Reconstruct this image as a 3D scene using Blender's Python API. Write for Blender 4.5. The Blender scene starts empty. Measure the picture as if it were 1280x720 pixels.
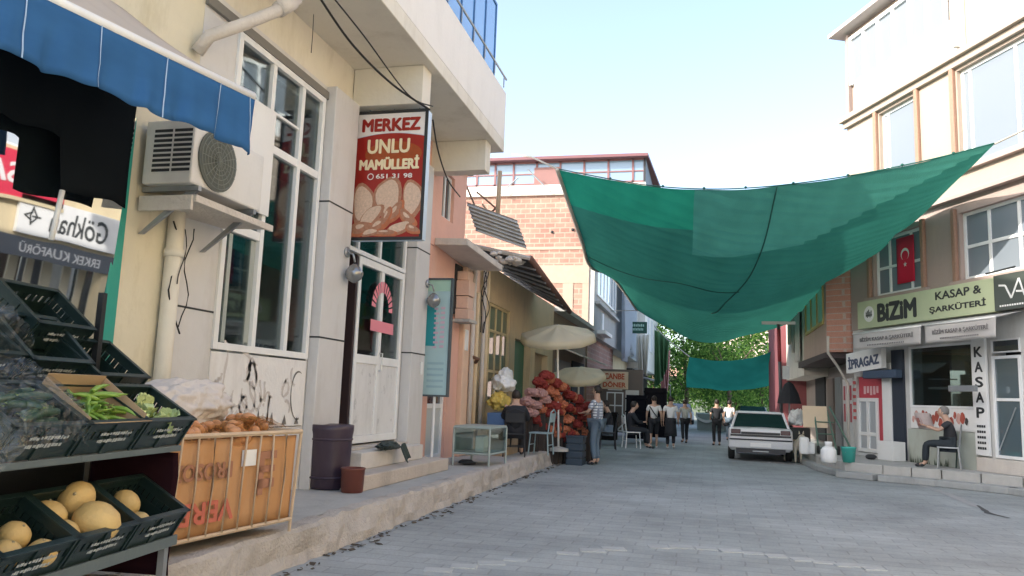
import bpy, bmesh, math, random
from mathutils import Vector, Matrix, noise
random.seed(7)
scn = bpy.context.scene
COL = scn.collection
R_ = math.radians

# ------------------------------------------------------------------ camera, world, sun, exposure
FPX, CAMH = 980.0, 1.45
ROLL, PITCH, YAW = math.atan(.037), math.atan(135.9/980), math.atan(.25)
_f0 = Vector((-math.sin(YAW), math.cos(YAW), 0)); _r0 = Vector((math.cos(YAW), math.sin(YAW), 0))
FW = _f0*math.cos(PITCH) + Vector((0, 0, 1))*math.sin(PITCH)
_up = _r0.cross(FW)
CR = _r0*math.cos(ROLL) + _up*math.sin(ROLL)
CU = _up*math.cos(ROLL) - _r0*math.sin(ROLL)
CP = Vector((0, 0, CAMH))
cam_d = bpy.data.cameras.new('camera'); cam = bpy.data.objects.new('camera', cam_d); COL.objects.link(cam)
cam_d.sensor_width = 36; cam_d.lens = FPX/1280*36; cam_d.clip_start = .05; cam_d.clip_end = 3000
m = Matrix.Identity(4)
for i in range(3):
    m[i][0] = CR[i]; m[i][1] = CU[i]; m[i][2] = -FW[i]; m[i][3] = CP[i]
cam.matrix_world = m
scn.camera = cam

SUN_EL, SUN_DIR_XY = R_(30), Vector((-.80, -.60))       # direction TO the sun (street runs along +Y)
world = bpy.data.worlds.new('World'); scn.world = world; world.use_nodes = True
nt = world.node_tree; bg = nt.nodes['Background']
sky = nt.nodes.new('ShaderNodeTexSky'); sky.sky_type = 'NISHITA'; sky.sun_disc = False
sky.sun_elevation = SUN_EL; sky.sun_rotation = math.atan2(SUN_DIR_XY.x, SUN_DIR_XY.y)
sky.air_density = 1.0; sky.dust_density = 3.2; sky.ozone_density = 1.0; sky.altitude = 200
hs = nt.nodes.new('ShaderNodeHueSaturation'); hs.inputs['Saturation'].default_value = .88; hs.inputs['Value'].default_value = 1.0
nt.links.new(sky.outputs[0], hs.inputs['Color']); nt.links.new(hs.outputs[0], bg.inputs[0]); bg.inputs[1].default_value = .15
sun_d = bpy.data.lights.new('sun', 'SUN'); sun_d.energy = 2.0; sun_d.angle = R_(.5); sun_d.color = (1, .93, .84)
sun = bpy.data.objects.new('sun', sun_d); COL.objects.link(sun)
_sd = Vector((SUN_DIR_XY.x, SUN_DIR_XY.y, 0)).normalized()*math.cos(SUN_EL) + Vector((0, 0, math.sin(SUN_EL)))
sun.rotation_euler = _sd.to_track_quat('Z', 'Y').to_euler(); sun.location = (-20, -20, 30)
vs = scn.view_settings
vs.view_transform = 'Standard'; vs.look = 'None'; vs.gamma = 1; vs.exposure = 1.82; vs.use_curve_mapping = False

# ------------------------------------------------------------------ photo measurements -> points on real planes
def ray(px, py): return FW + CR*((px-640)/FPX) + CU*((360-py)/FPX)
def onX(px, py, X): d = ray(px, py); return CP + d*(X/d.x)
def onY(px, py, Y): d = ray(px, py); return CP + d*(Y/d.y)
def onZ(px, py, Z): d = ray(px, py); return CP + d*((Z-CAMH)/d.z)
def atD(px, py, dist): return CP + ray(px, py)*dist
XL = -4.6                                                # left building line
RP = Vector((3.73, 22.14, 0)); RA = R_(23.5)
RD = Vector((math.sin(RA), -math.cos(RA), 0)); RN = Vector((-RD.y, RD.x, 0))*-1   # right corner building facade
if RN.x > 0: RN = -RN
def L(px, py, b=0): p = onX(px, py, XL+b); return p.y, p.z
def Rr(px, py, b=0):
    P = RP + RN*b; d = ray(px, py); t = (P-CP).dot(RN)/d.dot(RN); q = CP + d*t
    return (q-RP).dot(RD), q.z
def frame(o, x, y):
    M = Matrix.Identity(4); z = Vector((0, 0, 1))
    for i in range(3): M[i][0] = x[i]; M[i][1] = y[i]; M[i][2] = z[i]; M[i][3] = o[i]
    return M
FL = frame(Vector((XL, 0, 0)), Vector((0, 1, 0)), Vector((1, 0, 0)))          # (a along street, b outward, z)
FR = frame(RP, RD, RN)
I4 = Matrix.Identity(4)

# ------------------------------------------------------------------ materials
MATS = {}
def mat(name, col, rough=.7, metal=0., var=.12, scale=3., bump=.15, bscale=None, spec=.5, stain=0., stain_col=(.25, .2, .15), grime=None):
    if name in MATS: return MATS[name]
    mt = bpy.data.materials.new(name); mt.use_nodes = True; n = mt.node_tree.nodes; l = mt.node_tree.links
    b = n['Principled BSDF']; b.inputs['Roughness'].default_value = rough; b.inputs['Metallic'].default_value = metal
    b.inputs['Specular IOR Level'].default_value = spec
    tc = n.new('ShaderNodeNewGeometry')
    nz = n.new('ShaderNodeTexNoise'); nz.inputs['Scale'].default_value = scale; nz.inputs['Detail'].default_value = 6; nz.inputs['Roughness'].default_value = .65
    l.new(tc.outputs['Position'], nz.inputs['Vector'])
    mx = n.new('ShaderNodeMix'); mx.data_type = 'RGBA'
    mx.inputs['A'].default_value = (*[c*(1-var) for c in col], 1); mx.inputs['B'].default_value = (*[min(1, c*(1+var)) for c in col], 1)
    l.new(nz.outputs['Fac'], mx.inputs['Factor'])
    out = mx.outputs['Result']
    if stain > 0:
        n2 = n.new('ShaderNodeTexNoise'); n2.inputs['Scale'].default_value = .9; n2.inputs['Detail'].default_value = 9; n2.inputs['Roughness'].default_value = .72
        mp = n.new('ShaderNodeMapping'); mp.inputs['Scale'].default_value = (2.5, 2.5, .7)
        l.new(tc.outputs['Position'], mp.inputs['Vector']); l.new(mp.outputs[0], n2.inputs['Vector'])
        rp = n.new('ShaderNodeValToRGB'); rp.color_ramp.elements[0].position = .5; rp.color_ramp.elements[1].position = .72
        l.new(n2.outputs['Fac'], rp.inputs['Fac'])
        mu = n.new('ShaderNodeMath'); mu.operation = 'MULTIPLY'; mu.inputs[1].default_value = stain; l.new(rp.outputs['Color'], mu.inputs[0])
        m2 = n.new('ShaderNodeMix'); m2.data_type = 'RGBA'; m2.inputs['B'].default_value = (*stain_col, 1)
        l.new(out, m2.inputs['A']); l.new(mu.outputs[0], m2.inputs['Factor']); out = m2.outputs['Result']
    l.new(out, b.inputs['Base Color'])
    rm = n.new('ShaderNodeMapRange'); rm.inputs['To Min'].default_value = max(.02, rough-.12); rm.inputs['To Max'].default_value = min(1, rough+.12)
    l.new(nz.outputs['Fac'], rm.inputs['Value']); l.new(rm.outputs[0], b.inputs['Roughness'])
    if bump:
        n3 = n.new('ShaderNodeTexNoise'); n3.inputs['Scale'].default_value = bscale or scale*8; n3.inputs['Detail'].default_value = 5
        l.new(tc.outputs['Position'], n3.inputs['Vector'])
        bp = n.new('ShaderNodeBump'); bp.inputs['Strength'].default_value = bump; bp.inputs['Distance'].default_value = .02
        l.new(n3.outputs['Fac'], bp.inputs['Height']); l.new(bp.outputs[0], b.inputs['Normal'])
    MATS[name] = mt; return mt

def brickmat(name, c1, c2, mortar, bw, bh, msize, var=.25, rough=.85, axis='wall', bump=.5, offset=.5, stain=0):
    mt = bpy.data.materials.new(name); mt.use_nodes = True; n = mt.node_tree.nodes; l = mt.node_tree.links
    b = n['Principled BSDF']; b.inputs['Roughness'].default_value = rough
    g = n.new('ShaderNodeNewGeometry'); sp = n.new('ShaderNodeSeparateXYZ'); l.new(g.outputs['Position'], sp.inputs[0])
    cb = n.new('ShaderNodeCombineXYZ')
    if axis == 'wall':
        ad = n.new('ShaderNodeMath'); ad.operation = 'ADD'; l.new(sp.outputs[0], ad.inputs[0]); l.new(sp.outputs[1], ad.inputs[1])
        l.new(ad.outputs[0], cb.inputs[0]); l.new(sp.outputs[2], cb.inputs[1])
    else:
        l.new(sp.outputs[0], cb.inputs[0]); l.new(sp.outputs[1], cb.inputs[1])
    nw = n.new('ShaderNodeTexNoise'); nw.inputs['Scale'].default_value = 1.3; nw.inputs['Detail'].default_value = 3
    l.new(cb.outputs[0], nw.inputs['Vector'])
    va = n.new('ShaderNodeVectorMath'); va.operation = 'SCALE'; va.inputs['Scale'].default_value = .035 if axis == 'wall' else .13
    l.new(nw.outputs['Color'], va.inputs[0])
    vb = n.new('ShaderNodeVectorMath'); vb.operation = 'ADD'; l.new(cb.outputs[0], vb.inputs[0]); l.new(va.outputs[0], vb.inputs[1])
    bt = n.new('ShaderNodeTexBrick'); bt.inputs['Scale'].default_value = 1; bt.inputs['Brick Width'].default_value = bw; bt.inputs['Row Height'].default_value = bh
    bt.inputs['Mortar Size'].default_value = msize; bt.inputs['Mortar Smooth'].default_value = .3; bt.offset = offset
    bt.inputs['Color1'].default_value = (*c1, 1); bt.inputs['Color2'].default_value = (*c2, 1); bt.inputs['Mortar'].default_value = (*mortar, 1)
    l.new(vb.outputs[0], bt.inputs['Vector'])
    nz = n.new('ShaderNodeTexNoise'); nz.inputs['Scale'].default_value = .55; nz.inputs['Detail'].default_value = 8; nz.inputs['Roughness'].default_value = .7
    l.new(g.outputs['Position'], nz.inputs['Vector'])
    mr = n.new('ShaderNodeMapRange'); mr.inputs['From Min'].default_value = .3; mr.inputs['From Max'].default_value = .7
    mr.inputs['To Min'].default_value = 1-var; mr.inputs['To Max'].default_value = 1+var*.6
    l.new(nz.outputs['Fac'], mr.inputs['Value'])
    n5 = n.new('ShaderNodeTexNoise'); n5.inputs['Scale'].default_value = 35; n5.inputs['Detail'].default_value = 4
    l.new(g.outputs['Position'], n5.inputs['Vector'])
    m5 = n.new('ShaderNodeMapRange'); m5.inputs['To Min'].default_value = .8; m5.inputs['To Max'].default_value = 1.2; l.new(n5.outputs['Fac'], m5.inputs['Value'])
    mm = n.new('ShaderNodeMath'); mm.operation = 'MULTIPLY'; l.new(mr.outputs[0], mm.inputs[0]); l.new(m5.outputs[0], mm.inputs[1])
    vs_ = n.new('ShaderNodeVectorMath'); vs_.operation = 'SCALE'; l.new(bt.outputs['Color'], vs_.inputs[0]); l.new(mm.outputs[0], vs_.inputs['Scale'])
    l.new(vs_.outputs[0], b.inputs['Base Color'])
    bp = n.new('ShaderNodeBump'); bp.inputs['Strength'].default_value = bump; bp.inputs['Distance'].default_value = .015; bp.invert = True
    l.new(bt.outputs['Fac'], bp.inputs['Height'])
    b2 = n.new('ShaderNodeBump'); b2.inputs['Strength'].default_value = .3; b2.inputs['Distance'].default_value = .01
    l.new(n5.outputs['Fac'], b2.inputs['Height']); l.new(bp.outputs[0], b2.inputs['Normal']); l.new(b2.outputs[0], b.inputs['Normal'])
    MATS[name] = mt; return mt

def glassmat(name, tint, refl=.3, dark=.5, rough=.02, see=True):
    """window glass: part mirror, part tinted see-through (or dark backing when see=False)"""
    mt = bpy.data.materials.new(name); mt.use_nodes = True; n = mt.node_tree.nodes; l = mt.node_tree.links
    n.remove(n['Principled BSDF']); o = n['Material Output']
    gl = n.new('ShaderNodeBsdfGlossy'); gl.inputs['Roughness'].default_value = rough; gl.inputs['Color'].default_value = (.95, .97, 1, 1)
    if see:
        tr = n.new('ShaderNodeBsdfTransparent'); tr.inputs['Color'].default_value = (*tint, 1)
    else:
        tr = n.new('ShaderNodeBsdfDiffuse'); tr.inputs['Color'].default_value = (*tint, 1)
    lw = n.new('ShaderNodeLayerWeight'); lw.inputs['Blend'].default_value = .25
    mr = n.new('ShaderNodeMapRange'); mr.inputs['To Min'].default_value = refl; mr.inputs['To Max'].default_value = min(1, refl+.5)
    l.new(lw.outputs['Fresnel'], mr.inputs['Value'])
    mx = n.new('ShaderNodeMixShader'); l.new(mr.outputs[0], mx.inputs[0]); l.new(tr.outputs[0], mx.inputs[1]); l.new(gl.outputs[0], mx.inputs[2])
    nz = n.new('ShaderNodeTexNoise'); nz.inputs['Scale'].default_value = 1.1; bp = n.new('ShaderNodeBump'); bp.inputs['Strength'].default_value = .035; bp.inputs['Distance'].default_value = .05
    g = n.new('ShaderNodeNewGeometry'); l.new(g.outputs['Position'], nz.inputs['Vector']); l.new(nz.outputs['Fac'], bp.inputs['Height']); l.new(bp.outputs[0], gl.inputs['Normal'])
    l.new(mx.outputs[0], o.inputs['Surface']); MATS[name] = mt; return mt

def clothmat(name, col, trans=.4, var=.15, scale=2., rough=.9, through=0.):
    mt = bpy.data.materials.new(name); mt.use_nodes = True; n = mt.node_tree.nodes; l = mt.node_tree.links
    n.remove(n['Principled BSDF']); o = n['Material Output']
    g = n.new('ShaderNodeNewGeometry'); nz = n.new('ShaderNodeTexNoise'); nz.inputs['Scale'].default_value = scale; nz.inputs['Detail'].default_value = 7
    mp = n.new('ShaderNodeMapping'); mp.inputs['Scale'].default_value = (1, .35, 1); l.new(g.outputs['Position'], mp.inputs[0]); l.new(mp.outputs[0], nz.inputs['Vector'])
    mx = n.new('ShaderNodeMix'); mx.data_type = 'RGBA'; mx.inputs['A'].default_value = (*[c*(1-var) for c in col], 1); mx.inputs['B'].default_value = (*[min(1, c*(1+var)) for c in col], 1)
    l.new(nz.outputs['Fac'], mx.inputs['Factor'])
    d = n.new('ShaderNodeBsdfDiffuse'); t = n.new('ShaderNodeBsdfTranslucent'); l.new(mx.outputs['Result'], d.inputs[0]); l.new(mx.outputs['Result'], t.inputs[0])
    ms = n.new('ShaderNodeMixShader'); ms.inputs[0].default_value = trans; l.new(d.outputs[0], ms.inputs[1]); l.new(t.outputs[0], ms.inputs[2])
    out = ms.outputs[0]
    if through:
        tp = n.new('ShaderNodeBsdfTransparent'); m3 = n.new('ShaderNodeMixShader'); m3.inputs[0].default_value = through
        l.new(out, m3.inputs[1]); l.new(tp.outputs[0], m3.inputs[2]); out = m3.outputs[0]
    l.new(out, o.inputs['Surface']); MATS[name] = mt; return mt

# ------------------------------------------------------------------ mesh builder
class MB:
    def __init__(self, T=None): self.bm = bmesh.new(); self.T = T or I4
    def v(self, p): return self.bm.verts.new(self.T @ Vector(p))
    def face(self, ps, mi=0):
        try: f = self.bm.faces.new([self.v(p) for p in ps]); f.material_index = mi; return f
        except ValueError: return None
    def box(self, x0, x1, y0, y1, z0, z1, mi=0):
        if x0 > x1: x0, x1 = x1, x0
        if y0 > y1: y0, y1 = y1, y0
        if z0 > z1: z0, z1 = z1, z0
        v = [self.v((x, y, z)) for z in (z0, z1) for x, y in ((x0, y0), (x1, y0), (x1, y1), (x0, y1))]
        for q in ((3, 2, 1, 0), (4, 5, 6, 7), (0, 1, 5, 4), (1, 2, 6, 5), (2, 3, 7, 6), (3, 0, 4, 7)):
            self.bm.faces.new([v[i] for i in q]).material_index = mi
        return self
    def hexa(self, bot, top, mi=0):
        v = [self.v(p) for p in bot] + [self.v(p) for p in top]
        for q in ((3, 2, 1, 0), (4, 5, 6, 7), (0, 1, 5, 4), (1, 2, 6, 5), (2, 3, 7, 6), (3, 0, 4, 7)):
            self.bm.faces.new([v[i] for i in q]).material_index = mi
        return self
    def prism(self, poly, axis, c0, c1, mi=0):
        """poly in the two other axes; axis 0/1/2 = extrusion axis"""
        def mk(u, w, c): p = [0, 0, 0]; o = [i for i in range(3) if i != axis]; p[o[0]] = u; p[o[1]] = w; p[axis] = c; return p
        A = [self.v(mk(u, w, c0)) for u, w in poly]; B = [self.v(mk(u, w, c1)) for u, w in poly]; n = len(poly)
        self.bm.faces.new(A).material_index = mi; self.bm.faces.new(B[::-1]).material_index = mi
        for i in range(n): self.bm.faces.new((A[i], B[i], B[(i+1) % n], A[(i+1) % n])).material_index = mi
        return self
    def tube(self, pts, r, n=8, mi=0, caps=True):
        pts = [Vector(p) for p in pts]; rs = r if isinstance(r, (list, tuple)) else [r]*len(pts); rings = []
        for i, p in enumerate(pts):
            d = (pts[min(i+1, len(pts)-1)] - pts[max(i-1, 0)]).normalized()
            a = d.cross(Vector((0, 0, 1)))
            if a.length < .05: a = d.cross(Vector((1, 0, 0)))
            a.normalize(); b = d.cross(a)
            rings.append([self.v(p + (a*math.cos(t) + b*math.sin(t))*rs[i]) for t in (2*math.pi*k/n for k in range(n))])
        for i in range(len(rings)-1):
            for k in range(n): self.bm.faces.new((rings[i][k], rings[i][(k+1) % n], rings[i+1][(k+1) % n], rings[i+1][k])).material_index = mi
        if caps:
            for rg in (rings[0], rings[-1]):
                try: self.bm.faces.new(rg).material_index = mi
                except ValueError: pass
        return self
    def lathe(self, prof, c=(0, 0, 0), n=20, mi=0):
        c = Vector(c); rings = []
        for r, z in prof: rings.append([self.v(c + Vector((r*math.cos(2*math.pi*k/n), r*math.sin(2*math.pi*k/n), z))) for k in range(n)])
        for i in range(len(rings)-1):
            for k in range(n): self.bm.faces.new((rings[i][k], rings[i][(k+1) % n], rings[i+1][(k+1) % n], rings[i+1][k])).material_index = mi
        for rg in (rings[0], rings[-1]):
            try: self.bm.faces.new(rg).material_index = mi
            except ValueError: pass
        return self
    def ball(self, c, r, sub=2, sc=(1, 1, 1), rough=0, seed=0, mi=0, nf=3., rot=None):
        res = bmesh.ops.create_icosphere(self.bm, subdivisions=sub, radius=1)
        c = Vector(c)
        for v in res['verts']:
            p = v.co.copy(); k = 1 + (rough*noise.noise(p*nf + Vector((seed*3.1, seed*1.7, seed))) if rough else 0)
            q = Vector((p.x*sc[0], p.y*sc[1], p.z*sc[2]))*r*k
            if rot: q = rot @ q
            v.co = self.T @ (c + q)
        if mi:
            for f in {f for v in res['verts'] for f in v.link_faces}: f.material_index = mi
        return self
    def grid(self, fn, nu, nv, mi=0):
        V = [[self.v(fn(i/nu, j/nv)) for j in range(nv+1)] for i in range(nu+1)]
        for i in range(nu):
            for j in range(nv): self.bm.faces.new((V[i][j], V[i+1][j], V[i+1][j+1], V[i][j+1])).material_index = mi
        return self
    def wall(self, a0, a1, c0, c1, b0, b1, holes=()):
        """wall slab a x c with thickness b0..b1 and real rectangular openings"""
        A = sorted({a0, a1} | {min(max(x, a0), a1) for h in holes for x in h[:2]}); Cc = sorted({c0, c1} | {min(max(x, c0), c1) for h in holes for x in h[2:]})
        def solid(i, j):
            if i < 0 or j < 0 or i >= len(A)-1 or j >= len(Cc)-1: return False
            x = (A[i]+A[i+1])/2; z = (Cc[j]+Cc[j+1])/2
            return not any(h[0] < x < h[1] and h[2] < z < h[3] for h in holes)
        for i in range(len(A)-1):
            for j in range(len(Cc)-1):
                if not solid(i, j): continue
                x0, x1, z0, z1 = A[i], A[i+1], Cc[j], Cc[j+1]
                self.face([(x0, b1, z0), (x0, b1, z1), (x1, b1, z1), (x1, b1, z0)]); self.face([(x0, b0, z0), (x1, b0, z0), (x1, b0, z1), (x0, b0, z1)])
                if not solid(i-1, j): self.face([(x0, b0, z0), (x0, b0, z1), (x0, b1, z1), (x0, b1, z0)])
                if not solid(i+1, j): self.face([(x1, b0, z0), (x1, b1, z0), (x1, b1, z1), (x1, b0, z1)])
                if not solid(i, j-1): self.face([(x0, b0, z0), (x0, b1, z0), (x1, b1, z0), (x1, b0, z0)])
                if not solid(i, j+1): self.face([(x0, b0, z1), (x1, b0, z1), (x1, b1, z1), (x0, b1, z1)])
        bmesh.ops.remove_doubles(self.bm, verts=self.bm.verts, dist=.0005)
        return self
    def build(self, name, mats, parent=None, smooth=False, bevel=0, solid=0, local=False, recalc=True):
        if recalc: bmesh.ops.recalc_face_normals(self.bm, faces=self.bm.faces)
        me = bpy.data.meshes.new(name); o = bpy.data.objects.new(name, me)
        if not isinstance(mats, (list, tuple)): mats = [mats]
        for k in mats: me.materials.append(k)
        if parent is not None:
            if not local: self.bm.transform(wm(parent).inverted())
            o.parent = parent
        elif not local:
            xs = [v.co for v in self.bm.verts]
            if xs:
                c = Vector(((min(p.x for p in xs)+max(p.x for p in xs))/2, (min(p.y for p in xs)+max(p.y for p in xs))/2, min(p.z for p in xs)))
                self.bm.transform(Matrix.Translation(-c)); o.location = c
        self.bm.to_mesh(me); self.bm.free()
        if smooth:
            for p in me.polygons: p.use_smooth = True
        COL.objects.link(o)
        if bevel:
            md = o.modifiers.new('bevel', 'BEVEL'); md.width = bevel; md.segments = 2; md.limit_method = 'ANGLE'
        if solid:
            md = o.modifiers.new('solid', 'SOLIDIFY'); md.thickness = solid; md.offset = 0
        return o
def wm(o):
    M = o.matrix_basis.copy()
    return wm(o.parent) @ M if o.parent else M
def tag(o, label=None, cat=None, group=None, kind=None):
    if label: o['label'] = label
    if cat: o['category'] = cat
    if group: o['group'] = group
    if kind: o['kind'] = kind
    return o
def thing(name, label, cat, loc=(0, 0, 0), rz=0, group=None, rot=None):
    o = bpy.data.objects.new(name, None); COL.objects.link(o); o.location = loc; o.empty_display_size = .1
    o.rotation_euler = rot if rot else (0, 0, rz)
    return tag(o, label, cat, group)
def copytree(o, parent=None):
    c = o.copy(); COL.objects.link(c)
    if parent is not None: c.parent = parent
    for ch in list(o.children): copytree(ch, c)
    return c
def dup(o, loc, rot=None, label=None, scale=None):
    c = copytree(o); c.location = loc
    if rot is not None: c.rotation_euler = rot
    if scale is not None: c.scale = scale if isinstance(scale, (tuple, list)) else (scale,)*3
    if label: c['label'] = label
    return c
def skinmesh(name, verts, edges, radii, sub=1):
    """grow a continuous surface round a skeleton; returns a bmesh"""
    me = bpy.data.meshes.new('t'); me.from_pydata([tuple(v) for v in verts], edges, []); o = bpy.data.objects.new('t', me); COL.objects.link(o)
    sk = o.modifiers.new('s', 'SKIN'); sk.branch_smoothing = .6; sk.use_smooth_shade = True
    sl = me.skin_vertices[0].data
    for i, r in enumerate(radii):
        sl[i].radius = r if isinstance(r, tuple) else (r, r); sl[i].use_root = (i == 0)
    if sub: s = o.modifiers.new('u', 'SUBSURF'); s.levels = sub; s.render_levels = sub
    dg = bpy.context.evaluated_depsgraph_get(); ev = o.evaluated_get(dg); m2 = bpy.data.meshes.new_from_object(ev)
    bm = bmesh.new(); bm.from_mesh(m2); bpy.data.objects.remove(o); bpy.data.meshes.remove(m2); bpy.data.meshes.remove(me)
    return bm
def lettering(name, s, M, w, h, mt, parent, t=.006, bold=.0, mirror=False):
    """text fitted in a w x h box; M maps (x right, y up, z out) to world, origin = box centre"""
    cu = bpy.data.curves.new(name, 'FONT'); cu.body = s; cu.size = 1; cu.extrude = 0; cu.offset = 0; heavy = bold*1.4; cu.resolution_u = 3; cu.align_x = 'CENTER'
    o = bpy.data.objects.new(name, cu); COL.objects.link(o)
    dg = bpy.context.evaluated_depsgraph_get(); me = bpy.data.meshes.new_from_object(o.evaluated_get(dg))
    bpy.data.objects.remove(o); bpy.data.curves.remove(cu)
    b0 = bmesh.new(); b0.from_mesh(me); bpy.data.meshes.remove(me)
    xs = [v.co.x for v in b0.verts]; ys = [v.co.y for v in b0.verts]
    if not xs: return
    sx = w/(max(xs)-min(xs)); sy = h/(max(ys)-min(ys)); cx = (max(xs)+min(xs))/2; cy = (max(ys)+min(ys))/2
    for v in b0.verts: v.co = Vector(((v.co.x-cx)*sx, (v.co.y-cy)*sy, 0))
    r = bmesh.ops.extrude_face_region(b0, geom=b0.faces[:])
    for v in [g for g in r['geom'] if isinstance(g, bmesh.types.BMVert)]: v.co.z += t
    tmp = bpy.data.meshes.new('t'); b0.to_mesh(tmp); b0.free(); bm = bmesh.new()
    k = 0
    for dx, dy in (((0, 0),) if not heavy else ((0, 0), (1, 0), (-1, 0), (0, 1), (0, -1), (.7, .7), (-.7, -.7), (.7, -.7), (-.7, .7))):
        n0 = len(bm.verts); bm.from_mesh(tmp); bm.verts.ensure_lookup_table()
        for v in bm.verts[n0:]: v.co += Vector((dx*heavy*h, dy*heavy*h, -k*.00035))
        k += 1
    bpy.data.meshes.remove(tmp)
    bm.transform(M)
    mb = MB(); mb.bm.free(); mb.bm = bm
    return mb.build(name, mt, parent)
def tm(o, x, y):
    x = Vector(x).normalized(); y = Vector(y).normalized(); z = x.cross(y); M = Matrix.Identity(4)
    for i in range(3): M[i][0] = x[i]; M[i][1] = y[i]; M[i][2] = z[i]; M[i][3] = o[i]
    return M
def tmL(a, z, b): return tm(Vector((XL+b, a, z)), (0, 1, 0), (0, 0, 1))       # text on the left facades
def tmR(s, z, b): return tm(RP + RD*s + RN*b + Vector((0, 0, z)), RD*(1 if RD.cross(Vector((0, 0, 1))).dot(RN) > 0 else -1), (0, 0, 1))

def window(parent, T, a0, a1, c0, c1, b, cols=2, rows=1, fm=None, gm=None, t=.05, d=.07, splits=None, hs=None, sill=False, name='window'):
    """frame with mullions; pane is a sub-part. b = outer face of the frame"""
    f = MB(T); f.box(a0, a0+t, b-d, b, c0, c1); f.box(a1-t, a1, b-d, b, c0, c1); f.box(a0+t, a1-t, b-d, b, c0, c0+t); f.box(a0+t, a1-t, b-d, b, c1-t, c1)
    for x in (splits if splits is not None else [a0+(a1-a0)*k/cols for k in range(1, cols)]): f.box(x-t/2, x+t/2, b-d, b-.004, c0+t, c1-t)
    for z in (hs if hs is not None else [c0+(c1-c0)*k/rows for k in range(1, rows)]): f.box(a0+t, a1-t, b-d, b-.008, z-t/2, z+t/2)
    fo = f.build(name, fm, parent, bevel=.004)
    MB(T).box(a0+t*.5, a1-t*.5, b-d*.6, b-d*.6+.01, c0+t*.5, c1-t*.5).build('pane', gm, fo)
    if sill: MB(T).box(a0-.06, a1+.06, b-.02, b+.1, c0-.05, c0-.003).build('sill', fm, fo, bevel=.004)
    return fo

# shared materials
M_white = mat('white_plastic', (.78, .78, .76), .45, var=.06, stain=.12, bump=.03)
M_pvc = mat('white_frame', (.8, .81, .8), .4, var=.05, stain=.15, bump=.02)
M_clad = mat('pale_stone_cladding', (.62, .61, .60), .45, var=.07, scale=5, stain=.42, stain_col=(.40, .36, .31), bump=.08)
M_cream = mat('cream_plaster', (.72, .68, .59), .85, var=.1, scale=2, stain=.45, stain_col=(.45, .4, .3), bump=.25)
M_yellow = mat('yellow_plaster', (.68, .63, .49), .85, var=.1, scale=2, stain=.6, stain_col=(.42, .36, .22), bump=.25)
M_pink = mat('salmon_plaster', (.72, .42, .33), .88, var=.12, scale=2, stain=.35, stain_col=(.75, .6, .5), bump=.35)
M_ochre = mat('ochre_plaster', (.66, .52, .33), .88, var=.14, scale=3, stain=.45, stain_col=(.4, .3, .2), bump=.4)
M_conc = mat('concrete', (.45, .44, .41), .9, var=.15, scale=4, stain=.35, stain_col=(.25, .23, .2), bump=.5)
M_concpale = mat('pale_concrete', (.6, .55, .49), .9, var=.15, scale=4, stain=.4, stain_col=(.35, .3, .26), bump=.5)
M_dark = mat('dark_interior', (.03, .032, .035), .8, var=.3, bump=0)
M_black = mat('black_plastic', (.018, .02, .022), .38, var=.3, bump=.08, scale=12)
M_crate = mat('dark_green_crate_plastic', (.012, .026, .024), .32, var=.35, bump=.1, scale=14, spec=.6)
M_metal = mat('grey_metal', (.35, .37, .38), .4, metal=.6, var=.2, bump=.1, stain=.3, stain_col=(.2, .13, .08))
M_alu = mat('aluminium', (.6, .62, .63), .35, metal=.7, var=.1, bump=.05)
M_rust = mat('rusty_iron', (.2, .12, .08), .8, metal=.3, var=.4, bump=.4, scale=15)
M_wood = mat('weathered_wood', (.42, .31, .2), .75, var=.3, scale=9, bump=.4)
M_rubber = mat('black_rubber', (.02, .02, .02), .8, var=.2, bump=.1)
M_print = mat('white_print', (.75, .76, .74), .5, var=.2, scale=30, bump=0)
M_blackprint = mat('black_print', (.025, .028, .03), .5, var=.15, bump=0)
M_redprint = mat('red_print', (.55, .03, .04), .5, var=.15, bump=0)
M_glass = glassmat('shop_glass', (.55, .6, .6), .05)
M_glassdark = glassmat('dark_window_glass', (.03, .04, .045), .16, see=False)
M_glasssky = glassmat('curtained_window_glass', (.5, .53, .55), .25, see=False)
M_skin = mat('skin', (.52, .33, .24), .55, var=.08, bump=.05)
M_hair = mat('dark_hair', (.025, .018, .014), .6, var=.3, bump=.3)
# ================================================================== GROUND
M_pave = brickmat('road_pavers', (.36, .385, .385), (.31, .335, .338), (.27, .285, .285), .42, .21, .010, var=.34, rough=.66, axis='ground', bump=.35)
M_walk = mat('sidewalk_concrete', (.40, .40, .385), .85, var=.14, scale=2.2, stain=.45, stain_col=(.24, .24, .23), bump=.4)
M_kerb = mat('kerb_concrete', (.46, .42, .38), .9, var=.25, scale=5, stain=.6, stain_col=(.24, .21, .18), bump=.9)
g = MB(); g.face([(-400, -60, 0), (400, -60, 0), (400, 900, 0), (-400, 900, 0)])
tag(g.build('road', M_pave, recalc=False), kind='structure')
def strip(name, pts_edge, xback, z, mt, side):
    """raised walk: edge polyline (x,y) towards the road, back at x = xback"""
    b = MB(); n = len(pts_edge)
    for i in range(n-1):
        (x0, y0), (x1, y1) = pts_edge[i], pts_edge[i+1]
        b.face([(x0, y0, z), (x1, y1, z), (xback, y1, z), (xback, y0, z)])
    b.face([(pts_edge[0][0], pts_edge[0][1], 0), (pts_edge[0][0], pts_edge[0][1], z), (xback, pts_edge[0][1], z), (xback, pts_edge[0][1], 0)])
    return tag(b.build(name, mt), kind='structure')
edgeL = []
y = -6.0
while y < 19.2:
    edgeL.append((-3.33 + .04*noise.noise(Vector((y*.8, 0, 0))), y)); y += .3
edgeL += [(-3.34, 19.2), (-4.0, 19.6)]
edgeL2 = [(-4.0, 19.6), (-4.0, 90)]
kb_in = [(x-.16, yy) for x, yy in edgeL]
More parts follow.
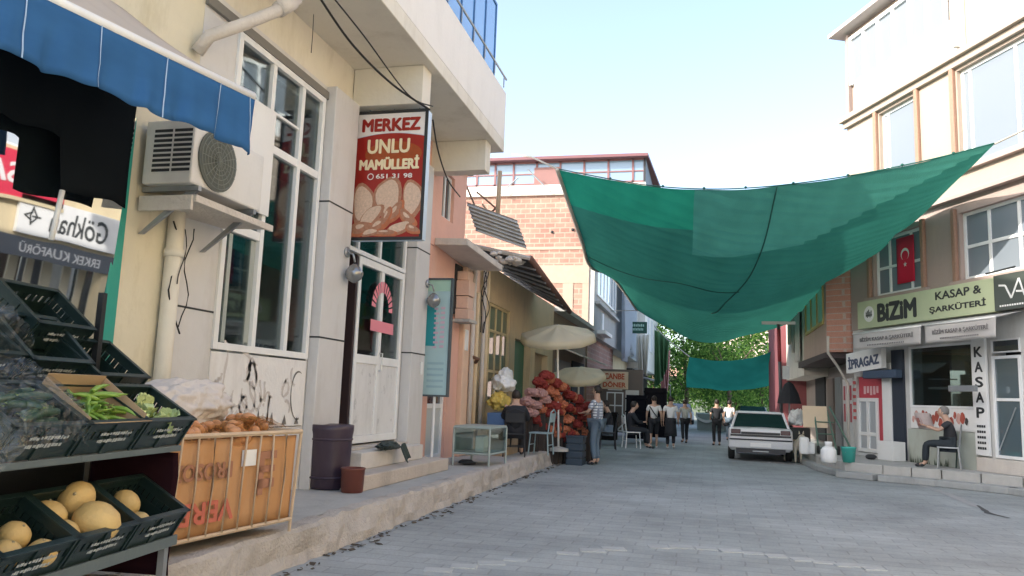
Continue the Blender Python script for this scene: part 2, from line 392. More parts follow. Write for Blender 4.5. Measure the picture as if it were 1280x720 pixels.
strip('sidewalk_left', kb_in, -12, .30, M_walk, -1)
strip('sidewalk_left_far', [(-4.15, 19.62), (-4.15, 90)], -12, .16, M_walk, -1)
# broken kerb: a lumpy strip with cracks
def kerbstrip(name, pts, w, z, sgn, mt, amp=.03):
    b = MB()
    n = len(pts)-1
    for i in range(n):
        (x0, y0), (x1, y1) = pts[i], pts[i+1]
        def P(x, y, zz, k): return Vector((x + sgn*amp*noise.noise(Vector((x*3, y*4, zz*6+k))), y, max(0, zz + amp*.5*noise.noise(Vector((y*5, k, zz*3))))))
        prof = [(0.05, 0), (.03, z*.3), (.015, z*.65), (0, z-.03), (-.02, z), (-w*.5, z+.006), (-w, z+.004)]
        for k in range(len(prof)-1):
            (o0, z0), (o1, z1) = prof[k], prof[k+1]
            b.face([P(x0-sgn*-o0, y0, z0, 1), P(x1-sgn*-o0, y1, z0, 1), P(x1-sgn*-o1, y1, z1, 1), P(x0-sgn*-o1, y0, z1, 1)])
    bmesh.ops.remove_doubles(b.bm, verts=b.bm.verts, dist=.0006)
    return tag(b.build(name, mt), kind='structure')
fine = []
for i in range(len(edgeL)-2):
    for k in range(4):
        t = k/4; fine.append((edgeL[i][0]*(1-t)+edgeL[i+1][0]*t, edgeL[i][1]*(1-t)+edgeL[i+1][1]*t))
fine.append(edgeL[-2])
kerbstrip('kerb_left', fine, .17, .30, 1, M_kerb, .055)
tag(MB().box(-4.16, -4.0, 19.6, 90, 0, .165).build('kerb_left_far', M_kerb, bevel=.01), kind='structure')
# right pavement
pr_edge = [(8.6, 10.5), (6.9, 14.4), (5.75, 16.85), (4.6, 17.75), (3.6, 18.2), (2.95, 18.7), (2.7, 19.8), (2.62, 22), (2.7, 40), (2.8, 90)]
strip('pavement_right', pr_edge, 30, .30, M_walk, 1)
rb = MB()
for i in range(len(pr_edge)-1):
    a = Vector((*pr_edge[i], 0)); c = Vector((*pr_edge[i+1], 0)); d = (c-a).normalized(); nn = Vector((-d.y, d.x, 0))
    steps = max(1, int((c-a).length/.5))
    for k in range(steps):
        p = a.lerp(c, k/steps); q = a.lerp(c, (k+.97)/steps)
        hgt = .305+.006*random.random()
        bt_ = [p+nn*.0, q+nn*.0, q-nn*.14, p-nn*.14]
        rb.hexa([tuple(v) for v in bt_], [tuple(v+Vector((0, 0, hgt))) for v in bt_])
tag(rb.build('kerb_right', M_conc, bevel=.012), kind='structure')
gt = MB()
for i in range(len(pr_edge)-1):
    a = Vector((*pr_edge[i], 0)); c = Vector((*pr_edge[i+1], 0)); d = (c-a).normalized(); nn = Vector((-d.y, d.x, 0))
    if nn.dot(Vector((-1, 0, 0))) < 0: nn = -nn
    w = .42 if i < 5 else .2
    bt_ = [a+nn*.004, c+nn*.004, c+nn*w, a+nn*w]; gt.hexa([tuple(v) for v in bt_], [tuple(v+Vector((0, 0, .13))) for v in bt_])
tag(gt.build('gutter_right', mat('dusty_gutter', (.34, .35, .34), .85, var=.2, stain=.5, stain_col=(.18, .18, .18), bump=.4), bevel=.02), kind='structure')
# band of paler pavers across the road (near the camera)
M_pal = mat('pale_paver', (.40, .42, .42), .7, var=.25, scale=6, stain=.3, bump=.4)
pb = MB()
px = 548
while px < 1100:
    cy = 693 - 9*math.sin(max(0, min(1, (px-700)/250))*math.pi) + (0 if px > 700 else (700-px)*.13) + (0 if px < 950 else (px-950)*.13)
    p = onZ(px, min(cy, 719), 0); w = .19+.06*random.random(); hh = .055+.03*random.random(); a = .25+random.uniform(-.12, .12)
    T = Matrix.Translation((p.x, p.y, 0)) @ Matrix.Rotation(a, 4, 'Z')
    pb.T = T
    if random.random() < .88: pb.box(-w/2, w/2, -hh, hh, -.02, .006+.006*random.random())
    px += 26+random.random()*8
tag(pb.build('paver_band', M_pal, bevel=.004), kind='structure')
# pale worn seam on the right, and a puddle of washed dust near the car
def ribbon(name, pts, ws, mt, z=.005):
    b = MB(); pts = [Vector(p) for p in pts]; q = []
    P = []
    for i in range(len(pts)-1):
        for k in range(6): P.append((pts[i].lerp(pts[i+1], k/6), ws[i]*(1-k/6)+ws[i+1]*k/6))
    P.append((pts[-1], ws[-1])); ed = []
    for i, (p, w) in enumerate(P):
        d = (P[min(i+1, len(P)-1)][0]-P[max(i-1, 0)][0]).normalized(); nn = Vector((-d.y, d.x, 0)); jj = 1+.5*noise.noise(Vector((i*.9, 0, 3)))
        ed.append((p+nn*w*jj, p-nn*w*jj))
    for i in range(len(ed)-1): b.face([(ed[i][0].x, ed[i][0].y, z), (ed[i+1][0].x, ed[i+1][0].y, z), (ed[i+1][1].x, ed[i+1][1].y, z), (ed[i][1].x, ed[i][1].y, z)])
    return tag(b.build(name, mt), kind='structure')
M_dust = mat('pale_dust', (.36, .36, .36), .9, var=.25, scale=5, bump=.3)
ribbon('worn_road_seam', [onZ(1110, 598, 0), onZ(1150, 606, 0), onZ(1185, 618, 0), onZ(1222, 634, 0)], [.03, .06, .09, .07], M_dust)
ribbon('road_crack', [onZ(1222, 632, 0), onZ(1236, 642, 0), onZ(1262, 648, 0)], [.02, .05, .02], mat('crack', (.08, .08, .08), .9), z=.0056)
ribbon('gutter_dust', [onZ(1000, 586, 0), onZ(1060, 592, 0), onZ(1130, 598, 0), onZ(1230, 606, 0), onZ(1275, 611, 0)], [.05, .06, .05, .07, .05], M_dust, z=.0046)
M_wet = mat('wet_puddle', (.5, .5, .49), .25, var=.1, scale=3, bump=0)
ribbon('puddle', [onZ(950, 578, 0), onZ(972, 579, 0), onZ(1000, 581, 0), onZ(1012, 582, 0)], [.08, .17, .15, .05], M_wet, z=.0062)
# litter and dry weeds along the kerb foot
M_litter = mat('dry_litter', (.09, .07, .05), .9, var=.5)
lb = MB()
for i in range(230):
    yy = random.uniform(4, 18); p = Vector((-3.24+abs(random.gauss(0, .09)), yy, .008)); lb.T = Matrix.Translation(p) @ Matrix.Rotation(random.random()*6, 4, 'Z') @ Matrix.Rotation(random.uniform(-.5, .5), 4, 'X')
    s = random.uniform(.012, .04); lb.box(-s, s, -s*.35, s*.35, 0, .004)
tag(lb.build('dry_leaf_litter', M_litter), 'dry leaves and grit lying along the foot of the kerb', 'litter', kind='stuff')

# ================================================================== LEFT: greengrocer building
gb = thing('shop_building', 'yellow plastered shop building with a teal framed window behind the greengrocer stall', 'building', (XL-3, 3, 0))
GY1 = 6.05
tealY1 = L(152, 300)[0]
wz0, wz1 = .85, 3.62
MB(FL).wall(-3, GY1, .0, 10.8, -.3, 0, [(1.6, tealY1, wz0, wz1)]).build('wall', M_yellow, gb)
MB(FL).box(-3, GY1-.002, -7, -.302, 3.7, 3.9).build('ceiling', M_dark, gb)
# leaning shop window so that it mirrors the shop signs over the road
GLT = Matrix.Rotation(0, 4, 'Z')
M_teal = mat('teal_paint', (.02, .30, .24), .45, var=.15, stain=.2, bump=.1)
M_refl = glassmat('mirroring_shop_glass', (.02, .027, .03), .46, see=False)
tf = MB(FL)
tf.box(tealY1-.13, tealY1-.004, -.12, .03, wz0, wz1); tf.box(1.6, tealY1-.13, -.12, .03, wz0, wz0+.09); tf.box(1.6, tealY1-.13, -.12, .03, wz1-.08, wz1); tf.box(1.6, 1.7, -.121, .031, wz0, wz1)
tfo = tf.build('window', M_teal, gb, bevel=.006)
GN = Vector((math.cos(R_(-4))*math.cos(R_(3.5)), math.sin(R_(-4))*math.cos(R_(3.5)), -math.sin(R_(3.5))))   # outward normal, turned and leaning slightly forward
GC = Vector((XL-.05, 4.2, 2.2))
def onG(y, z): return Vector((GC.x - (GN.y*(y-GC.y)+GN.z*(z-GC.z))/GN.x, y, z))
gp = MB(); gp.face([onG(1.62, wz0+.05), onG(tealY1-.1, wz0+.05), onG(tealY1-.1, wz1-.04), onG(1.62, wz1-.04)])
gp.build('pane', M_refl, tfo)
def mirror(px, py, X):      # where the glass sends this line of sight, on the plane x = X over the road
    d = ray(px, py); t = (GC-CP).dot(GN)/d.dot(GN); q = CP+d*t; r = d - GN*(2*d.dot(GN)); s = (X-q.x)/r.x
    p = q + r*s; return p.y, p.z

# shops across the road, seen only in that glass
XO = 5.9
ob = thing('shop_building', 'sunlit cream shop building mirrored in the greengrocer window', 'building', (XO+2, 10, 0))
FO = frame(Vector((XO, 0, 0)), Vector((0, 1, 0)), Vector((-1, 0, 0)))
ry0, rz0 = mirror(0, 192, XO); ry1, rz1 = mirror(72, 248, XO); ry0b, rz0b = mirror(0, 238, XO); _, rz1a = mirror(72, 205, XO)
gy0, gz0 = mirror(22, 252, XO); gy1, gz1 = mirror(137, 300, XO)
print('mirror', ry0, rz0, ry1, rz1, gy0, gz0, gy1, gz1)
M_creamlit = mat('cream_render', (.62, .52, .33), .85, var=.08, stain=.2)
oyE = min(15.2, max(gy0, gy1)+.4); oyS = -4
zs = min(gz0, gz1)
MB(FO).wall(oyS, oyE, 0, 9, -.3, 0, [(min(ry0, gy0)-3, oyE-.4, .3, zs-.55), (min(ry0, ry1)-.2, max(ry0, ry1)-.25, rz0+.25, rz0+2.0)]).build('wall', M_creamlit, ob)
MB(FO).box(oyS, oyE, -6, -.31, .25, .3).build('floor', M_dark, ob)
window(ob, FO, min(ry0, ry1)-.2, max(ry0, ry1)-.25, rz0+.25, rz0+2.0, -.05, 2, 1, M_pvc, M_glasssky)
cb = MB(FO)
for k in range(14): cb.box(min(ry0, gy0)-2+k*.42, min(ry0, gy0)-1.8+k*.42, -.5, -.46, .5, zs-.55)
cb.build('curtain', mat('beige_curtain', (.55, .5, .38), .9), ob)
MB(FO).box(min(ry0, gy0)-3, oyE-.4, -3, -2.9, .3, zs).build('back_wall', mat('brown_back_wall', (.12, .07, .06), .8), ob)
y0, y1 = sorted((ry0-3.0, ry1)); zt = max(rz0, rz1a); zb = zt-.95
sb = thing('shop_sign', 'red shop sign with white letters mirrored in the greengrocer window', 'sign', (XO-.1, (y0+y1)/2, zb))
MB(FO).box(y0, y1+.1, .02, .1, zb, zt).build('board', mat('red_sign', (.62, .03, .07), .4, var=.06, bump=0), sb)
MB(FO).box(y0, y1+.1, .02, .13, zb-.07, zb-.002).build('trim', M_creamlit, sb)
# text seen from the road reads along -Y
lettering('lettering', 'SAAT', tm(Vector((XO-.104, y1-1.75, (zb+zt)/2)), (0, -1, 0), (0, 0, 1)), 1.5, .42, M_white, sb, bold=.02)
y0, y1 = sorted((gy0, gy1)); zt = max(gz0, mirror(137, 268, XO)[1]); zb = min(gz1, mirror(22, 290, XO)[1])
sb = thing('shop_sign', 'white hairdresser sign mirrored in the greengrocer window', 'sign', (XO-.1, (y0+y1)/2, zb))
MB(FO).box(y0, y1+.1, .02, .1, zb, zt-.1).build('board', M_white, sb)
lettering('lettering', 'Gökhan', tm(Vector((XO-.104, y1-(y1-y0)*.38, (zb+zt)/2-.05)), (0, -1, 0), (0, 0, 1)), (y1-y0)*.62, (zt-zb)*.55, M_blackprint, sb, bold=.01)
lg = MB(FO)
for k in range(7):
    a = k*.9; lg.T = FO @ Matrix.Translation((y0+.3+.1*math.cos(a), .102, (zb+zt)/2-.05+.09*math.sin(a))) @ Matrix.Rotation(a, 4, 'Y'); lg.box(-.1, .1, 0, .01, -.015, .015)
lg.build('emblem', M_blackprint, sb)
lb_ = thing('shop_sign', 'dark fascia with pale hairdresser lettering under the white sign', 'sign', (XO-.05, (y0+y1)/2, zb-.5))
MB(FO).box(y0-.5, y1+.3, .005, .05, zb-.5, zb-.08).build('board', mat('slate_board', (.1, .11, .13), .5), lb_)
lettering('lettering', 'ERKEK KUAFÖRÜ', tm(Vector((XO-.055, (y0+y1)/2, zb-.28)), (0, -1, 0), (0, 0, 1)), (y1-y0)*.85, .24, M_white, lb_, bold=.005)

# ---- blue awning
aw = thing('awning', 'beige shop awning with a blue hanging valance over the vegetable stall', 'awning', (-3.7, 3, 3.4))
E1 = Vector((-3.3, 5.0, 3.60)); E1 = onX(316, 121, -3.3); E0 = onZ(62, -2, E1.z); dE = (E0-E1); E0x = E1 + dE*1.6
M_blue = clothmat('blue_valance_cloth', (.05, .15, .34), .2, .22, 6)
M_beige = clothmat('beige_awning_cloth', (.56, .49, .42), .12, .08, 3)
MB().tube([tuple(E1), tuple(E0x)], .035, 10).build('front_bar', M_white, aw, smooth=True)
nV = 120
def valf(u, v):
    p = E1.lerp(E0x, u); w = .02*math.sin(u*38+.6)+.012*math.sin(u*90) + .012*noise.noise(Vector((u*30, v*3, 0)))
    drop = .40 + .012*math.sin(u*23) + .006*math.sin(u*60+2)
    q = p + Vector((.02 + w*v, 0, -.02-drop*v)); q.y += .02*v*math.sin(u*50)
    if u < .035: q += Vector((-.05*v*(1-u/.035), .02*v, -.02*v))
    return q
vb_ = MB().grid(valf, nV, 8).build('valance', M_blue, aw, smooth=True, solid=.003)
for u in (.02, .13, .31, .5, .68, .86):
    MB().grid(lambda a, c: valf(u+.003*a, c) + Vector((.006, -.002, 0)), 1, 8).build('seam', mat('pale_seam', (.35, .5, .7), .8), vb_)
def awf(u, v):
    p = E1.lerp(E0x, u); wl = Vector((XL+.06, p.y+.02, p.z+.78)); q = p.lerp(wl, v) + Vector((0, 0, .03))
    q.z -= .05*math.sin(v*math.pi) + .012*math.sin(u*40)*math.sin(v*math.pi); return q
MB().grid(awf, 40, 10).build('fabric', M_beige, aw, smooth=True, solid=.004)
for u_a in (.04, .8):
    MB().tube([tuple(E1.lerp(E0x, u_a)+Vector((0, 0, -.03))), (XL+.02, E1.lerp(E0x, u_a).y, E1.z+.25)], .02).build('arm', M_metal, aw, smooth=True)
# added black sheet in place of the dark, shaded glass under the awning
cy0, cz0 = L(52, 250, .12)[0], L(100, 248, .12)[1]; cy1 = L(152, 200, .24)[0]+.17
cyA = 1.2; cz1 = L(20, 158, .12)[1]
def dark_sheet(u, v):
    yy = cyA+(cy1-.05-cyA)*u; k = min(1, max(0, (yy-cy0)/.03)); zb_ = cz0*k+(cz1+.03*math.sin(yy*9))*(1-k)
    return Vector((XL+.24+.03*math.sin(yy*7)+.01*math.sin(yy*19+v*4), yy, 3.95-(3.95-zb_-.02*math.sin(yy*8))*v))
tag(MB().grid(dark_sheet, 90, 12).build('dark_glass_sheet', clothmat('dark_glass_tone', (.012, .015, .018), .05), smooth=True, solid=.004), 'black sheet in place of the dark shaded glass under the awning', 'curtain')
# small hanging tags under the awning
# ---- white strut added in place of a strip lamp in the window
q0, q1 = onX(78, 238, XL+.35), onX(64, 300, XL+.35)
tag(MB().tube([tuple(q0), tuple(q1)], .018, 8).build('strut', M_white, smooth=True), 'white strut in place of a strip lamp in the shop window', 'strut')

# downpipe
pyp = L(209, 300)[0]
dp = thing('downpipe', 'cream painted drain pipe running down the yellow wall', 'pipe', (XL+.08, pyp, .3))
MB().tube([(XL+.08, pyp, .32), (XL+.08, pyp, 3.35)], .07, 14).build('pipe', M_cream, dp, smooth=True)
c_ = MB()
for z in (.95, 2.55): c_.tube([(XL+.08, pyp, z), (XL+.08, pyp, z+.07)], .083, 14)
c_.build('clamp', M_cream, dp, smooth=True)
MB().lathe([(.1, .3), (.11, .36), (.085, .5), (.08, .62)], (XL+.08, pyp, 0), 16).build('foot', M_cream, dp, smooth=True)
# high drain elbow under the ceiling
q = [onX(262, 45, -4.45), onX(300, 32, -4.25), onX(345, 14, -4.05), onX(372, -2, -3.95)]
dpp = thing('drain_pipe', 'grimy beige drain pipe crossing under the balcony floor', 'pipe', tuple(q[0]))
MB().tube([tuple(p) for p in [q[0]+Vector((-.1, -.02, -.16)), q[0]] + q[1:]], .06, 12).build('pipe', M_concpale, dpp, smooth=True)
MB().tube([tuple(q[2].lerp(q[3], .1)), tuple(q[2].lerp(q[3], .75))], .078, 12).build('collar', M_concpale, dpp, smooth=True)

# ---- air conditioner
ax0, ax1 = XL+.06, -4.07; ay0, ay1 = 5.38, 6.42; az0, az1 = 3.08, 3.62
ac = thing('air_conditioner', 'white air conditioner outdoor unit with round fan opening on the wall bracket', 'air conditioner', ((ax0+ax1)/2, (ay0+ay1)/2, az0))
hb = MB()
hb.box(ax0, ax1, ay0, ay1, az0, az1)
hb.build('casing', mat('old_white_enamel', (.68, .66, .62), .4, var=.06, stain=.25, stain_col=(.4, .36, .3)), ac, bevel=.015)
lv = MB()
for r in range(9):
    for c in range(2):
        x = ax0+.09+c*.19; z = az0+.1+r*.042
        lv.box(x, x+.17, ay0-.004, ay0+.01, z, z+.024)
lv.build('louvre', M_dark, ac)
fy = (ay0+ay1)/2-.2; fz = (az0+az1)/2
MB(Matrix.Translation((ax1+.004, fy, fz)) @ Matrix.Rotation(R_(90), 4, 'Y')).lathe([(0, 0), (.262, 0), (.262, .012), (0, .012)], n=32).build('fan_opening', mat('fan_shadow', (.10, .11, .09), .5), ac)
gr = MB()
for k in range(6):
    r = .04+.04*k; pts = [(ax1+.03, fy+r*math.cos(t*math.pi/14), fz+r*math.sin(t*math.pi/14)) for t in range(29)]; gr.tube(pts, .0035, 4)
for k in range(8):
    a = k*math.pi/8; gr.tube([(ax1+.034, fy-.245*math.cos(a), fz-.245*math.sin(a)), (ax1+.034, fy+.245*math.cos(a), fz+.245*math.sin(a))], .003, 4)
gr.build('fan_grille', mat('grille_green_grey', (.2, .22, .19), .6), ac)
for yy in (ay0+.1, ay1-.12):
    br = MB(); br.box(ax0-.05, ax1+.02, yy-.02, yy+.02, az0-.045, az0-.003); br.hexa([(ax0-.05, yy-.015, az0-.4), (ax0-.01, yy-.015, az0-.4), (ax0-.01, yy+.015, az0-.4), (ax0-.05, yy+.015, az0-.4)], [(ax1-.1, yy-.015, az0-.05), (ax1, yy-.015, az0-.05), (ax1, yy+.015, az0-.05), (ax1-.1, yy+.015, az0-.05)])
    br.build('bracket', M_metal, ac)
# dirty shelf plate under it
sp_ = MB(); sp_.hexa([(XL+.02, 5.42, 2.93), (-4.05, 5.42, 2.95), (-4.05, 6.6, 2.95), (XL+.02, 6.6, 2.97)], [(XL+.02, 5.42, 2.985), (-4.05, 5.42, 2.965), (-4.05, 6.6, 2.965), (XL+.02, 6.6, 2.985)])
sp_.box(-4.06, -4.03, 5.42, 6.6, 2.93, 2.99); sp_.box(XL+.04, -4.06, 5.40, 5.43, 2.86, 2.985)
tag(sp_.build('steel_shelf', M_concpale, bevel=.004), 'grimy steel shelf on the wall under the air conditioner', 'shelf')
# loose cables by the pipe
cbm = MB(); pts = [(XL+.12, 5.75+.08*math.sin(t*.9)+t*.02, 2.85-t*.12) for t in range(9)]; cbm.tube(pts, .008, 5)
pts = [(XL+.1, 6.02+.05*math.sin(t*1.1+1), 2.85-t*.1) for t in range(10)]; cbm.tube(pts, .006, 5)
pts = [(XL+.16, 5.86+.04*math.sin(t*.7), 2.8-t*.07) for t in range(8)]; cbm.tube(pts, .005, 5)
tag(cbm.build('hanging_cable', M_rubber, smooth=True), 'thin black cables dangling beside the cream drain pipe', 'cable')

# ================================================================== LEFT: bakery building
bk = thing('bakery_building', 'pale stone clad bakery building with overhanging balcony above the steps', 'building', (XL-3, 9.3, 0))
YB0, YB1 = GY1+.004, 12.16
wy0, wy1, wzb, wzt = 6.60, 8.46, 1.80, 5.02
dy0, dy1, dzb, dzt = 9.2, 11.38, .72, 4.55
M_floor = M_conc
MB(FL).wall(YB0, YB1, 0, 5.2, -.25, 0, [(wy0, wy1, 1.02, wzt), (dy0, dy1, dzb, dzt)]).build('wall', M_clad, bk)
# cladding joints
for z in (2.14, 3.72): MB(FL).box(YB0, wy0, -.01, .003, z, z+.018).build('joint', M_blackprint, bk)
# pillars (slightly proud) with joints
for (p0, p1, d) in ((8.5, 9.17, .14), (11.46, 12.06, .17)):
    po = MB(FL).box(p0, p1, .002, d, .28, 5.2).build('pillar', M_clad, bk, bevel=.012)
    for z in (2.06, 3.72): MB(FL).box(p0-.003, p1+.003, .0, d+.003, z, z+.02).build('joint', M_blackprint, po)
    
# dark beam over the windows and the cream wall above
MB(FL).box(YB0, YB1, -.25, .04, 5.02+.003, 5.12).build('lintel', mat('grey_lintel', (.2, .19, .17), .8), bk)
MB(FL).box(YB0-8, YB1, -.3, -.02, 5.203, 5.75).build('upper_band', M_cream, bk)
# beams and balcony
XB = 1.1   # balcony reach from the facade
for yb in (9.25, 12.3):
    MB(FL).box(yb, yb+.3, -.01, XB-.12, 5.22, 5.747).build('beam', M_cream, bk, bevel=.008)
MB(FL).box(YB0-.9, 13.05, -.3, XB, 5.75, 5.95).build('balcony_floor', M_cream, bk, bevel=.01)
MB(FL).box(YB0-.9, 13.05, XB-.12, XB-.001, 5.953, 6.85).build('balcony_parapet', mat('pale_render', (.8, .77, .72), .85, var=.05, stain=.12), bk, bevel=.008)
MB(FL).box(12.93, 13.049, -.3, XB-.122, 5.953, 6.85).build('balcony_parapet', M_cream, bk, bevel=.008)
MB(FL).wall(YB0-.0, YB1, 5.953, 10.9, -.3, -.02, [(7.2, 8.8, 6.9, 8.6), (9.6, 12, 6.0, 8.5)]).build('upper_wall', M_cream, bk)
window(bk, FL, 9.6, 12, 6.0, 8.5, -.1, 3, 1, M_pvc, M_glasssky); window(bk, FL, 7.2, 8.8, 6.9, 8.6, -.1, 2, 1, M_pvc, M_glasssky)
MB(FL).box(YB0-.2, YB1+.3, -.3, .6, 10.9, 11.1).build('roof_slab', M_cream, bk)
M_blueglass = glassmat('blue_balcony_glass', (.06, .2, .42), .3, see=False)
bgf = MB(FL)
for k in range(7): bgf.box(8.6+k*.63, 8.63+k*.63, XB-.09, XB-.05, 6.9, 8.2)
bgf.box(8.6, 12.41, XB-.09, XB-.05, 8.2, 8.24); bgf.box(8.6, 12.41, XB-.09, XB-.05, 6.86, 6.9)
bgo = bgf.build('balcony_glazing', mat('blue_frame', (.06, .16, .35), .4), bk)
MB(FL).box(8.6, 12.4, XB-.075, XB-.065, 6.88, 8.2).build('pane', M_blueglass, bgo)
rl = MB(FL); rl.tube([(8.2, XB+.03, 7.05), (12.9, XB+.03, 7.05)], .02, 6)
for k in range(8): rl.tube([(8.4+k*.62, XB+.03, 6.84), (8.4+k*.62, XB+.03, 7.05)], .012, 5)
rl.build('balcony_rail', M_metal, bk)
# big window
zt2 = 4.02
wf = window(bk, FL, wy0, wy1, wzb, wzt, .03, fm=M_pvc, gm=M_glass, t=.07, d=.1, splits=[7.29, 7.98 if 0 else 7.93], hs=[])
hm = MB(FL)
hm.box(wy0+.07, wy1-.07, -.06, .022, 3.98, 4.07); hm.box(wy0+.07, 7.3, -.06, .018, 2.98, 3.07)
hm.box(7.31, 7.9, -.05, .012, 4.42, 4.45)
hm.build('mullion', M_pvc, wf, bevel=.004)
MB(FL).box(wy0-.01, 7.34, .031, .05, 3.26, 4.42).build('infill_panel', M_white, bk, bevel=.006)
# inner open sash
MB(FL).box(6.78, 6.84, -.09, -.02, 1.88, 2.97).build('sash', M_pvc, wf); MB(FL).box(7.17, 7.26, -.09, -.02, 1.88, 2.97).build('sash', M_pvc, wf)
# decorated panel under the window
dpn = MB(FL).box(wy0, wy1, -.03, .015, 1.03, 1.78).build('panel', mat('white_marbled_panel', (.78, .77, .75), .35, var=.08, stain=.5, stain_col=(.5, .46, .42)), bk, bevel=.004)
M_pen = mat('grey_pattern', (.16, .15, .14), .5); M_taup = mat('taupe_pattern', (.60, .56, .53), .5)
random.seed(11)
def squiggle(mb, cy, cz, r, w, b=.02, amp=.3, sq=1.0, a0=0, a1=5.5):
    pts = []
    for t in range(17):
        a = a0+(a1-a0)*t/16; rr = r*(1+amp*math.sin(a*2.3+cy*7)); pts.append((cy+rr*.55*math.cos(a), b, cz+rr*sq*math.sin(a)))
    mb.T = FL
    for i in range(len(pts)-1):
        p, q = Vector(pts[i]), Vector(pts[i+1]); d = (q-p); n = Vector((-d.z, 0, d.x)).normalized()*w*(.4+.6*abs(math.sin(i*.5)))
        mb.face([tuple(p+n), tuple(q+n), tuple(q-n), tuple(p-n)])
pt = MB(FL); pt2 = MB(FL)
squiggle(pt, 8.3, 1.38, .28, .012, amp=.05, a0=1.2, a1=5.1); 
for k in range(4):
    a = 7.45+k*.27; pt.face([(a, .02, 1.05), (a+.1, .02, 1.05), (a+.05, .02, 1.22-.03*k)])
for k in range(26): squiggle(pt2, 6.7+random.random()*1.6, 1.4+random.uniform(-.25, .25), random.uniform(.06, .2), .022, b=.018, a0=random.random()*6, a1=random.random()*6+4)
pt.build('black_pattern', M_pen, dpn, recalc=False); pt2.build('taupe_pattern', M_taup, dpn, recalc=False)
# room behind the window
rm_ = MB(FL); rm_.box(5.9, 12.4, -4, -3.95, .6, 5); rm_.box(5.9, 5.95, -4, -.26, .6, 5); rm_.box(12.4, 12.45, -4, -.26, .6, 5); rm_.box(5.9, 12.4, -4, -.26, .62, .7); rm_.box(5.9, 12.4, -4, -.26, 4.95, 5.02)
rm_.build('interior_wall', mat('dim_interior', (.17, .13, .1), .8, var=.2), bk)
cn = MB(FL); cn.box(6.5, 8.4, -.95, -.45, .75, 1.95); cn.box(6.5, 8.4, -.98, -.42, 1.95, 1.99); cn.build('counter', M_pvc, bk)
it = thing('bread_crate', 'blue plastic bread crate seen through the bakery window', 'crate', (XL-.5, 7.75, 2.6))
b_ = MB(FL)
for k in range(8): b_.box(7.45, 7.95, -.46, -.44, 2.62+k*.085, 2.68+k*.085)
for k in range(6): b_.box(7.45+k*.097, 7.465+k*.097, -.44, -.43, 2.62, 3.28)
b_.box(7.45, 7.95, -.8, -.47, 2.6, 2.64); b_.box(7.45, 7.47, -.8, -.46, 2.62, 3.28); b_.box(7.93, 7.95, -.8, -.46, 2.62, 3.28)
b_.build('basket', mat('blue_crate', (.12, .33, .55), .5), it)
tag(MB(FL).ball((7.72, -.55, 2.32), .2, 3, (1.2, .6, .8), .5, 3).build('white_bag', M_white, smooth=True), 'crumpled white bag on the bakery counter', 'bag')
fb = thing('table_fan', 'round desk fan behind the bakery window', 'fan', (XL-.55, 7.9, 3.4))
MB(FL @ Matrix.Translation((7.93, -.42, 3.43)) @ Matrix.Rotation(R_(90), 4, 'X')).lathe([(0, 0), (.1, .02), (.17, .05), (.17, .09), (0, .1)], n=20).build('fan_head', M_alu, fb, smooth=True)
MB(FL).box(7.9, 7.96, -.55, -.5, 3.1, 3.4).build('stand', M_alu, fb)
for i, (yy, s) in enumerate(((6.95, .14), (6.72, .11))):
    tag(MB(FL).ball((yy, -.62, 2.05+s), s, 3, (1, .8, 1.1), .4, i).build('bread_sack', mat('dusky_sack', (.3, .26, .2), .8), smooth=True), ('larger' if i == 0 else 'smaller')+' brown sack standing on the bakery counter', 'sack')
# doorway: open dark side leaf, transom, glazed double door
window(bk, FL, dy0, dy1, 3.30, dzt, .03, fm=M_pvc, gm=M_glass, t=.06, d=.08, splits=[9.66, 10.4], name='transom_window')
do = thing
dd = MB(FL); t = .08
y_a, y_b = 9.72, dy1-.02
dd.box(y_a, y_a+t, -.05, .03, dzb+.03, 3.28); dd.box(y_b-t, y_b, -.05, .03, dzb+.03, 3.28); dd.box(y_a+t, y_b-t, -.05, .03, dzb+.03, dzb+.13); dd.box(y_a+t, y_b-t, -.05, .03, 3.18, 3.28)
dm = (y_a+y_b)/2; dd.box(dm-.05, dm+.05, -.05, .028, dzb+.13, 3.18); dd.box(y_a+t, y_b-t, -.05, .026, 1.83, 1.95)
ddo = dd.build('door', M_pvc, bk, bevel=.006)
MB(FL).box(y_a+.04, y_b-.04, -.02, -.01, 1.9, 3.2).build('pane', M_glass, ddo)
M_marb = mat('marbled_door_panel', (.72, .72, .71), .3, var=.1, scale=5, stain=.6, stain_col=(.45, .44, .43), bump=.03)
for (u0, u1) in ((y_a+t, dm-.05), (dm+.05, y_b-t)): MB(FL).box(u0+.002, u1-.002, -.03, .012, dzb+.132, 1.828).build('door_panel', M_marb, ddo)
hd = MB(FL); hd.tube([(dm, .03, 1.75), (dm, .08, 1.75), (dm, .08, 2.0), (dm, .03, 2.0)], .012, 6); hd.build('handle', M_alu, ddo)
M_pinkp = mat('pink_window_print', (.75, .25, .3), .6); 
dk = MB(FL); cyy, czz = dm, 2.62
for k in range(13):
    a0_, a1_ = math.pi*(k/13), math.pi*((k+.72)/13)
    dk.face([(cyy+.38*math.cos(a0_), .036, czz+.42*math.sin(a0_)), (cyy+.38*math.cos(a1_), .036, czz+.42*math.sin(a1_)), (cyy+.24*math.cos(a1_), .036, czz+.26*math.sin(a1_)), (cyy+.24*math.cos(a0_), .036, czz+.26*math.sin(a0_))])
dk.face([(cyy-.38, .036, 2.3), (cyy+.45, .036, 2.3), (cyy+.45, .036, 2.46), (cyy-.38, .036, 2.46)])
dk.build('window_sticker', M_pinkp, ddo, recalc=False)
MB(FL).box(y_a+.09, dm-.06, -.4, -.36, 1.95, 2.45).build('notice', mat('rust_notice', (.5, .17, .12), .7), bk)
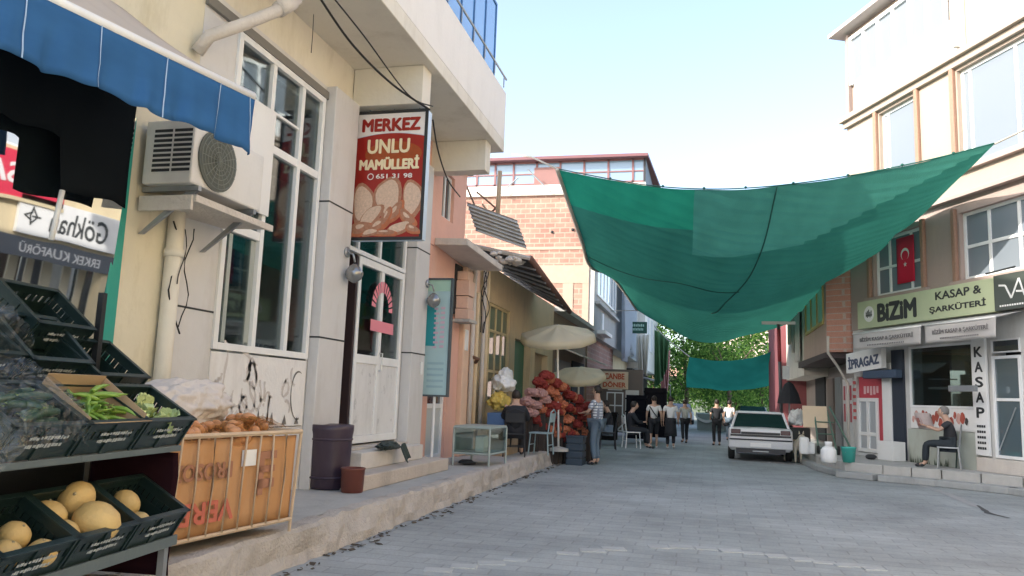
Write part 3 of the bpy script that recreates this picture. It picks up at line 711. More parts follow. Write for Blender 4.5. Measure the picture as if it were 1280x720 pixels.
# open inner leaf, dark
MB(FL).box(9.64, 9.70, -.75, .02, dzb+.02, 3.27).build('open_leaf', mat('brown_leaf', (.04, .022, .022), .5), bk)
# steps
stp = thing('entrance_steps', 'two worn marble and concrete steps up to the bakery door', 'steps', (-4.1, 10, .3))
M_step = mat('worn_step', (.52, .46, .4), .8, var=.15, scale=4, stain=.5, stain_col=(.3, .26, .22), bump=.4)
MB().box(XL+.21, -3.84, 8.62, 11.75, .301, .48).build('lower_step', M_step, stp, bevel=.015)
MB().box(XL+.21, -4.14, 9.2, 11.4, .482, .69).build('upper_step', mat('marble_step', (.6, .57, .53), .5, var=.2, scale=5, stain=.5, stain_col=(.35, .33, .3), bump=.2), stp, bevel=.012)
MB().box(XL-.2, XL+.208, 9.2, 11.4, .482, .715).build('door_sill', M_step, stp, bevel=.01)
# wall lamps
def walllamp(a, b, z, lab):
    w = thing('wall_lamp', lab, 'wall lamp', (XL+b, a, z), group='wall lamps on the bakery pillars')
    MB(FL @ Matrix.Translation((a, b+.012, z+.25)) @ Matrix.Rotation(R_(90), 4, 'X')).lathe([(0, -.012), (.07, -.012), (.07, .0), (.04, .03), (0, .035)], n=16).build('mount', M_metal, w, smooth=True)
    MB(FL).tube([(a, b+.02, z+.25), (a, b+.1, z+.22), (a, b+.13, z+.12)], .014, 6).build('arm', M_metal, w, smooth=True)
    MB(FL).lathe([(.02, .1), (.07, .06), (.11, 0), (.115, -.04), (.09, -.1), (.03, -.14), (0, -.15)], (a, b+.13, z), 16).build('globe', glassmat('lamp_glass', (.14, .14, .13), .2, see=False), w, smooth=True)
walllamp(9.05, .14, 2.95, 'dark wall lamp with glass globe on the near bakery pillar')
walllamp(11.98, .17, 2.98, 'dark wall lamp with glass globe on the far bakery pillar by the teal banner')
MB(FL).box(11.85, 11.95, .173, .185, 1.75, 1.95).build('switch_plate', M_white, bk)

# ---- projecting sign
YS = 9.33; x0 = -4.57; x1 = -3.56; s0 = 3.42; s1 = 5.16
sg = thing('hanging_sign', 'tall red bakery sign with white lettering and bread picture hung from the beam', 'sign', ((x0+x1)/2, YS, s0))
MB().box(x0, x1, YS, YS+.16, s0, s1).build('box', mat('blue_white_sign_side', (.55, .66, .78), .4), sg, bevel=.006)
fr_ = MB(); e = .03
fr_.box(x0-.012, x0+e, YS-.012, YS+.0, s0-.012, s1+.012); fr_.box(x1-e, x1+.012, YS-.012, YS, s0-.012, s1+.012); fr_.box(x0+e, x1-e, YS-.012, YS, s0-.012, s0+e); fr_.box(x0+e, x1-e, YS-.012, YS, s1-e, s1+.012)
fr_.build('frame', M_blackprint, sg)
def SP(u, v, k=.003): return (x0+(x1-x0)*u, YS-k, s0+(s1-s0)*v)     # panel coordinates
M_sred = mat('sign_red', (.33, .018, .012), .35, var=.25, scale=3, bump=0); M_swhite = mat('sign_white', (.82, .78, .76), .35, var=.04, bump=0)
rp_ = MB(); arc = [(k/16, .79+.035*math.sin(math.pi*k/16)) for k in range(17)]
for k in range(16): rp_.face([SP(arc[k][0], 0), SP(arc[k+1][0], 0), SP(*arc[k+1]), SP(*arc[k])])
rp_.build('red_panel', M_sred, sg, recalc=False)
wp = MB()
for k in range(16): wp.face([SP(arc[k][0], arc[k][1]+.004), SP(arc[k+1][0], arc[k+1][1]+.004), SP(arc[k+1][0], 1), SP(arc[k][0], 1)])
wp.build('white_panel', M_swhite, sg, recalc=False)
og = MB()
for k in range(24):
    a, b = 2*math.pi*k/24, 2*math.pi*(k+1)/24; og.face([SP(.55, .66, .004), SP(.55+.40*math.cos(a), .66+.10*math.sin(a), .004), SP(.55+.40*math.cos(b), .66+.10*math.sin(b), .004)])
og.build('brown_glow_shape', mat('sign_brown', (.36, .07, .015), .35, var=.4, scale=6, bump=0), sg, recalc=False)
def sgt(s, u, v, w, h, mt, bold=.02): lettering('lettering', s, tm(Vector(SP(u, v, .006)), (1, 0, 0), (0, 0, 1)), w*(x1-x0), h*(s1-s0), mt, sg, bold=bold)
M_scream = mat('sign_cream', (.85, .74, .5), .4, var=.05, bump=0)
sgt('MERKEZ', .5, .892, .8, .092, M_sred, .045); sgt('UNLU', .48, .722, .58, .105, M_scream, .03); sgt('MAMÜLLERİ', .5, .592, .82, .1, M_scream, .035); sgt('651 31 98', .58, .487, .5, .034, M_swhite, .02)
rg = MB(); 
for k in range(16):
    a, b = 2*math.pi*k/16, 2*math.pi*(k+1)/16
    rg.face([SP(.25+.045*math.cos(a), .487+.026*math.sin(a), .005), SP(.25+.045*math.cos(b), .487+.026*math.sin(b), .005), SP(.25+.033*math.cos(b), .487+.019*math.sin(b), .005), SP(.25+.033*math.cos(a), .487+.019*math.sin(a), .005)])
rg.build('phone_emblem', M_swhite, sg, recalc=False)
M_br1 = mat('bread_print_crust', (.42, .2, .12), .5, var=.6, scale=22, bump=0); M_br2 = mat('bread_print_crumb', (.66, .48, .36), .5, var=.45, scale=34, bump=0); M_br3 = mat('bread_print_roll', (.5, .16, .07), .5, var=.5, scale=18, bump=0)
def blob(u, v, ru, rv, rot, mt, k, name):
    b = MB(); N = 22; P = []
    for i in range(N):
        a = 2*math.pi*i/N; q = 1+.1*math.sin(a*3+u*9); x, y = ru*q*math.cos(a), rv*q*math.sin(a)*(x1-x0)/(s1-s0)
        P.append((min(.985, max(.015, u+x*math.cos(rot)-y*math.sin(rot))), max(.02, v+(x*math.sin(rot)+y*math.cos(rot))*1.0)))
    b.face([SP(p[0], p[1], k) for p in P][::-1]); return b.build(name, mt, sg, recalc=False)
MB().face([SP(.02, .02, .0045), SP(.98, .02, .0045), SP(.98, .12, .0045), SP(.02, .12, .0045)]) 
k_ = .005
for (u, v, ru, rv, rot, m_) in ((.17, .27, .16, .29, .05, 'L'), (.52, .31, .20, .30, -.12, 'L'), (.85, .30, .145, .27, .08, 'L'), (.28, .16, .2, .13, .5, 'L'), (.16, .08, .17, .10, .1, 'R'), (.40, .10, .17, .09, .3, 'R'), (.62, .20, .16, .10, .5, 'R'), (.80, .16, .14, .085, -.4, 'R'), (.52, .17, .1, .07, .9, 'R'), (.70, .08, .17, .075, .15, 'L'), (.88, .07, .11, .06, -.2, 'R'), (.5, .04, .2, .04, 0, 'R'), (.3, .045, .12, .04, .1, 'L')):
    big, small = (M_br1, M_br2) if m_ == 'L' else (M_br3, M_br1)
    blob(u, v, ru, rv, rot, big, k_, 'bread_picture'); blob(u-.008, v+.012, ru*.8, rv*.78, rot, small, k_+.0004, 'bread_picture')
    if m_ == 'R':
        blob(u-.02, v+.02, ru*.35, rv*.3, rot, M_br2, k_+.0008, 'bread_picture')
    k_ += .0012
hk = MB()
for x in (x0+.15, x0+.5, x1-.15): hk.tube([(x, YS+.08, s1), (x, YS+.08, s1+.07)], .01, 5)
hk.build('hook', M_metal, sg)
# cables overhead
def cable(name, pts, r, lab, mt=M_rubber, group=None):
    P = []; pts = [Vector(p) for p in pts]
    for i in range(len(pts)-1):
        for k in range(8):
            t = k/8; p0 = pts[max(0, i-1)]; p1 = pts[i]; p2 = pts[i+1]; p3 = pts[min(len(pts)-1, i+2)]
            P.append(.5*((2*p1) + (p2-p0)*t + (2*p0-5*p1+4*p2-p3)*t*t + (3*p1-p0-3*p2+p3)*t**3))
    P.append(pts[-1]); return tag(MB().tube([tuple(p) for p in P], r, 6).build(name, mt, smooth=True), lab, 'cable', group)
cable('overhead_cable', [onX(395, -10, -3.9), onX(440, 55, -3.85), onX(490, 105, -3.75), onY(537, 137, 9.3)], .014, 'thick black cable sagging from the balcony ceiling to the sign top')
cable('overhead_cable', [onX(415, -5, -3.6), onX(455, 45, -3.6), onX(510, 118, -3.55), onY(541, 133, 9.3)], .009, 'thinner upper black cable running from the balcony ceiling to the sign')
cable('overhead_cable', [onY(541, 150, 9.5), onY(548, 190, 10.5), onY(560, 225, 12), onY(575, 246, 13.6)], .012, 'black cable drooping from the sign towards the salmon house')
cable('hanging_wire', [onX(392, 18, -3.9), onX(391, 40, -3.9), onX(389, 66, -3.9)], .004, 'short thin wire hanging from the balcony ceiling')
# ================================================================== LEFT: salmon house
ib = thing('sun_blocker', 'unseen grey block added behind the bakery to shade the corner building front', 'building', (-10, 12.5, 0))  # unseen block, added to keep the sun off the butcher shop front
MB().box(-13.5, -7, 9.5, 15.4, 0, 12.2).build('wall', mat('blocker_plaster', (.5, .48, .44), .85, stain=.3), ib)
MB().box(-13.8, -6.8, 9.2, 15.6, 12.203, 12.4).build('roof_slab', M_conc, ib)
pk = thing('salmon_house', 'salmon pink plastered house with a concrete canopy next to the bakery', 'house', (XL-2, 13.5, 0))
PY1 = 14.35
MB(FL).wall(YB1+.004, PY1, 0, 4.0, -.3, 0, [(12.75, 13.75, .32, 3.0)]).build('wall', M_pink, pk)
MB(FL).wall(YB1+.03, PY1, 4.0, 5.75, -.3, .02, [(12.95, 13.6, 4.6, 5.45)]).build('upper_wall', M_pink, pk)
MB(FL).box(12.3, PY1+.03, -5, -.302, 3.9, 5.75).build('side_wall', M_pink, pk)
window(pk, FL, 12.95, 13.6, 4.6, 5.45, -.04, 2, 1, M_pvc, M_glassdark)
MB(FL).box(12.66, PY1+.1, -.3, .12, 5.753, 5.85).build('roof_edge', M_conc, pk, bevel=.01)
MB(FL).hexa([(12.66, .022, 4.02), (PY1+.35, .022, 3.9), (PY1+.35, .72, 3.88), (12.66, .62, 4.0)], [(12.66, .022, 4.14), (PY1+.35, .022, 4.02), (PY1+.35, .72, 4.0), (12.66, .62, 4.12)]).build('canopy', M_concpale, pk, bevel=.012)
# door behind the banner
sd = MB(FL); sd.box(12.75, 12.83, -.12, -.05, .32, 3.0); sd.box(13.67, 13.75, -.12, -.05, .32, 3.0); sd.box(12.83, 13.67, -.12, -.05, 2.92, 3.0); sd.box(12.83, 13.67, -.12, -.055, 1.2, 1.28); sd.box(12.83, 13.67, -.12, -.055, .32, .4)
sdo = sd.build('door', M_pvc, pk, bevel=.005)
MB(FL).box(12.8, 13.7, -.1, -.09, 1.25, 2.95).build('pane', M_glassdark, sdo); MB(FL).box(12.8, 13.7, -.1, -.08, .36, 1.22).build('door_panel', mat('pale_grey_panel', (.5, .54, .54), .5), sdo)
MB(FL).box(13.9, 14.3, .0, .03, 2.95, 3.9).build('recess', M_dark, pk)
# pile of bricks/boxes on the ledge
bx = thing('block_stack', 'stack of pale hollow blocks on a ledge of the salmon house', 'blocks', (XL+.15, 14.2, 2.85))
zz = 2.86
for i, (h, o) in enumerate(((.2, 0), (.24, .03), (.3, .01), (.18, .05))):
    MB(FL).box(13.92+o, 14.3+o*.5, .035, .3-o, zz, zz+h-.01).build('block', mat('pale_block', (.66, .46, .36), .9, var=.15, bump=.5), bx, bevel=.01); zz += h
MB(FL).box(13.88, 14.36, .0, .34, 2.8, 2.855).build('ledge', M_conc, bx)

# ---- ochre old house
oh = thing('old_house', 'old ochre plastered house with small paned yellow windows behind the market stall', 'house', (XL-2, 17, 0))
OY1 = 24.0
MB(FL).wall(PY1+.004, OY1, 0, 4.3, -.3, -.02, [(16.15, 18.4, 1.2, 3.5), (19.0, 20.8, .3, 2.9), (21.4, 23.2, .3, 2.7)]).build('wall', M_ochre, oh)
M_yf = mat('yellow_window_paint', (.62, .5, .28), .6, var=.15, stain=.4, bump=.2)
window(oh, FL, 16.15, 18.4, 1.2, 3.5, -.05, 4, 1, M_yf, glassmat('dusty_glass', (.22, .2, .13), .12, see=False), hs=[2.9, 2.0], t=.06)
MB(FL).box(19.0, 20.8, -.25, -.2, .3, 2.9).build('door', mat('green_shutter_paint', (.05, .17, .1), .6, stain=.3), oh)
MB(FL).box(21.4, 23.2, -.25, -.2, .3, 2.7).build('door', M_wood, oh)
MB(FL).box(PY1+.005, 15.3, -.02, .1, .3, 4.3).build('corner_pier', mat('peach_plaster', (.72, .5, .36), .9, var=.12, stain=.45), oh, bevel=.02)
MB(FL).box(PY1-.2, OY1, -5, -.302, 4.2, 4.32).build('roof', M_conc, oh)
for i, (a, zt_) in enumerate(((14.75, 3.9), (15.02, 3.5), (15.5, 4.2), (15.72, 4.2))):
    MB().tube([(XL+.15, a, .3), (XL+.15, a, zt_)], .045, 10).build('pipe', M_ochre if i % 2 else M_concpale, oh, smooth=True)
MB(FL).tube([(14.75, .16, 2.2), (14.7, .3, 2.15), (15.0, .16, 2.1)], .035, 8).build('pipe_bend', M_rust, oh, smooth=True)
MB(FL).box(14.4, 14.6, .02, .12, 2.3, 2.7).build('meter_box', M_white, oh, bevel=.01)
# loose wires
for i in range(3):
    pts = [(XL+.2+.03*math.sin(t*1.3+i), 15.2+.15*math.sin(t*.8+i*2)+.12*i, 4.0-t*.16) for t in range(9)]
    cable('wall_wire', pts, .01, ('left', 'middle', 'right')[i]+' one of three frayed wires hanging on the ochre house corner')
# dark lean-to roof
lt = thing('lean_to_roof', 'dark slatted lean-to roof jutting from the ochre house', 'roof', (XL+.5, 18, 3.9))
A_, B_, C_, D_ = Vector((XL-.3, 15.6, 4.55)), Vector((XL-.3, 21.2, 4.5)), Vector((-3.5, 20.4, 3.68)), Vector((-3.5, 15.45, 4.22))
up = Vector((0, 0, .09))
MB().hexa([tuple(p) for p in (A_, B_, C_, D_)], [tuple(p+up) for p in (A_, B_, C_, D_)]).build('roof_sheet', mat('dark_roof_sheet', (.035, .035, .045), .7, var=.3, bump=.3), lt)
for k in range(1, 9):
    t = k/9; p = A_.lerp(B_, t)-Vector((0, 0, .035)); q = D_.lerp(C_, t)-Vector((0, 0, .035)); MB().tube([tuple(p), tuple(q)], .022, 5).build('rafter', mat('grey_batten', (.3, .31, .34), .7), lt)
MB().tube([tuple(D_+up*.6), tuple(C_+up*.6)], .065, 8).build('fascia', mat('brown_fascia', (.17, .09, .07), .8), lt, smooth=True)
MB().tube([tuple(A_+up*.6), tuple(D_+up*.6)], .05, 6).build('end_board', M_concpale, lt)
# corrugated sheet leaning on the roof
def corr(u, v):
    p = Vector((-4.75+.95*u, 14.9+.5*u, 5.35-.28*u-.62*v)); return p + Vector((.25*v, -.05*v+.035*math.sin(v*math.pi*14), .01*math.sin(v*math.pi*14)))
tag(MB().grid(corr, 12, 70).build('corrugated_sheet', mat('galvanised_sheet', (.42, .41, .38), .5, metal=.3, var=.2, stain=.4, stain_col=(.2, .14, .1)), smooth=True, solid=.006), 'corrugated metal sheet standing on the low roof below the brick wall', 'metal sheet')
rub = MB()
for i in range(26): rub.ball((XL+.1+random.random()*.8, 14.5+random.random()*1.4, 4.18+random.random()*.12), random.uniform(.04, .13), 1, (1, 1, .6), .5, i)
tag(rub.build('roof_rubble', M_concpale, smooth=False), 'pale rubble and scraps lying on the low roof edge', 'rubble', kind='stuff')
# antenna pole and struts on the roof
po = thing('roof_pole', 'weathered wooden pole with crossed struts standing on the low roof', 'pole', tuple(onY(624, 275, 16)))
b0, b1 = onY(621, 285, 16), onY(625, 214, 16)
MB().tube([tuple(b0), tuple(b1)], .05, 8).build('pole', M_wood, po, smooth=True)
for (p, q) in (((580, 225), (603, 280)), ((600, 278), (622, 258)), ((603, 255), (621, 280)), ((596, 240), (622, 262))):
    MB().tube([tuple(onY(*p, 16.1)), tuple(onY(*q, 16.1))], .022, 6).build('strut', M_wood if p[0] > 600 else M_rust, po)

ls = thing('low_shop', 'low brown shop between the ochre house and the tall brick building', 'shop', (XL-2, 27.5, 0))
MB(FL).wall(24.01, 30.9, 0, 4.15, -3.5, -.03, []).build('wall', mat('brown_plaster', (.26, .19, .14), .9, var=.2, stain=.5), ls)
MB(FL).box(24.4, 27.2, -.028, .01, .2, 2.7).build('shutter', mat('grey_shutter', (.2, .2, .19), .6, var=.2), ls, bevel=.01); MB(FL).box(27.6, 30.4, -.028, .008, .2, 2.8).build('doorway', M_dark, ls)
MB(FL).box(24.01, 30.9, -3.5, .35, 4.153, 4.3).build('roof_slab', M_conc, ls, bevel=.01)
MB(FL).hexa([(24.2, .0, 3.1), (30.6, .0, 3.1), (30.6, .9, 2.75), (24.2, .9, 2.75)], [(24.2, .0, 3.14), (30.6, .0, 3.14), (30.6, .9, 2.79), (24.2, .9, 2.79)]).build('canopy', mat('faded_canopy', (.45, .4, .33), .85, stain=.4), ls)
# ================================================================== brick building
BY = 31.0
M_brick = brickmat('pale_red_brick', (.38, .21, .16), (.30, .165, .13), (.38, .28, .22), .42, .21, .03, var=.3, bump=.4, rough=.9)
bb = thing('brick_building', 'tall unplastered brick building with glazed roof terrace behind the low houses', 'building', (-8, BY+4, 0))
bxL = -13.5; bxR = XL+.02; zB = 9.75
M_colb = mat('pinkish_concrete', (.42, .30, .235), .9, var=.15, scale=4, stain=.3, stain_col=(.35, .27, .2), bump=.4)
FB = frame(Vector((0, BY, 0)), Vector((1, 0, 0)), Vector((0, -1, 0)))   # a = X, b towards camera
MB().box(bxL, bxR, BY, BY+9, 0, zB).build('wall', M_brick, bb)
z1 = onY(650, 332, BY).z; z2 = onY(650, 354, BY).z; z3 = onY(700, 312, BY).z
MB(FB).box(bxL, bxR+.01, .003, .03, z2, z1).build('concrete_band', M_colb, bb); MB(FB).box(bxL, bxR+.01, .003, .028, z3, z3+.12).build('concrete_band', M_colb, bb)
cx0 = onY(703, 380, BY).x; cx1 = onY(716, 380, BY).x
MB(FB).box(cx0, cx1, .003, .026, 0, z2-.003).build('concrete_column', M_colb, bb)
MB(FB).box(bxR-.25, bxR+.012, .004, .022, 0, zB).build('concrete_column', M_colb, bb)
MB().box(bxL, bxR+.15, BY-.12, BY+9, zB+.003, zB+.16).build('roof_slab', M_concpale, bb)
MB().box(bxL, bxR+2.2, BY+.1, BY+9, zB+.163, zB+.49).build('parapet', mat('white_parapet', (.72, .7, .66), .8, stain=.2), bb)
zt0, zt1 = zB+.5, zB+1.5
tg = MB(FB); xs = [bxL, -12, -10.6, -9.5, -8.7, -7.9, -6.9, -5.9, -4.9, -3.9, -2.9, bxR+2.15]
for x in xs: tg.box(x-.04, x+.04, -.2, -.12, zt0, zt1)
tg.box(bxL, bxR+2.15, -.2, -.12, zt0, zt0+.07); tg.box(bxL, bxR+2.15, -.2, -.12, zt1-.07, zt1); tg.box(bxL, bxR+2.15, -.19, -.13, zt0+.45, zt0+.5)
tgo = tg.build('terrace_glazing', mat('maroon_frame', (.22, .1, .1), .6), bb)
MB(FB).box(bxL, bxR+2.1, -.17, -.16, zt0, zt1).build('pane', glassmat('terrace_glass', (.20, .29, .38), .08, see=False), tgo)
MB(FB).box(-7.0, -5.9, -.165, -.118, zt0, zt0+.75).build('terrace_panel', mat('maroon_panel', (.25, .13, .12), .7), bb)
MB().box(bxR+2.12, bxR+2.2, BY+.1, BY+8, zt0, zt1).build('terrace_side', M_blackprint, bb)
MB().hexa([(bxL-.2, BY-.25, zt1+.02), (bxR+2.3, BY-.25, zt1-.02), (bxR+2.6, BY+9, zt1+.3), (bxL-.2, BY+9, zt1+.3)], [(bxL-.2, BY-.25, zt1+.14), (bxR+2.3, BY-.25, zt1+.1), (bxR+2.6, BY+9, zt1+.42), (bxL-.2, BY+9, zt1+.42)]).build('terrace_roof', mat('maroon_roof', (.18, .08, .09), .7), bb)
for (p, q) in (((628, 240), (648, 222)), ((660, 212), (688, 240))): MB().tube([tuple(onY(*p, BY-.3)), tuple(onY(*q, BY-.3))], .03, 5).build('wire_strut', M_metal, bb)
nk = [onY(555/4+580, 385/4+180, BY-.02), onY(690, 290, BY-.02), onY(716, 287, BY-.02)]
for p in nk: MB().ball(tuple(p), .07, 1).build('putlog_hole', M_dark, bb)

# ---- grey plastered building beyond, with bay window and hanging tarpaulin
gy = thing('grey_building', 'grey plastered building with a jutting upper window beside the brick building', 'building', (-6, 36, 0))
M_grey = mat('grey_plaster', (.42, .42, .39), .88, var=.12, scale=2, stain=.4, stain_col=(.25, .24, .22), bump=.3)
FG = frame(Vector((XL+.25, 0, 0)), Vector((0, 1, 0)), Vector((1, 0, 0)))
g0, g1 = BY+.02, 52
MB(FG).wall(g0, g1, 4.0, 9.2, -6, 0, []).build('upper_wall', M_grey, gy)
MB(FG).wall(g0, g1, 0, 3.997, -6, -.7, [(33.2, 35.0, .1, 2.6), (36.5, 41, .1, 2.9), (43, 49, .1, 2.9)]).build('wall', M_ochre, gy)
wa = onX(738, 400, XL+.25); wb = onX(764, 330, XL+.25)
window(gy, FG, 31.6, 38.4, 5.7, 8.3, .06, 6, 1, M_pvc, M_glasssky, t=.09)
MB(FG).box(31.3, 38.8, .0, .2, 5.3, 5.42).build('ledge', M_conc, gy, bevel=.01)
MB(FG).box(32, 34.5, .0, .35, 4.15, 4.3).build('ledge', M_white, gy); MB(FG).box(33, 33.5, .0, .1, 4.3, 5.1).build('duct', M_white, gy)
MB(FG).box(36.4, 41, -.9, -.85, .1, 2.9).build('shopfront', M_glassdark, gy); MB(FG).box(33.2, 35, -.9, -.85, .1, 2.6).build('shopfront', M_dark, gy); MB(FG).box(43, 49, -.9, -.85, .1, 2.9).build('shopfront', M_dark, gy)
M_tarp = clothmat('grey_tarpaulin', (.62, .66, .7), .5, .15, 1)
tp0, tp1 = onX(764, 345, -4.1), onX(797, 452, -4.1)
def tarpf(u, v):
    yy = 39+(8)*u; return Vector((-4.1+.12*math.sin(u*34+v*2)+.25*v*(1-u)*.5, yy, 9.0-(9.0-3.6-.7*u+.3*math.sin(u*9))*v))
tag(MB().grid(tarpf, 50, 14).build('grey_tarpaulin', M_tarp, smooth=True, solid=.01), 'long grey tarpaulin hanging down the front of the far grey building', 'tarpaulin')
# small pharmacy-like sign on a pole bracket
p = onY(798, 409, 44)
gs = thing('projecting_sign', 'small dark green projecting sign high above the kebab shop', 'sign', tuple(p))
MB().box(p.x-.48, p.x+.48, 43.95, 44.05, p.z-.35, p.z+.3).build('board', mat('dark_green_sign', (.01, .07, .045), .5), gs, bevel=.02)
for k, (w_, dz) in enumerate(((.7, .1), (.6, -.12))):
    b_ = MB()
    for j in range(7): b_.box(p.x-w_/2+j*w_/7, p.x-w_/2+j*w_/7+w_/11, 43.93, 43.949, p.z+dz-.07, p.z+dz+.05+.02*(j % 2))
    b_.build('lettering', mat('faded_green_print', (.4, .6, .5), .6), gs)
MB().tube([(p.x-.45, 44.0, p.z-.1), (XL+.2, 44.0, p.z-.1)], .04, 6).build('bracket', M_metal, gs)
# doner shop: wing facing the camera
ds = thing('doner_shop', 'small doner kebab shop front with orange lettering facing down the street', 'shop', (-4.6, 33.5, 0))
q0 = onY(751, 464, 33.0); q1 = onY(785, 487, 33.0)
MB().box(q0.x-.1, q1.x+.6, 33.06, 33.4, .16, q0.z+.1).build('wall', mat('brown_shop_wall', (.16, .13, .11), .7, stain=.2), ds)
MB().box(q1.x-.1, q1.x+.45, 33.0, 33.055, .17, q1.z-.02).build('pillar', mat('white_tiles', (.66, .64, .6), .5, stain=.2), ds)
MB().box(q0.x, q1.x, 33.0, 33.05, q1.z, q0.z).build('sign_board', mat('cream_board', (.7, .55, .38), .6, bump=0), ds, bevel=.006)
M_orange = mat('orange_print', (.5, .08, .02), .5, bump=0)
w_ = q1.x-q0.x; hh_ = q0.z-q1.z
lettering('lettering', 'CANBE', tm(Vector(((q0.x+q1.x)/2, 32.995, q1.z+hh_*.73)), (1, 0, 0), (0, 0, 1)), w_*.72, hh_*.32, M_orange, ds, bold=.03)
lettering('lettering', 'DÖNER', tm(Vector(((q0.x+q1.x)/2, 32.995, q1.z+hh_*.28)), (1, 0, 0), (0, 0, 1)), w_*.82, hh_*.32, M_orange, ds, bold=.03)
FD = frame(Vector((0, 33.06, 0)), Vector((1, 0, 0)), Vector((0, -1, 0)))
d0, d1 = onY(758, 495, 33).x, onY(779, 495, 33).x
window(ds, FD, d0, d1, .2, q1.z-.12, .03, 2, 1, M_pvc, M_glassdark, hs=[1.25, 1.9], name='door')

# ---- pale buildings further down, with drapes
pb2 = thing('pale_building', 'pale cream building with flat overhanging roof past the green sign', 'building', (-6, 60, 0))
FP = frame(Vector((-3.9, 0, 0)), Vector((0, 1, 0)), Vector((1, 0, 0)))
MB(FP).box(52.2, 66, -6, 0, 3.6, 9.0).build('upper_wall', mat('pale_cream_wall', (.8, .76, .68), .85, stain=.2), pb2)
MB(FP).box(52.2, 66, -6, -.8, 0, 3.597).build('wall', M_dark, pb2)
MB(FP).hexa([(52, -6, 9.0), (66, -6, 9.0), (66, .9, 9.0), (52, .9, 9.0)], [(52, -6, 9.4), (66, -6, 9.4), (66, .9, 9.2), (52, .9, 9.2)]).build('roof', M_white, pb2)
for a in (54, 57.5, 61): window(pb2, FP, a, a+1.6, 5, 7.4, .05, 2, 1, M_pvc, M_glasssky)
# green and pink drapes
def drape(name, px0, px1, py0, py1, Y, col, lab, cat, nf=18, tr=.4):
    def f(u, v):
        a = onY(px0+(px1-px0)*u, py0[0]+(py0[1]-py0[0])*u, Y); b = onY(px0+(px1-px0)*u+3*math.sin(u*5), py1[0]+(py1[1]-py1[0])*u, Y)
        p = a.lerp(b, v); p.y += .25*math.sin(u*nf)*(.4+v); return p
    return tag(MB().grid(f, 40, 10).build(name, clothmat(name+'_cloth', col, tr, .2, 1.5), smooth=True, solid=.01), lab, cat)
drape('green_drape', 818, 837, (412, 424), (484, 462), 50, (.12, .24, .12), 'dark green cloth hanging vertically from the far left eaves', 'cloth')
drape('pink_drape', 826, 838, (440, 438), (492, 488), 53, (.7, .42, .4), 'pale pink striped cloth hanging behind the green drape', 'cloth')
drape('white_drape', 797, 812, (420, 418), (466, 470), 51.5, (.8, .77, .7), 'off white sheet hanging on the far left shop fronts', 'cloth')
# low awning of a far shop
fa = thing('far_awning', 'thin white awning edge over the far left shops', 'awning', (-3, 56, 2.6))
MB().hexa([(-4.7, 54, 3.2), (-4.7, 62, 3.2), (-2.6, 62, 2.75), (-2.6, 54, 2.75)], [(-4.7, 54, 3.25), (-4.7, 62, 3.25), (-2.6, 62, 2.8), (-2.6, 54, 2.8)]).build('fabric', M_white, fa)
for yy in (54.1, 61.9): MB().tube([(-2.65, yy, 0), (-2.65, yy, 2.75)], .04, 6).build('post', M_metal, fa)

# ================================================================== RIGHT: corner building
rc = thing('corner_building', 'three storey cream and pink corner building above the butcher shop', 'building', tuple(RP+RD*4))
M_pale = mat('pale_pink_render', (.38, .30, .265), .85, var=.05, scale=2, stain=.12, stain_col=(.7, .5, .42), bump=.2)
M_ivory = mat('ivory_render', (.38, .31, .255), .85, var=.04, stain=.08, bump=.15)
def RQ(px0, py0, px1, py1, b=0): s0, za = Rr(px0, py0, b); s1, zb = Rr(px1, py1, b); return s0, s1, min(za, zb), max(za, zb)
SE = 9.2
fw_ = RQ(1092, 294, 1154, 362); bw_ = list(RQ(1198, 262, 1279, 350)); bw_[1] = bw_[0]+3.4; bw_[3] = 5.75; bw_[2] = 4.28
u1 = RQ(1098, 170, 1150, 300); u2 = list(RQ(1197, 120, 1279, 200)); u2[1] = u2[0]+3.4
ZC1, ZC2, ZE = 6.05, 9.3, 11.65
h1 = (fw_[0]-.05, fw_[1], 4.28, 5.75); h2 = (bw_[0], bw_[1], 4.28, 5.75); h3 = (u1[0]+.05, u1[1]-.0, 6.75, 8.95); h4 = (u2[0], u2[1], 6.75, 8.95)
MB(FR).wall(0, SE, 3.5, ZC1, -.3, 0, [h1, h2]).build('wall', M_pale, rc); MB(FR).wall(0, SE, ZC1, ZC2, -.3, -.001, [h3, h4]).build('upper_wall', M_ivory, rc)
MB(FR).wall(0, SE, ZC2, ZE, -.3, 0, [(.3, 3.0, 10.35, 11.35)]).build('top_wall', M_ivory, rc)
MB(FR).box(0.003, SE, -7, -.303, 3.4, ZE).build('rear_block', M_pale, rc)
MB(FR).box(-.06, SE, .003, .16, ZC1, ZC1+.1).build('cornice', M_pale, rc, bevel=.01); MB(FR).box(-.1, SE, .003, .2, ZC2-.12, ZC2+.02).build('cornice', M_ivory, rc, bevel=.01); MB(FR).box(-.05, SE, .003, .1, ZC2-.28, ZC2-.123).build('cornice', M_ivory, rc, bevel=.01)
MB(FR).hexa([(-.2, -7, ZE), (SE, -7, ZE), (SE, .40, ZE+.02), (-.2, .40, ZE+.02)], [(-.2, -7, ZE+.5), (SE, -7, ZE+.5), (SE, .40, ZE+.12), (-.2, .40, ZE+.12)]).build('eave', mat('grey_pink_eave', (.5, .42, .4), .8), rc)
M_cer = mat('brown_rope_trim', (.34, .2, .14), .7, var=.3, bump=.4, scale=20)
for (h, dep) in ((h1, 0), (h2, 0), (h3, -.001), (h4, -.001)):
    for a in (h[0]-.16, h[1]+.04):
        MB(FR).box(a, a+.12, .001, .09, h[2]-.1, h[3]+.12).build('pilaster', M_cer, rc, bevel=.02)
    MB(FR).box(h[0]-.25, h[1]+.25, .001, .12, h[2]-.14, h[2]-.02).build('sill', M_pale, rc, bevel=.01)
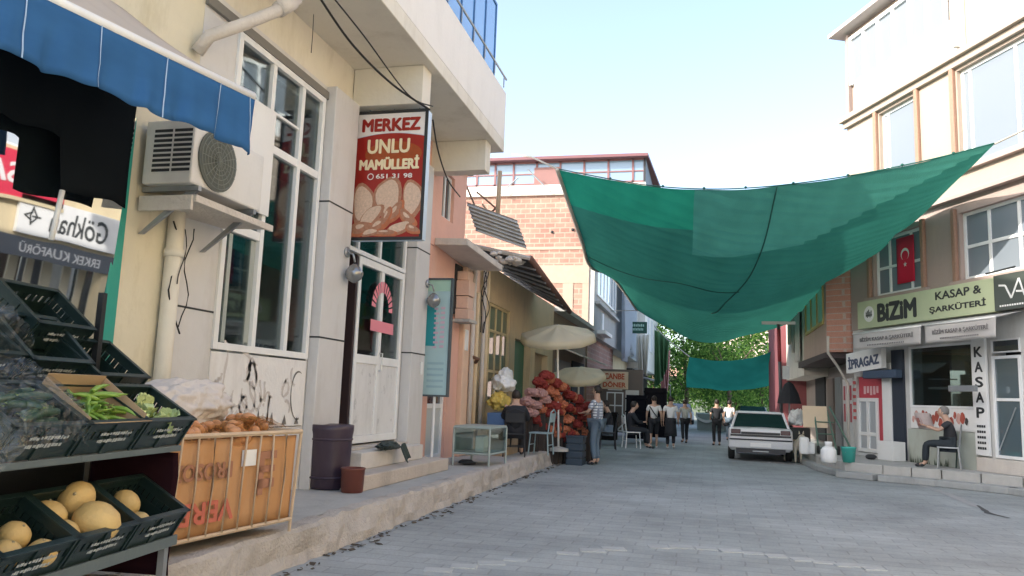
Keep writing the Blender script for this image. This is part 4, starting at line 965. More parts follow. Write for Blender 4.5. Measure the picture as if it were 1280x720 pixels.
M_glc = glassmat('net_curtain_glass', (.20, .23, .26), .02, see=False)
w1 = window(rc, FR, *h1, -.1, 3, 1, M_pvc, M_glc, hs=[4.98], splits=[h1[0]+(h1[1]-h1[0])*.28, h1[0]+(h1[1]-h1[0])*.72], t=.07)
window(rc, FR, *h2, -.1, 4, 1, M_pvc, M_glc, hs=[5.0], t=.07, splits=[h2[0]+.72, h2[0]+1.5, h2[0]+2.3]); window(rc, FR, *h3, -.1, 2, 1, M_pvc, M_glc, t=.07, splits=[h3[0]+.2]); window(rc, FR, *h4, -.1, 4, 1, M_pvc, M_glc, t=.07, splits=[h4[0]+.25, h4[0]+1.5, h4[0]+2.3])
# enclosed balcony on top
ZW = Rr(1096, 85, .1)[1]; print('ZW', ZW, Rr(1094, 128, .1), Rr(1236, 47, .1), Rr(1094, 36, .1))
MB(FR).box(.55, 4.35, .003, .12, ZC2+.023, ZW).build('balcony_panel', M_white, rc, bevel=.01)
bwf = MB(FR)
for k in range(7): bwf.box(.3+k*.6, .38+k*.6, .003, .10, ZW+.002, 11.4)
bwf.box(.3, 4.1, .003, .10, 11.4, 11.5); bwo = bwf.build('balcony_window', M_pvc, rc)
MB(FR).box(.33, 4.0, .03, .04, ZW+.01, 11.4).build('pane', M_glc, bwo); MB(FR).box(.2, .29, .003, .11, 9.35, 11.6).build('balcony_side', mat('brown_side', (.3, .24, .22), .7), rc)
MB(FR).box(4.36, 4.46, .003, .3, 9.35, 11.6).build('downpipe', M_white, rc, bevel=.02)
# flag
fs0, fs1 = Rr(1116, 300)[0], Rr(1138, 300)[0]; fz1 = 5.62; fz0 = 4.5
fl_ = thing('flag', 'red flag with white crescent and star hung behind the first floor window', 'flag', tuple(RP+RD*((fs0+fs1)/2)+Vector((0, 0, fz0))))
M_flag = mat('flag_red', (.66, .02, .06), .7, var=.06, bump=0)
MB(FR).grid(lambda u, v: (fs0+(fs1-fs0)*u, -.09+.006*math.sin(u*9), fz0+(fz1-fz0)*v), 12, 2).build('cloth', M_flag, fl_, smooth=True, solid=.004)
fc, fz = (fs0+fs1)/2, fz0+(fz1-fz0)*.62
cr_ = MB(FR); N = 28; RO, RI = .15, .12
for k in range(N):
    a, b = math.pi*2*k/N, math.pi*2*(k+1)/N
    def inn(t): 
        x, z = RO*math.cos(t), RO*math.sin(t); v = Vector((x, z-(-.035))); r = min(RI, .999*math.hypot(x, z+.035)); ang = math.atan2(z+.035, x); return (fc+r*math.cos(ang), -.078, fz-.035+r*math.sin(ang))
    cr_.face([(fc+RO*math.cos(a), -.078, fz+RO*math.sin(a)), (fc+RO*math.cos(b), -.078, fz+RO*math.sin(b)), inn(b), inn(a)])
cr_.build('crescent', M_white, fl_, recalc=False)
st = MB(FR); P = [(fc+(.07 if i % 2 == 0 else .028)*math.sin(i*math.pi/5), -.078, fz-.25+(.07 if i % 2 == 0 else .028)*math.cos(i*math.pi/5)) for i in range(10)]
st.face(P); st.build('star', M_white, fl_, recalc=False)
# sign board
s0_, _ = Rr(1071, 395, .22); s1_, _ = Rr(1243, 370, .22)
bsg = thing('shop_sign', 'pale green butcher shop sign with bold black lettering above the awnings', 'sign', tuple(RP+RD*((s0_+s1_)/2)+RN*.15+Vector((0, 0, 3.5))))
M_lime = mat('pale_lime_board', (.46, .52, .33), .5, var=.05, stain=.1, bump=0)
zs0, zs1 = 3.48, 4.17
MB(FR).box(s0_, s1_, .03, .2, zs0, zs1).build('board', M_lime, bsg, bevel=.01)
LS = s1_-s0_
sgn = 1
def st_(s, c, z, w, h, mt, par, b=.205, bold=.03): lettering('lettering', s, tmR(c, z, b), w, h, mt, par, bold=bold)
st_('BiZiM', s0_+LS*.335, 3.82, LS*.30, .40, M_blackprint, bsg, bold=.05)
st_('KASAP &', s0_+LS*.775, 3.99, LS*.29, .17, M_blackprint, bsg, bold=.02); st_('ŞARKÜTERİ', s0_+LS*.765, 3.70, LS*.36, .19, M_blackprint, bsg, bold=.02)
em = MB(FR); 
for k in range(20):
    a, b = 2*math.pi*k/20, 2*math.pi*(k+1)/20; cxx = s0_+LS*.105
    em.face([(cxx, .203, 3.83), (cxx+.21*math.cos(a), .203, 3.83+.2*math.sin(a)), (cxx+.21*math.cos(b), .203, 3.83+.2*math.sin(b))])
em.build('emblem', M_white, bsg, recalc=False)
em = MB(FR)
for k in range(5): em.box(cxx-.12+k*.05, cxx-.09+k*.05, .204, .208, 3.76-.02*(k % 2), 3.88+.03*(k % 3))
em.box(cxx-.13, cxx+.13, .204, .207, 3.79, 3.81); em.build('emblem_mark', M_blackprint, bsg)
vs_s = thing('shop_sign', 'black shop sign with white angular letters beside the pale green sign', 'sign', tuple(RP+RD*(s1_+1.3)+RN*.15+Vector((0, 0, 3.5))))
M_olive = mat('black_olive_board', (.05, .06, .05), .4, bump=0)
MB(FR).box(s1_+.01, s1_+2.6, .03, .24, zs0-.0, zs1+.02).build('board', M_olive, vs_s, bevel=.01)
sw = MB(FR); vx = s1_+.15
for (a, b) in (((0, 3.98), (.16, 3.96)), ((.16, 3.96), (.3, 3.7)), ((.3, 3.7), (.5, 4.06)), ((.5, 4.06), (.62, 3.72)), ((.42, 3.82), (.6, 3.8))):
    d = Vector((b[0]-a[0], b[1]-a[1])).normalized()*.018; sw.prism([(vx+a[0]-d.y, a[1]+d.x), (vx+b[0]-d.y, b[1]+d.x), (vx+b[0]+d.y, b[1]-d.x), (vx+a[0]+d.y, a[1]-d.x)], 1, .242, .25)
sw.build('emblem', M_white, vs_s)
sw = MB(FR)
for k in range(12): sw.box(vx+.0+k*.06, vx+.04+k*.06, .242, .247, 3.55, 3.585)
sw.build('small_print', M_white, vs_s)
MB(FR).tube([(s1_-.1, .3, 4.25), (s1_+.7, .36, 4.27)], .02, 5).build('lamp_arm', M_blackprint, vs_s)
# awnings
def boxawning(s0, s1, lab, bold_):
    a = thing('shop_awning', lab, 'awning', tuple(RP+RD*((s0+s1)/2)+RN*.4+Vector((0, 0, 2.9))), group='awnings under the butcher sign')
    M_aw = clothmat('grey_white_awning_'+('lit' if bold_ else 'worn'), (.58, .56, .54), .2, .1, 4)
    def f(u, v): return Vector(RP + RD*(s0+(s1-s0)*u) + RN*(.05+.68*v) + Vector((0, 0, 3.46-.17*v-.02*math.sin(u*60)*v)))
    MB().grid(f, 60, 8).build('fabric', M_aw, a, smooth=True, solid=.006)
    def f2(u, v): return Vector(RP + RD*(s0+(s1-s0)*u) + RN*(.73+.03*math.sin(u*7)*v) + Vector((0, 0, 3.285-.38*v)))
    MB().grid(f2, 40, 6).build('valance', M_aw, a, smooth=True, solid=.006)
    MB(FR).tube([(s0, .735, 3.29), (s1, .735, 3.29)], .022, 8).build('front_bar', M_white, a, smooth=True)
    M_fp = mat('faded_black_print', (.16, .15, .15), .7, var=.3, bump=0)
    st_('BİZİM KASAP & ŞARKÜTERİ', (s0+s1)/2+.05, 3.12, (s1-s0)*.78, .13, M_fp, a, b=.765, bold=.01)
    b = MB(FR)
    for k in range(22): b.box(s0+(s1-s0)*(.25+k*.025), s0+(s1-s0)*(.25+k*.025)+.03, .765, .772, 2.965, 2.995)
    b.build('small_print', M_fp, a)
w0a, w0b = Rr(1068, 425, .7)[0], Rr(1153, 420, .7)[0]; w1a, w1b = Rr(1158, 420, .7)[0], Rr(1247, 410, .7)[0]
boxawning(w0a, w0b, 'off-white awning over the dark door and gas shop side of the butcher sign', 0); boxawning(w1a, w1b, 'off-white awning that ends over the tall white vertical sign', 1)
# ground floor: wall with openings
sA = Rr(1107, 560)[0]; sB = Rr(1118, 540)[0]; sC = Rr(1132, 540)[0]; sD = Rr(1138, 540)[0]; sE = Rr(1220, 540)[0]; sF = Rr(1243, 540)[0]; sG = Rr(1277, 540)[0]
zg = .3
MB(FR).wall(.0, SE, zg, 3.497, -.35, -.03, [(.12, sA-.04, .38, 2.3), (sD+.02, sE, 1.55, 2.95), (sF, sG+.05, .60, 2.95), (sG+.4, SE-.4, .9, 2.9)]).build('ground_wall', mat('shop_wall_white', (.6, .6, .58), .7, stain=.35), rc)
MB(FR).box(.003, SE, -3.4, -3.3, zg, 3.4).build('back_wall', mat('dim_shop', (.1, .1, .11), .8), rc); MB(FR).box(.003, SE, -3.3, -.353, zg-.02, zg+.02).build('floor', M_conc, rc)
MB(FR).box(sB-.005, sC+.005, -.028, .03, .32, 2.9).build('dark_door', mat('navy_door', (.03, .04, .06), .4), rc)
window(rc, FR, sD+.02, sE, 1.55, 2.95, .0, 1, 1, M_pvc, M_glass, t=.05)
MB(FR).box(sD+.03, sE-.02, -.028, -.001, 1.08, 1.545).build('photo_panel', M_white, rc)
rp2 = MB(FR)
mts = [mat('meat_print_red', (.4, .09, .06), .6, var=.4, bump=0), mat('meat_print_dark', (.06, .05, .045), .6, var=.4, bump=0), mat('meat_print_pink', (.6, .35, .3), .6, var=.3, bump=0)]
random.seed(5)
pl = [MB(FR) for _ in mts]
for k in range(16):
    a = sD+.12+k*(sE-sD-.25)/16; i = random.choice([0, 1, 2]); N = 9; r = random.uniform(.05, .11); z = 1.31+random.uniform(-.1, .1)
    pl[i].face([(a+r*.7*math.cos(t*2*math.pi/N)*(1+.3*math.sin(t*3)), .002+.0006*k, z+r*1.2*math.sin(t*2*math.pi/N)) for t in range(N)])
for b, m_ in zip(pl, mts): b.build('meat_picture', m_, rc, recalc=False)
MB(FR).box(sD-.05, sE+.04, -.029, .02, .302, 1.06).build('base_wall', mat('grey_green_base', (.45, .48, .42), .7, stain=.4), rc)
wd = MB(FR)
for k in range(40):
    a = sD+random.random()*(sE-sD)*.6; hgt = random.uniform(.06, .22); wd.face([(a, .04, .305), (a+.03, .04, .305), (a+.015+random.uniform(-.03, .03), .05, .305+hgt)])
tag(wd.build('weeds', mat('dusty_weeds', (.08, .1, .07), .9), recalc=False), 'dusty weeds growing along the butcher shop wall foot', 'weeds', kind='stuff')
# interior items
ii = MB(FR); ii.box(sD+.2, sD+.9, -.7, -.35, 1.98, 2.03); ii.box(sD+.2, sD+.7, -.7, -.35, 2.2, 2.22); ii.build('shelf', M_pvc, rc)
tag(MB(FR).box(sD+.95, sD+1.1, -.5, -.36, 1.62, 1.88).build('scale', M_white, bevel=.01), 'small white scale standing inside the butcher window', 'scale')
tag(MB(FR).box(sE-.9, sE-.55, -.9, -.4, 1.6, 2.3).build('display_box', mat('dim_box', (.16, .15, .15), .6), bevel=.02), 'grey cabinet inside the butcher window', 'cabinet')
window(rc, FR, sF, sG+.05, .6, 2.62, .0, 1, 1, M_pvc, glassmat('blue_grey_door_glass', (.1, .14, .16), .2, see=False), hs=[1.75], t=.06, name='door')
window(rc, FR, sF, sG+.05, 2.68, 2.95, .0, 1, 1, M_pvc, M_glassdark, t=.03, name='transom')
window(rc, FR, sG+.4, SE-.4, .9, 2.9, .0, 3, 1, M_pvc, M_glassdark)
MB(FR).tube([(sF+.12, .01, .75), (sG-.1, .01, 1.6)], .012, 5).build('door_brace', M_alu, rc)
MB(FR).box(sE+.03, SE, -.02, .05, .302, .58).build('plinth', M_concpale, rc, bevel=.01)
# vertical KASAP sign
ks = thing('vertical_sign', 'tall white vertical sign with black letters beside the glass door', 'sign', tuple(RP+RD*((sE+sF)/2)+Vector((0, 0, .55))))
k0, k1 = sE+.04, sF-.09
MB(FR).box(k0, k1, .0, .06, .62, 3.0).build('board', M_white, ks, bevel=.006)
for i, ch in enumerate('KASAP'): st_(ch, (k0+k1)/2, 2.72-.31*i, .2, .2, M_blackprint, ks, b=.063, bold=.03)
b = MB(FR)
for r_ in range(5):
    for j in range(4): b.box(k0+.07+j*.06, k0+.115+j*.06, .061, .066, 1.18-r_*.11, 1.23-r_*.11)
b.build('small_print', M_blackprint, ks)
# vertical hanging things: grey electric box over the sign
tag(MB(FR).box(k0-.32, k1+.05, .3, .38, 1.90, 2.02).build('chair_cushion_board', M_metal), 'grey board sticking out in front of the vertical sign', 'board')
# ---- red shop on the left end
rs = thing('gas_shop', 'red fronted gas shop with white frame at the street end of the corner building', 'shop', tuple(RP+RD*.6+Vector((0, 0, .35))))
M_redp = mat('red_poster', (.5, .06, .08), .5, var=.25, scale=4, bump=0)
MB(FR).box(.14, sA-.05, -.12, -.08, 1.35, 2.28).build('poster', M_redp, rs); 
window(rs, FR, .12, sA-.3, .4, 1.75, -.02, 2, 1, M_white, M_glasssky, hs=[.85], t=.09)
MB(FR).box(sA-.3, sA-.05, -.1, -.06, .4, 2.28).build('panel', M_redp, rs)
b = MB(FR)
for k in range(5): b.box(.35+k*.13, .43+k*.13, -.079, -.07, 1.85+.03*math.sin(k*2), 2.05)
b.build('pale_print', mat('pale_pink_print', (.7, .45, .45), .6), rs); b = MB(FR)
for k in range(6): b.box(.0, .12, .0, .01, 1.2+k*.18, 1.28+k*.18)
b.build('stripe', mat('stripe_red', (.5, .1, .1), .6), rs)
ip0 = onX(1055, 444, 3.55); ip = thing('shop_sign', 'tilted white gas shop sign with faded dark letters over the red shop front', 'sign', tuple(RP+RN*.3+Vector((0, 0, 2.4))))
i0, i1 = Rr(1057, 460, .35)[0], Rr(1101, 460, .35)[0]
MB(FR).hexa([(i0, .2, 2.36), (i1, .2, 2.46), (i1, .33, 2.46), (i0, .33, 2.36)], [(i0, .2, 2.86), (i1, .2, 2.98), (i1, .33, 2.98), (i0, .33, 2.86)]).build('board', M_white, ip)
lettering('lettering', 'İPRAGAZ', tm(RP+RD*((i0+i1)/2)+RN*.337+Vector((0, 0, 2.67)), RD+Vector((0, 0, .09)), Vector((0, 0, 1))-RD*.09), (i1-i0)*.86, .3, mat('faded_navy_print', (.08, .1, .16), .6, bump=0), ip, bold=.03)
MB(FR).box((i0+i1)/2-.1, sC+.1, .1, .3, 2.22, 2.42).build('blue_tarp_roll', mat('navy_tarp', (.05, .08, .13), .7), ip, bevel=.03)
wp_ = MB(FR).box(sA, sB-.01, -.02, .06, .3, 2.6).build('white_post', M_white, rc, bevel=.01)
tag(MB(FR).box(sB-.02, sD-.02, .12, .45, .302, .74).build('white_box', M_white, bevel=.015), 'low white box standing at the dark door of the butcher', 'box')
tag(MB(FR).ball((sB+.1, .7, .36), .1, 2, (1.5, 1, .6), .4).build('dark_rag', M_dark, smooth=True), 'dark rag lying before the low white box', 'rag')

# ---- brick bay house
bh = thing('bay_house', 'old house with jutting brick and plaster bay beside the corner building', 'house', (4.5, 27, 0))
M_br2 = brickmat('dusty_pink_brick', (.55, .27, .2), (.5, .24, .18), (.5, .38, .32), .42, .16, .015, var=.25, bump=.5)
p0 = Vector((3.16, 22.5, 0)); p1 = RP+Vector((-.03, .02, 0)); p2 = Vector((3.16, 27.6, 0)); zb0, zb1 = 2.95, 6.2
FH = frame(Vector((3.16, 0, 0)), Vector((0, 1, 0)), Vector((-1, 0, 0)))
b = MB(); b.hexa([(p0.x, p0.y, zb0), (p1.x, p1.y, zb0), (6.5, 23, zb0), (6.5, 24, zb0)], [(p0.x, p0.y, zb1), (p1.x, p1.y, zb1), (6.5, 23, zb1), (6.5, 24, zb1)]); b.build('brick_bay', M_br2, bh)
MB(FH).wall(22.505, 27.6, zb0, zb1, -.25, 0, [(22.9, 26.9, 3.75, 5.4)]).build('upper_wall', mat('tan_plaster', (.5, .36, .3), .88, stain=.3), bh)
window(bh, FH, 22.9, 26.9, 3.75, 5.4, .04, 3, 1, mat('yellow_brown_frame', (.5, .36, .12), .6), glassmat('yellow_curtain_glass', (.45, .48, .36), .2, see=False), t=.1)
MB(FH).box(22.6, 27.6, -5, -.26, zb0, zb1).build('upper_block', M_br2, bh)
MB(FH).hexa([(22.5, -5, 2.8), (27.9, -5, 2.8), (27.9, .15, 2.75), (22.5, .05, 2.8)], [(22.5, -5, 2.94), (27.9, -5, 2.94), (27.9, .15, 2.94), (22.5, .05, 2.94)]).build('bay_floor', mat('dark_wood', (.09, .07, .07), .8), bh)
MB(FH).wall(22.6, 34, .3, 2.75, -3, -.75, []).build('ground_wall', mat('grey_brown_wall', (.3, .27, .25), .85, stain=.4), bh)
for (a, b_, z0_, z1_, m_, nm) in ((23.0, 24.6, .4, 2.3, M_white, 'white_shutter'), (25.0, 26.0, .35, 2.4, M_metal, 'steel_door'), (26.4, 27.6, .35, 2.4, mat('brown_shutter', (.2, .16, .14), .7), 'brown_shutter'), (28.2, 30.5, .35, 2.5, M_dark, 'dark_shopfront')):
    MB(FH).box(a, b_, -.748, -.70, z0_, z1_).build(nm, m_, bh, bevel=.01)
b = MB(FH)
for k in range(3):
    for j in range(2): b.box(23.15+k*.5, 23.4+k*.5, -.699, -.692, 1.7-j*.6, 2.1-j*.5)
b.build('red_print', M_redp, bh)
# pale house with curtains further on
ph = thing('pale_house', 'narrow pale house with long drapes past the brick bay', 'house', (5, 31, 0))
MB(FH).box(27.65, 33.5, -4, 0, 2.5, 7.0).build('upper_wall', mat('cream_grey_wall', (.6, .57, .52), .85, stain=.3), ph)
def dr(u, v): return Vector((3.05-.05*math.sin(u*30), 28+4.6*u, 6.2-3.5*v-.3*math.sin(u*6)*v))
for i, (a, c) in enumerate(((28.0, 29.1), (29.4, 30.2), (30.6, 31.7))):
    MB().grid(lambda u, v: Vector((3.08-.05*math.sin(u*14+i), a+(c-a)*u, 6.3-(3.3-.4*i)*v)), 18, 6).build('drape', clothmat('drape_%d' % i, ((.62, .6, .58), (.5, .48, .46), (.66, .6, .5))[i], .2), ph, smooth=True, solid=.008)
MB(FH).box(33.51, 40, -5, .2, 0, 6.0).build('maroon_wall', mat('maroon_wall', (.2, .06, .07), .8, stain=.2), ph)
# downpipe on the bay house
b = MB(); q = [onX(1035, 420, 3.1), onX(1035, 441, 3.1), onY(1047, 458, 22.2), onY(1060, 480, 22.15), onY(1061, 565, 22.15)]
tag(MB().tube([tuple(p) for p in q], .035, 8).build('downpipe', M_concpale, smooth=True), 'thin pale drainpipe bending down from the brick bay', 'pipe')
# street pole
pp = thing('street_pole', 'slim dark street pole with red band at the right pavement edge', 'pole', (2.62, 29.8, .3))
b0 = onZ(978, 556, .3); b1 = onY(973, 404, b0.y); PY_ = b0.y
MB().tube([tuple(b0), tuple(b1)], .05, 8).build('shaft', mat('dark_grey_paint', (.08, .09, .1), .5), pp, smooth=True)
MB().tube([tuple(b0.lerp(b1, .68)), tuple(b0.lerp(b1, .95))], .056, 8).build('red_band', mat('dull_red', (.35, .05, .06), .6), pp, smooth=True)
MB().box(b1.x-.5, b1.x+.5, PY_-.06, PY_+.06, b1.z-.04, b1.z+.05).build('cross_arm', M_metal, pp)
MB().box(b1.x+.1, b1.x+.3, PY_-.1, PY_+.1, .3+2.0, .3+2.4).build('meter_box', M_metal, pp)
# ---- distant right buildings and closing
fb_ = thing('distant_building', 'distant pale pink apartment block seen above the second net', 'building', (8, 120, 0))
p0, p1 = onY(905, 470, 125), onY(1010, 400, 125)
MB().box(p0.x, p1.x+14, 125, 138, 0, 15.0).build('wall', mat('pale_pink_wall', (.72, .56, .5), .85, stain=.1), fb_)
M_tile = mat('pink_tiles', (.55, .3, .24), .8, var=.2)
MB().hexa([(p0.x-1, 124, 15), (p1.x+15, 124, 15), (p1.x+15, 139, 15), (p0.x-1, 139, 15)], [(p0.x+2, 128, 17), (p1.x+12, 128, 17), (p1.x+12, 135, 17), (p0.x+2, 135, 17)]).build('roof', M_tile, fb_)
for i in range(5): 
    MB().box(p0.x+2+i*4, p0.x+3.6+i*4, 124.95, 124.99, 9, 11).build('window', M_glassdark, fb_)

# ================================================================== NETS
def bez(pts, t):
    pts = [Vector(p) for p in pts]; n = len(pts)-1; x = t*n; i = min(int(x), n-1); f = x-i
    p0 = pts[max(0, i-1)]; p1 = pts[i]; p2 = pts[i+1]; p3 = pts[min(n, i+2)]
    return .5*((2*p1)+(p2-p0)*f+(2*p0-5*p1+4*p2-p3)*f*f+(3*p1-p0-3*p2+p3)*f**3)
def coons(near, far, left, right, sag):
    def f(u, v):
        n_, fr2, l_, r_ = bez(near, u), bez(far, u), bez(left, v), bez(right, v)
        c = near[0]*(1-u)*(1-v)+near[-1]*u*(1-v)+far[0]*(1-u)*v+far[-1]*u*v
        p = n_.lerp(fr2, v)+l_.lerp(r_, u)-c
        p.z -= sag*16*u*(1-u)*v*(1-v)
        p.z += .02*math.sin(u*26+v*3)*math.sin(v*math.pi) + .05*noise.noise(Vector((u*6, v*5, 1))) + .05*math.sin(v*34+2.5*noise.noise(Vector((u*3, v*4, 5))))*math.sin(v*math.pi)*(.4+.6*noise.noise(Vector((u*2.5, v*2, 8)))**2*4)
        return p
    return f
A = atD(698, 212, 19.5); B = atD(1243, 180, 14.6); D = atD(797, 388, 33); C = atD(988, 403, 30)
near = [A, atD(800, 231, 18.2), atD(880, 237, 17.3), atD(960, 234, 16.6), atD(1060, 221, 15.8), atD(1160, 201, 15.1), B]
left = [A, atD(728, 300, 22), atD(740, 334, 24.5), atD(768, 348, 28.5), D]
right = [B, atD(1180, 243, 17), atD(1110, 305, 20), atD(1062, 355, 24), C]
far = [D, atD(835, 410, 32.5), atD(880, 428, 32), atD(930, 421, 31.3), C]
M_net = clothmat('green_shade_net', (.045, .235, .18), .18, .25, 1.4)
M_net2 = clothmat('green_shade_net_patch', (.03, .32, .2), .3, .25, 1.4)
M_net3 = clothmat('green_shade_net_lit', (.075, .30, .23), .28, .22, 2.2)  # paler green paints the sunlit upper zone of the net
nf = coons(near, far, left, right, .55)
nb = MB(); nb.grid(nf, 110, 80)
nb.bm.faces.ensure_lookup_table()
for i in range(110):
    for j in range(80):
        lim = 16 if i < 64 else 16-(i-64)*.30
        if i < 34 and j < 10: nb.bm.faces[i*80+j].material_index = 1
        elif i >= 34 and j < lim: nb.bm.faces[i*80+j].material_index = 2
for _m in (M_net, M_net2, M_net3):
    n_ = _m.node_tree.nodes; l_ = _m.node_tree.links
    g_ = n_.new('ShaderNodeNewGeometry'); w_ = n_.new('ShaderNodeTexWave'); w_.inputs['Scale'].default_value = .9; w_.inputs['Distortion'].default_value = 7; w_.inputs['Detail'].default_value = 4; w_.bands_direction = 'Y'
    mp_ = n_.new('ShaderNodeMapping'); mp_.inputs['Scale'].default_value = (.25, 1, 1); l_.new(g_.outputs['Position'], mp_.inputs[0]); l_.new(mp_.outputs[0], w_.inputs['Vector'])
    z_ = n_.new('ShaderNodeTexNoise'); z_.inputs['Scale'].default_value = 45; z_.inputs['Detail'].default_value = 3; l_.new(g_.outputs['Position'], z_.inputs['Vector'])
    b1_ = n_.new('ShaderNodeBump'); b1_.inputs['Strength'].default_value = .28; b1_.inputs['Distance'].default_value = .12; l_.new(w_.outputs['Fac'], b1_.inputs['Height'])
    b2_ = n_.new('ShaderNodeBump'); b2_.inputs['Strength'].default_value = .5; b2_.inputs['Distance'].default_value = .03; l_.new(z_.outputs['Fac'], b2_.inputs['Height']); l_.new(b1_.outputs[0], b2_.inputs['Normal'])
    for q_ in n_:
        if q_.type in ('BSDF_DIFFUSE', 'BSDF_TRANSLUCENT'): l_.new(b2_.outputs[0], q_.inputs['Normal'])
ntp = thing('shade_net', 'large green shade net sagging across the street between the houses', 'shade net', tuple(A), group='green shade nets over the street')
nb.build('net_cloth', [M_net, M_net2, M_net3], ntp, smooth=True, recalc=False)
ropeM = mat('pale_rope', (.45, .42, .36), .9); seamM = mat('dark_green_seam', (.01, .09, .07), .9)
MB().tube([tuple(bez(near, t/40)+Vector((0, 0, .015))) for t in range(41)], .014, 5).build('edge_rope', seamM, ntp, smooth=True)
MB().tube([tuple(bez(left, t/40)+Vector((-.03, -.02, .0))) for t in range(41)], .05, 5).build('edge_rope', ropeM, ntp, smooth=True)
MB().tube([tuple(nf(.52-.07*(t/30)**2, t/30*.6)-Vector((0, .02, .03))) for t in range(31)], .016, 5).build('seam', seamM, ntp, smooth=True)
MB().tube([tuple(nf(t/40*.5, .36+.02*math.sin(t*.2))-Vector((0, .02, .03))) for t in range(1, 41)], .014, 5).build('seam', seamM, ntp, smooth=True)
MB().tube([tuple(B), tuple(atD(1275, 165, 14.9)), tuple(atD(1300, 150, 15.0))], .018, 5).build('tie_rope', ropeM, ntp, smooth=True)
MB().tube([tuple(A), tuple(atD(664, 196, 21)), tuple(atD(640, 193, 23))], .025, 5).build('tie_rope', ropeM, ntp, smooth=True)
MB().tube([tuple(D), tuple(D+Vector((-1.8, 3, .3)))], .02, 5).build('tie_rope', ropeM, ntp)
rg_ = [MB().ball(tuple(bez(near, t/9)+Vector((0, 0, .03))), .035, 1).build('knot', seamM, ntp) for t in range(1, 9)]
A2 = atD(862, 446, 40); B2 = atD(982, 431, 36); C2 = atD(984, 478, 42); D2 = atD(858, 484, 50)
f2 = coons([A2, atD(900, 451, 39), atD(945, 446, 37.5), B2], [D2, atD(900, 486, 47), atD(945, 484, 44), C2], [A2, atD(858, 468, 45), D2], [B2, atD(984, 455, 39), C2], .5)
nt2 = thing('shade_net', 'smaller green shade net farther down the street by the trees', 'shade net', tuple(A2), group='green shade nets over the street')
MB().grid(f2, 40, 20).build('net_cloth', clothmat('pale_green_net', (.03, .24, .17), .4, .3, 1.4), nt2, smooth=True)
(MB().tube([tuple(atD(862, 446, 40)), tuple(atD(835, 425, 42)), tuple(atD(818, 408, 44))], .03, 5).build('tie_rope', ropeM, nt2))

# ================================================================== TREES
M_leaf = [clothmat('leaf_dark', (.06, .13, .035), .5, .4, 3), clothmat('leaf_mid', (.15, .28, .06), .6, .35, 3), clothmat('leaf_light', (.28, .42, .10), .55, .3, 3)]
M_bark = mat('bark', (.12, .09, .06), .9, var=.3, bump=.6)
def tree(x, y, h, r, n, lab, seed, leaf=.32):
    random.seed(seed); t = thing('street_tree', lab, 'tree', (x, y, 0), group='trees closing the street')
    b = MB(); b.tube([(x, y, 0), (x+.1, y, h*.25), (x-.05, y+.1, h*.5)], [.22, .17, .12], 9); 
    cl = []
    for k in range(9):
        a = random.random()*6.28; rr = r*random.uniform(.3, .85); e = Vector((x+rr*math.cos(a), y+rr*math.sin(a), h*random.uniform(.3, .92))); cl.append(e)
        b.tube([(x, y, h*.3), tuple(Vector((x, y, h*.42)).lerp(e, .5)), tuple(e)], [.09, .06, .025], 6)
    b.build('trunk', M_bark, t, smooth=True)
    c = MB()
    cl += [Vector((x+random.gauss(0, r*.42), y+random.gauss(0, r*.42), h*random.uniform(.2, 1))) for _ in range(26)]
    for i in range(n):
        cc = random.choice(cl); d = Vector((random.gauss(0, 1), random.gauss(0, 1), random.gauss(0, .75))).normalized()*r*.36*random.random()**.4
        p = cc+d; u = Vector((random.gauss(0, 1), random.gauss(0, 1), random.gauss(0, 1))).normalized(); w = u.cross(Vector((random.random(), random.random(), 1))).normalized(); s = leaf*random.uniform(.5, 1.2)
        mi = random.choices((0, 1, 2), (5, 4, 1))[0]
        c.face([tuple(p-u*s*.5), tuple(p+w*s*.3), tuple(p+u*s*.5), tuple(p-w*s*.3)], mi)
    c.build('crown', M_leaf, t, recalc=False)
tree(-1.6, 66, 8.6, 3.4, 4200, 'broad leafy tree left of the group at the street end', 1)
tree(1.6, 60, 8.2, 3.4, 4200, 'broad leafy tree in the middle of the group at the street end', 2)
tree(-4.6, 72, 8.8, 3.2, 3600, 'leafy tree half hidden behind the hanging drapes', 3)
tree(4.6, 70, 7.2, 3.2, 3600, 'leafy tree behind the white car and the street pole', 4)
tree(0.2, 78, 7.6, 4.4, 7000, 'dark leafy tree farthest back at the street end', 5, .4)
tree(-7.5, 84, 10.5, 4.2, 3000, 'tall leafy tree over the far left roofs', 6, .45)
tree(3.0, 88, 6.8, 5.0, 7000, 'low wide tree behind the far market stand', 8, .45)
ew = thing('end_building', 'shadowy low building closing the street behind the trees', 'building', (0, 96, 0))
MB().box(-14, 16, 96, 104, 0, 4.6).build('wall', mat('dim_green_grey_wall', (.12, .15, .12), .9), ew); MB().hexa([(-15, 95, 4.6), (17, 95, 4.6), (17, 105, 4.6), (-15, 105, 4.6)], [(-13, 98, 5.8), (15, 98, 5.8), (15, 102, 5.8), (-13, 102, 5.8)]).build('roof', M_tile, ew)
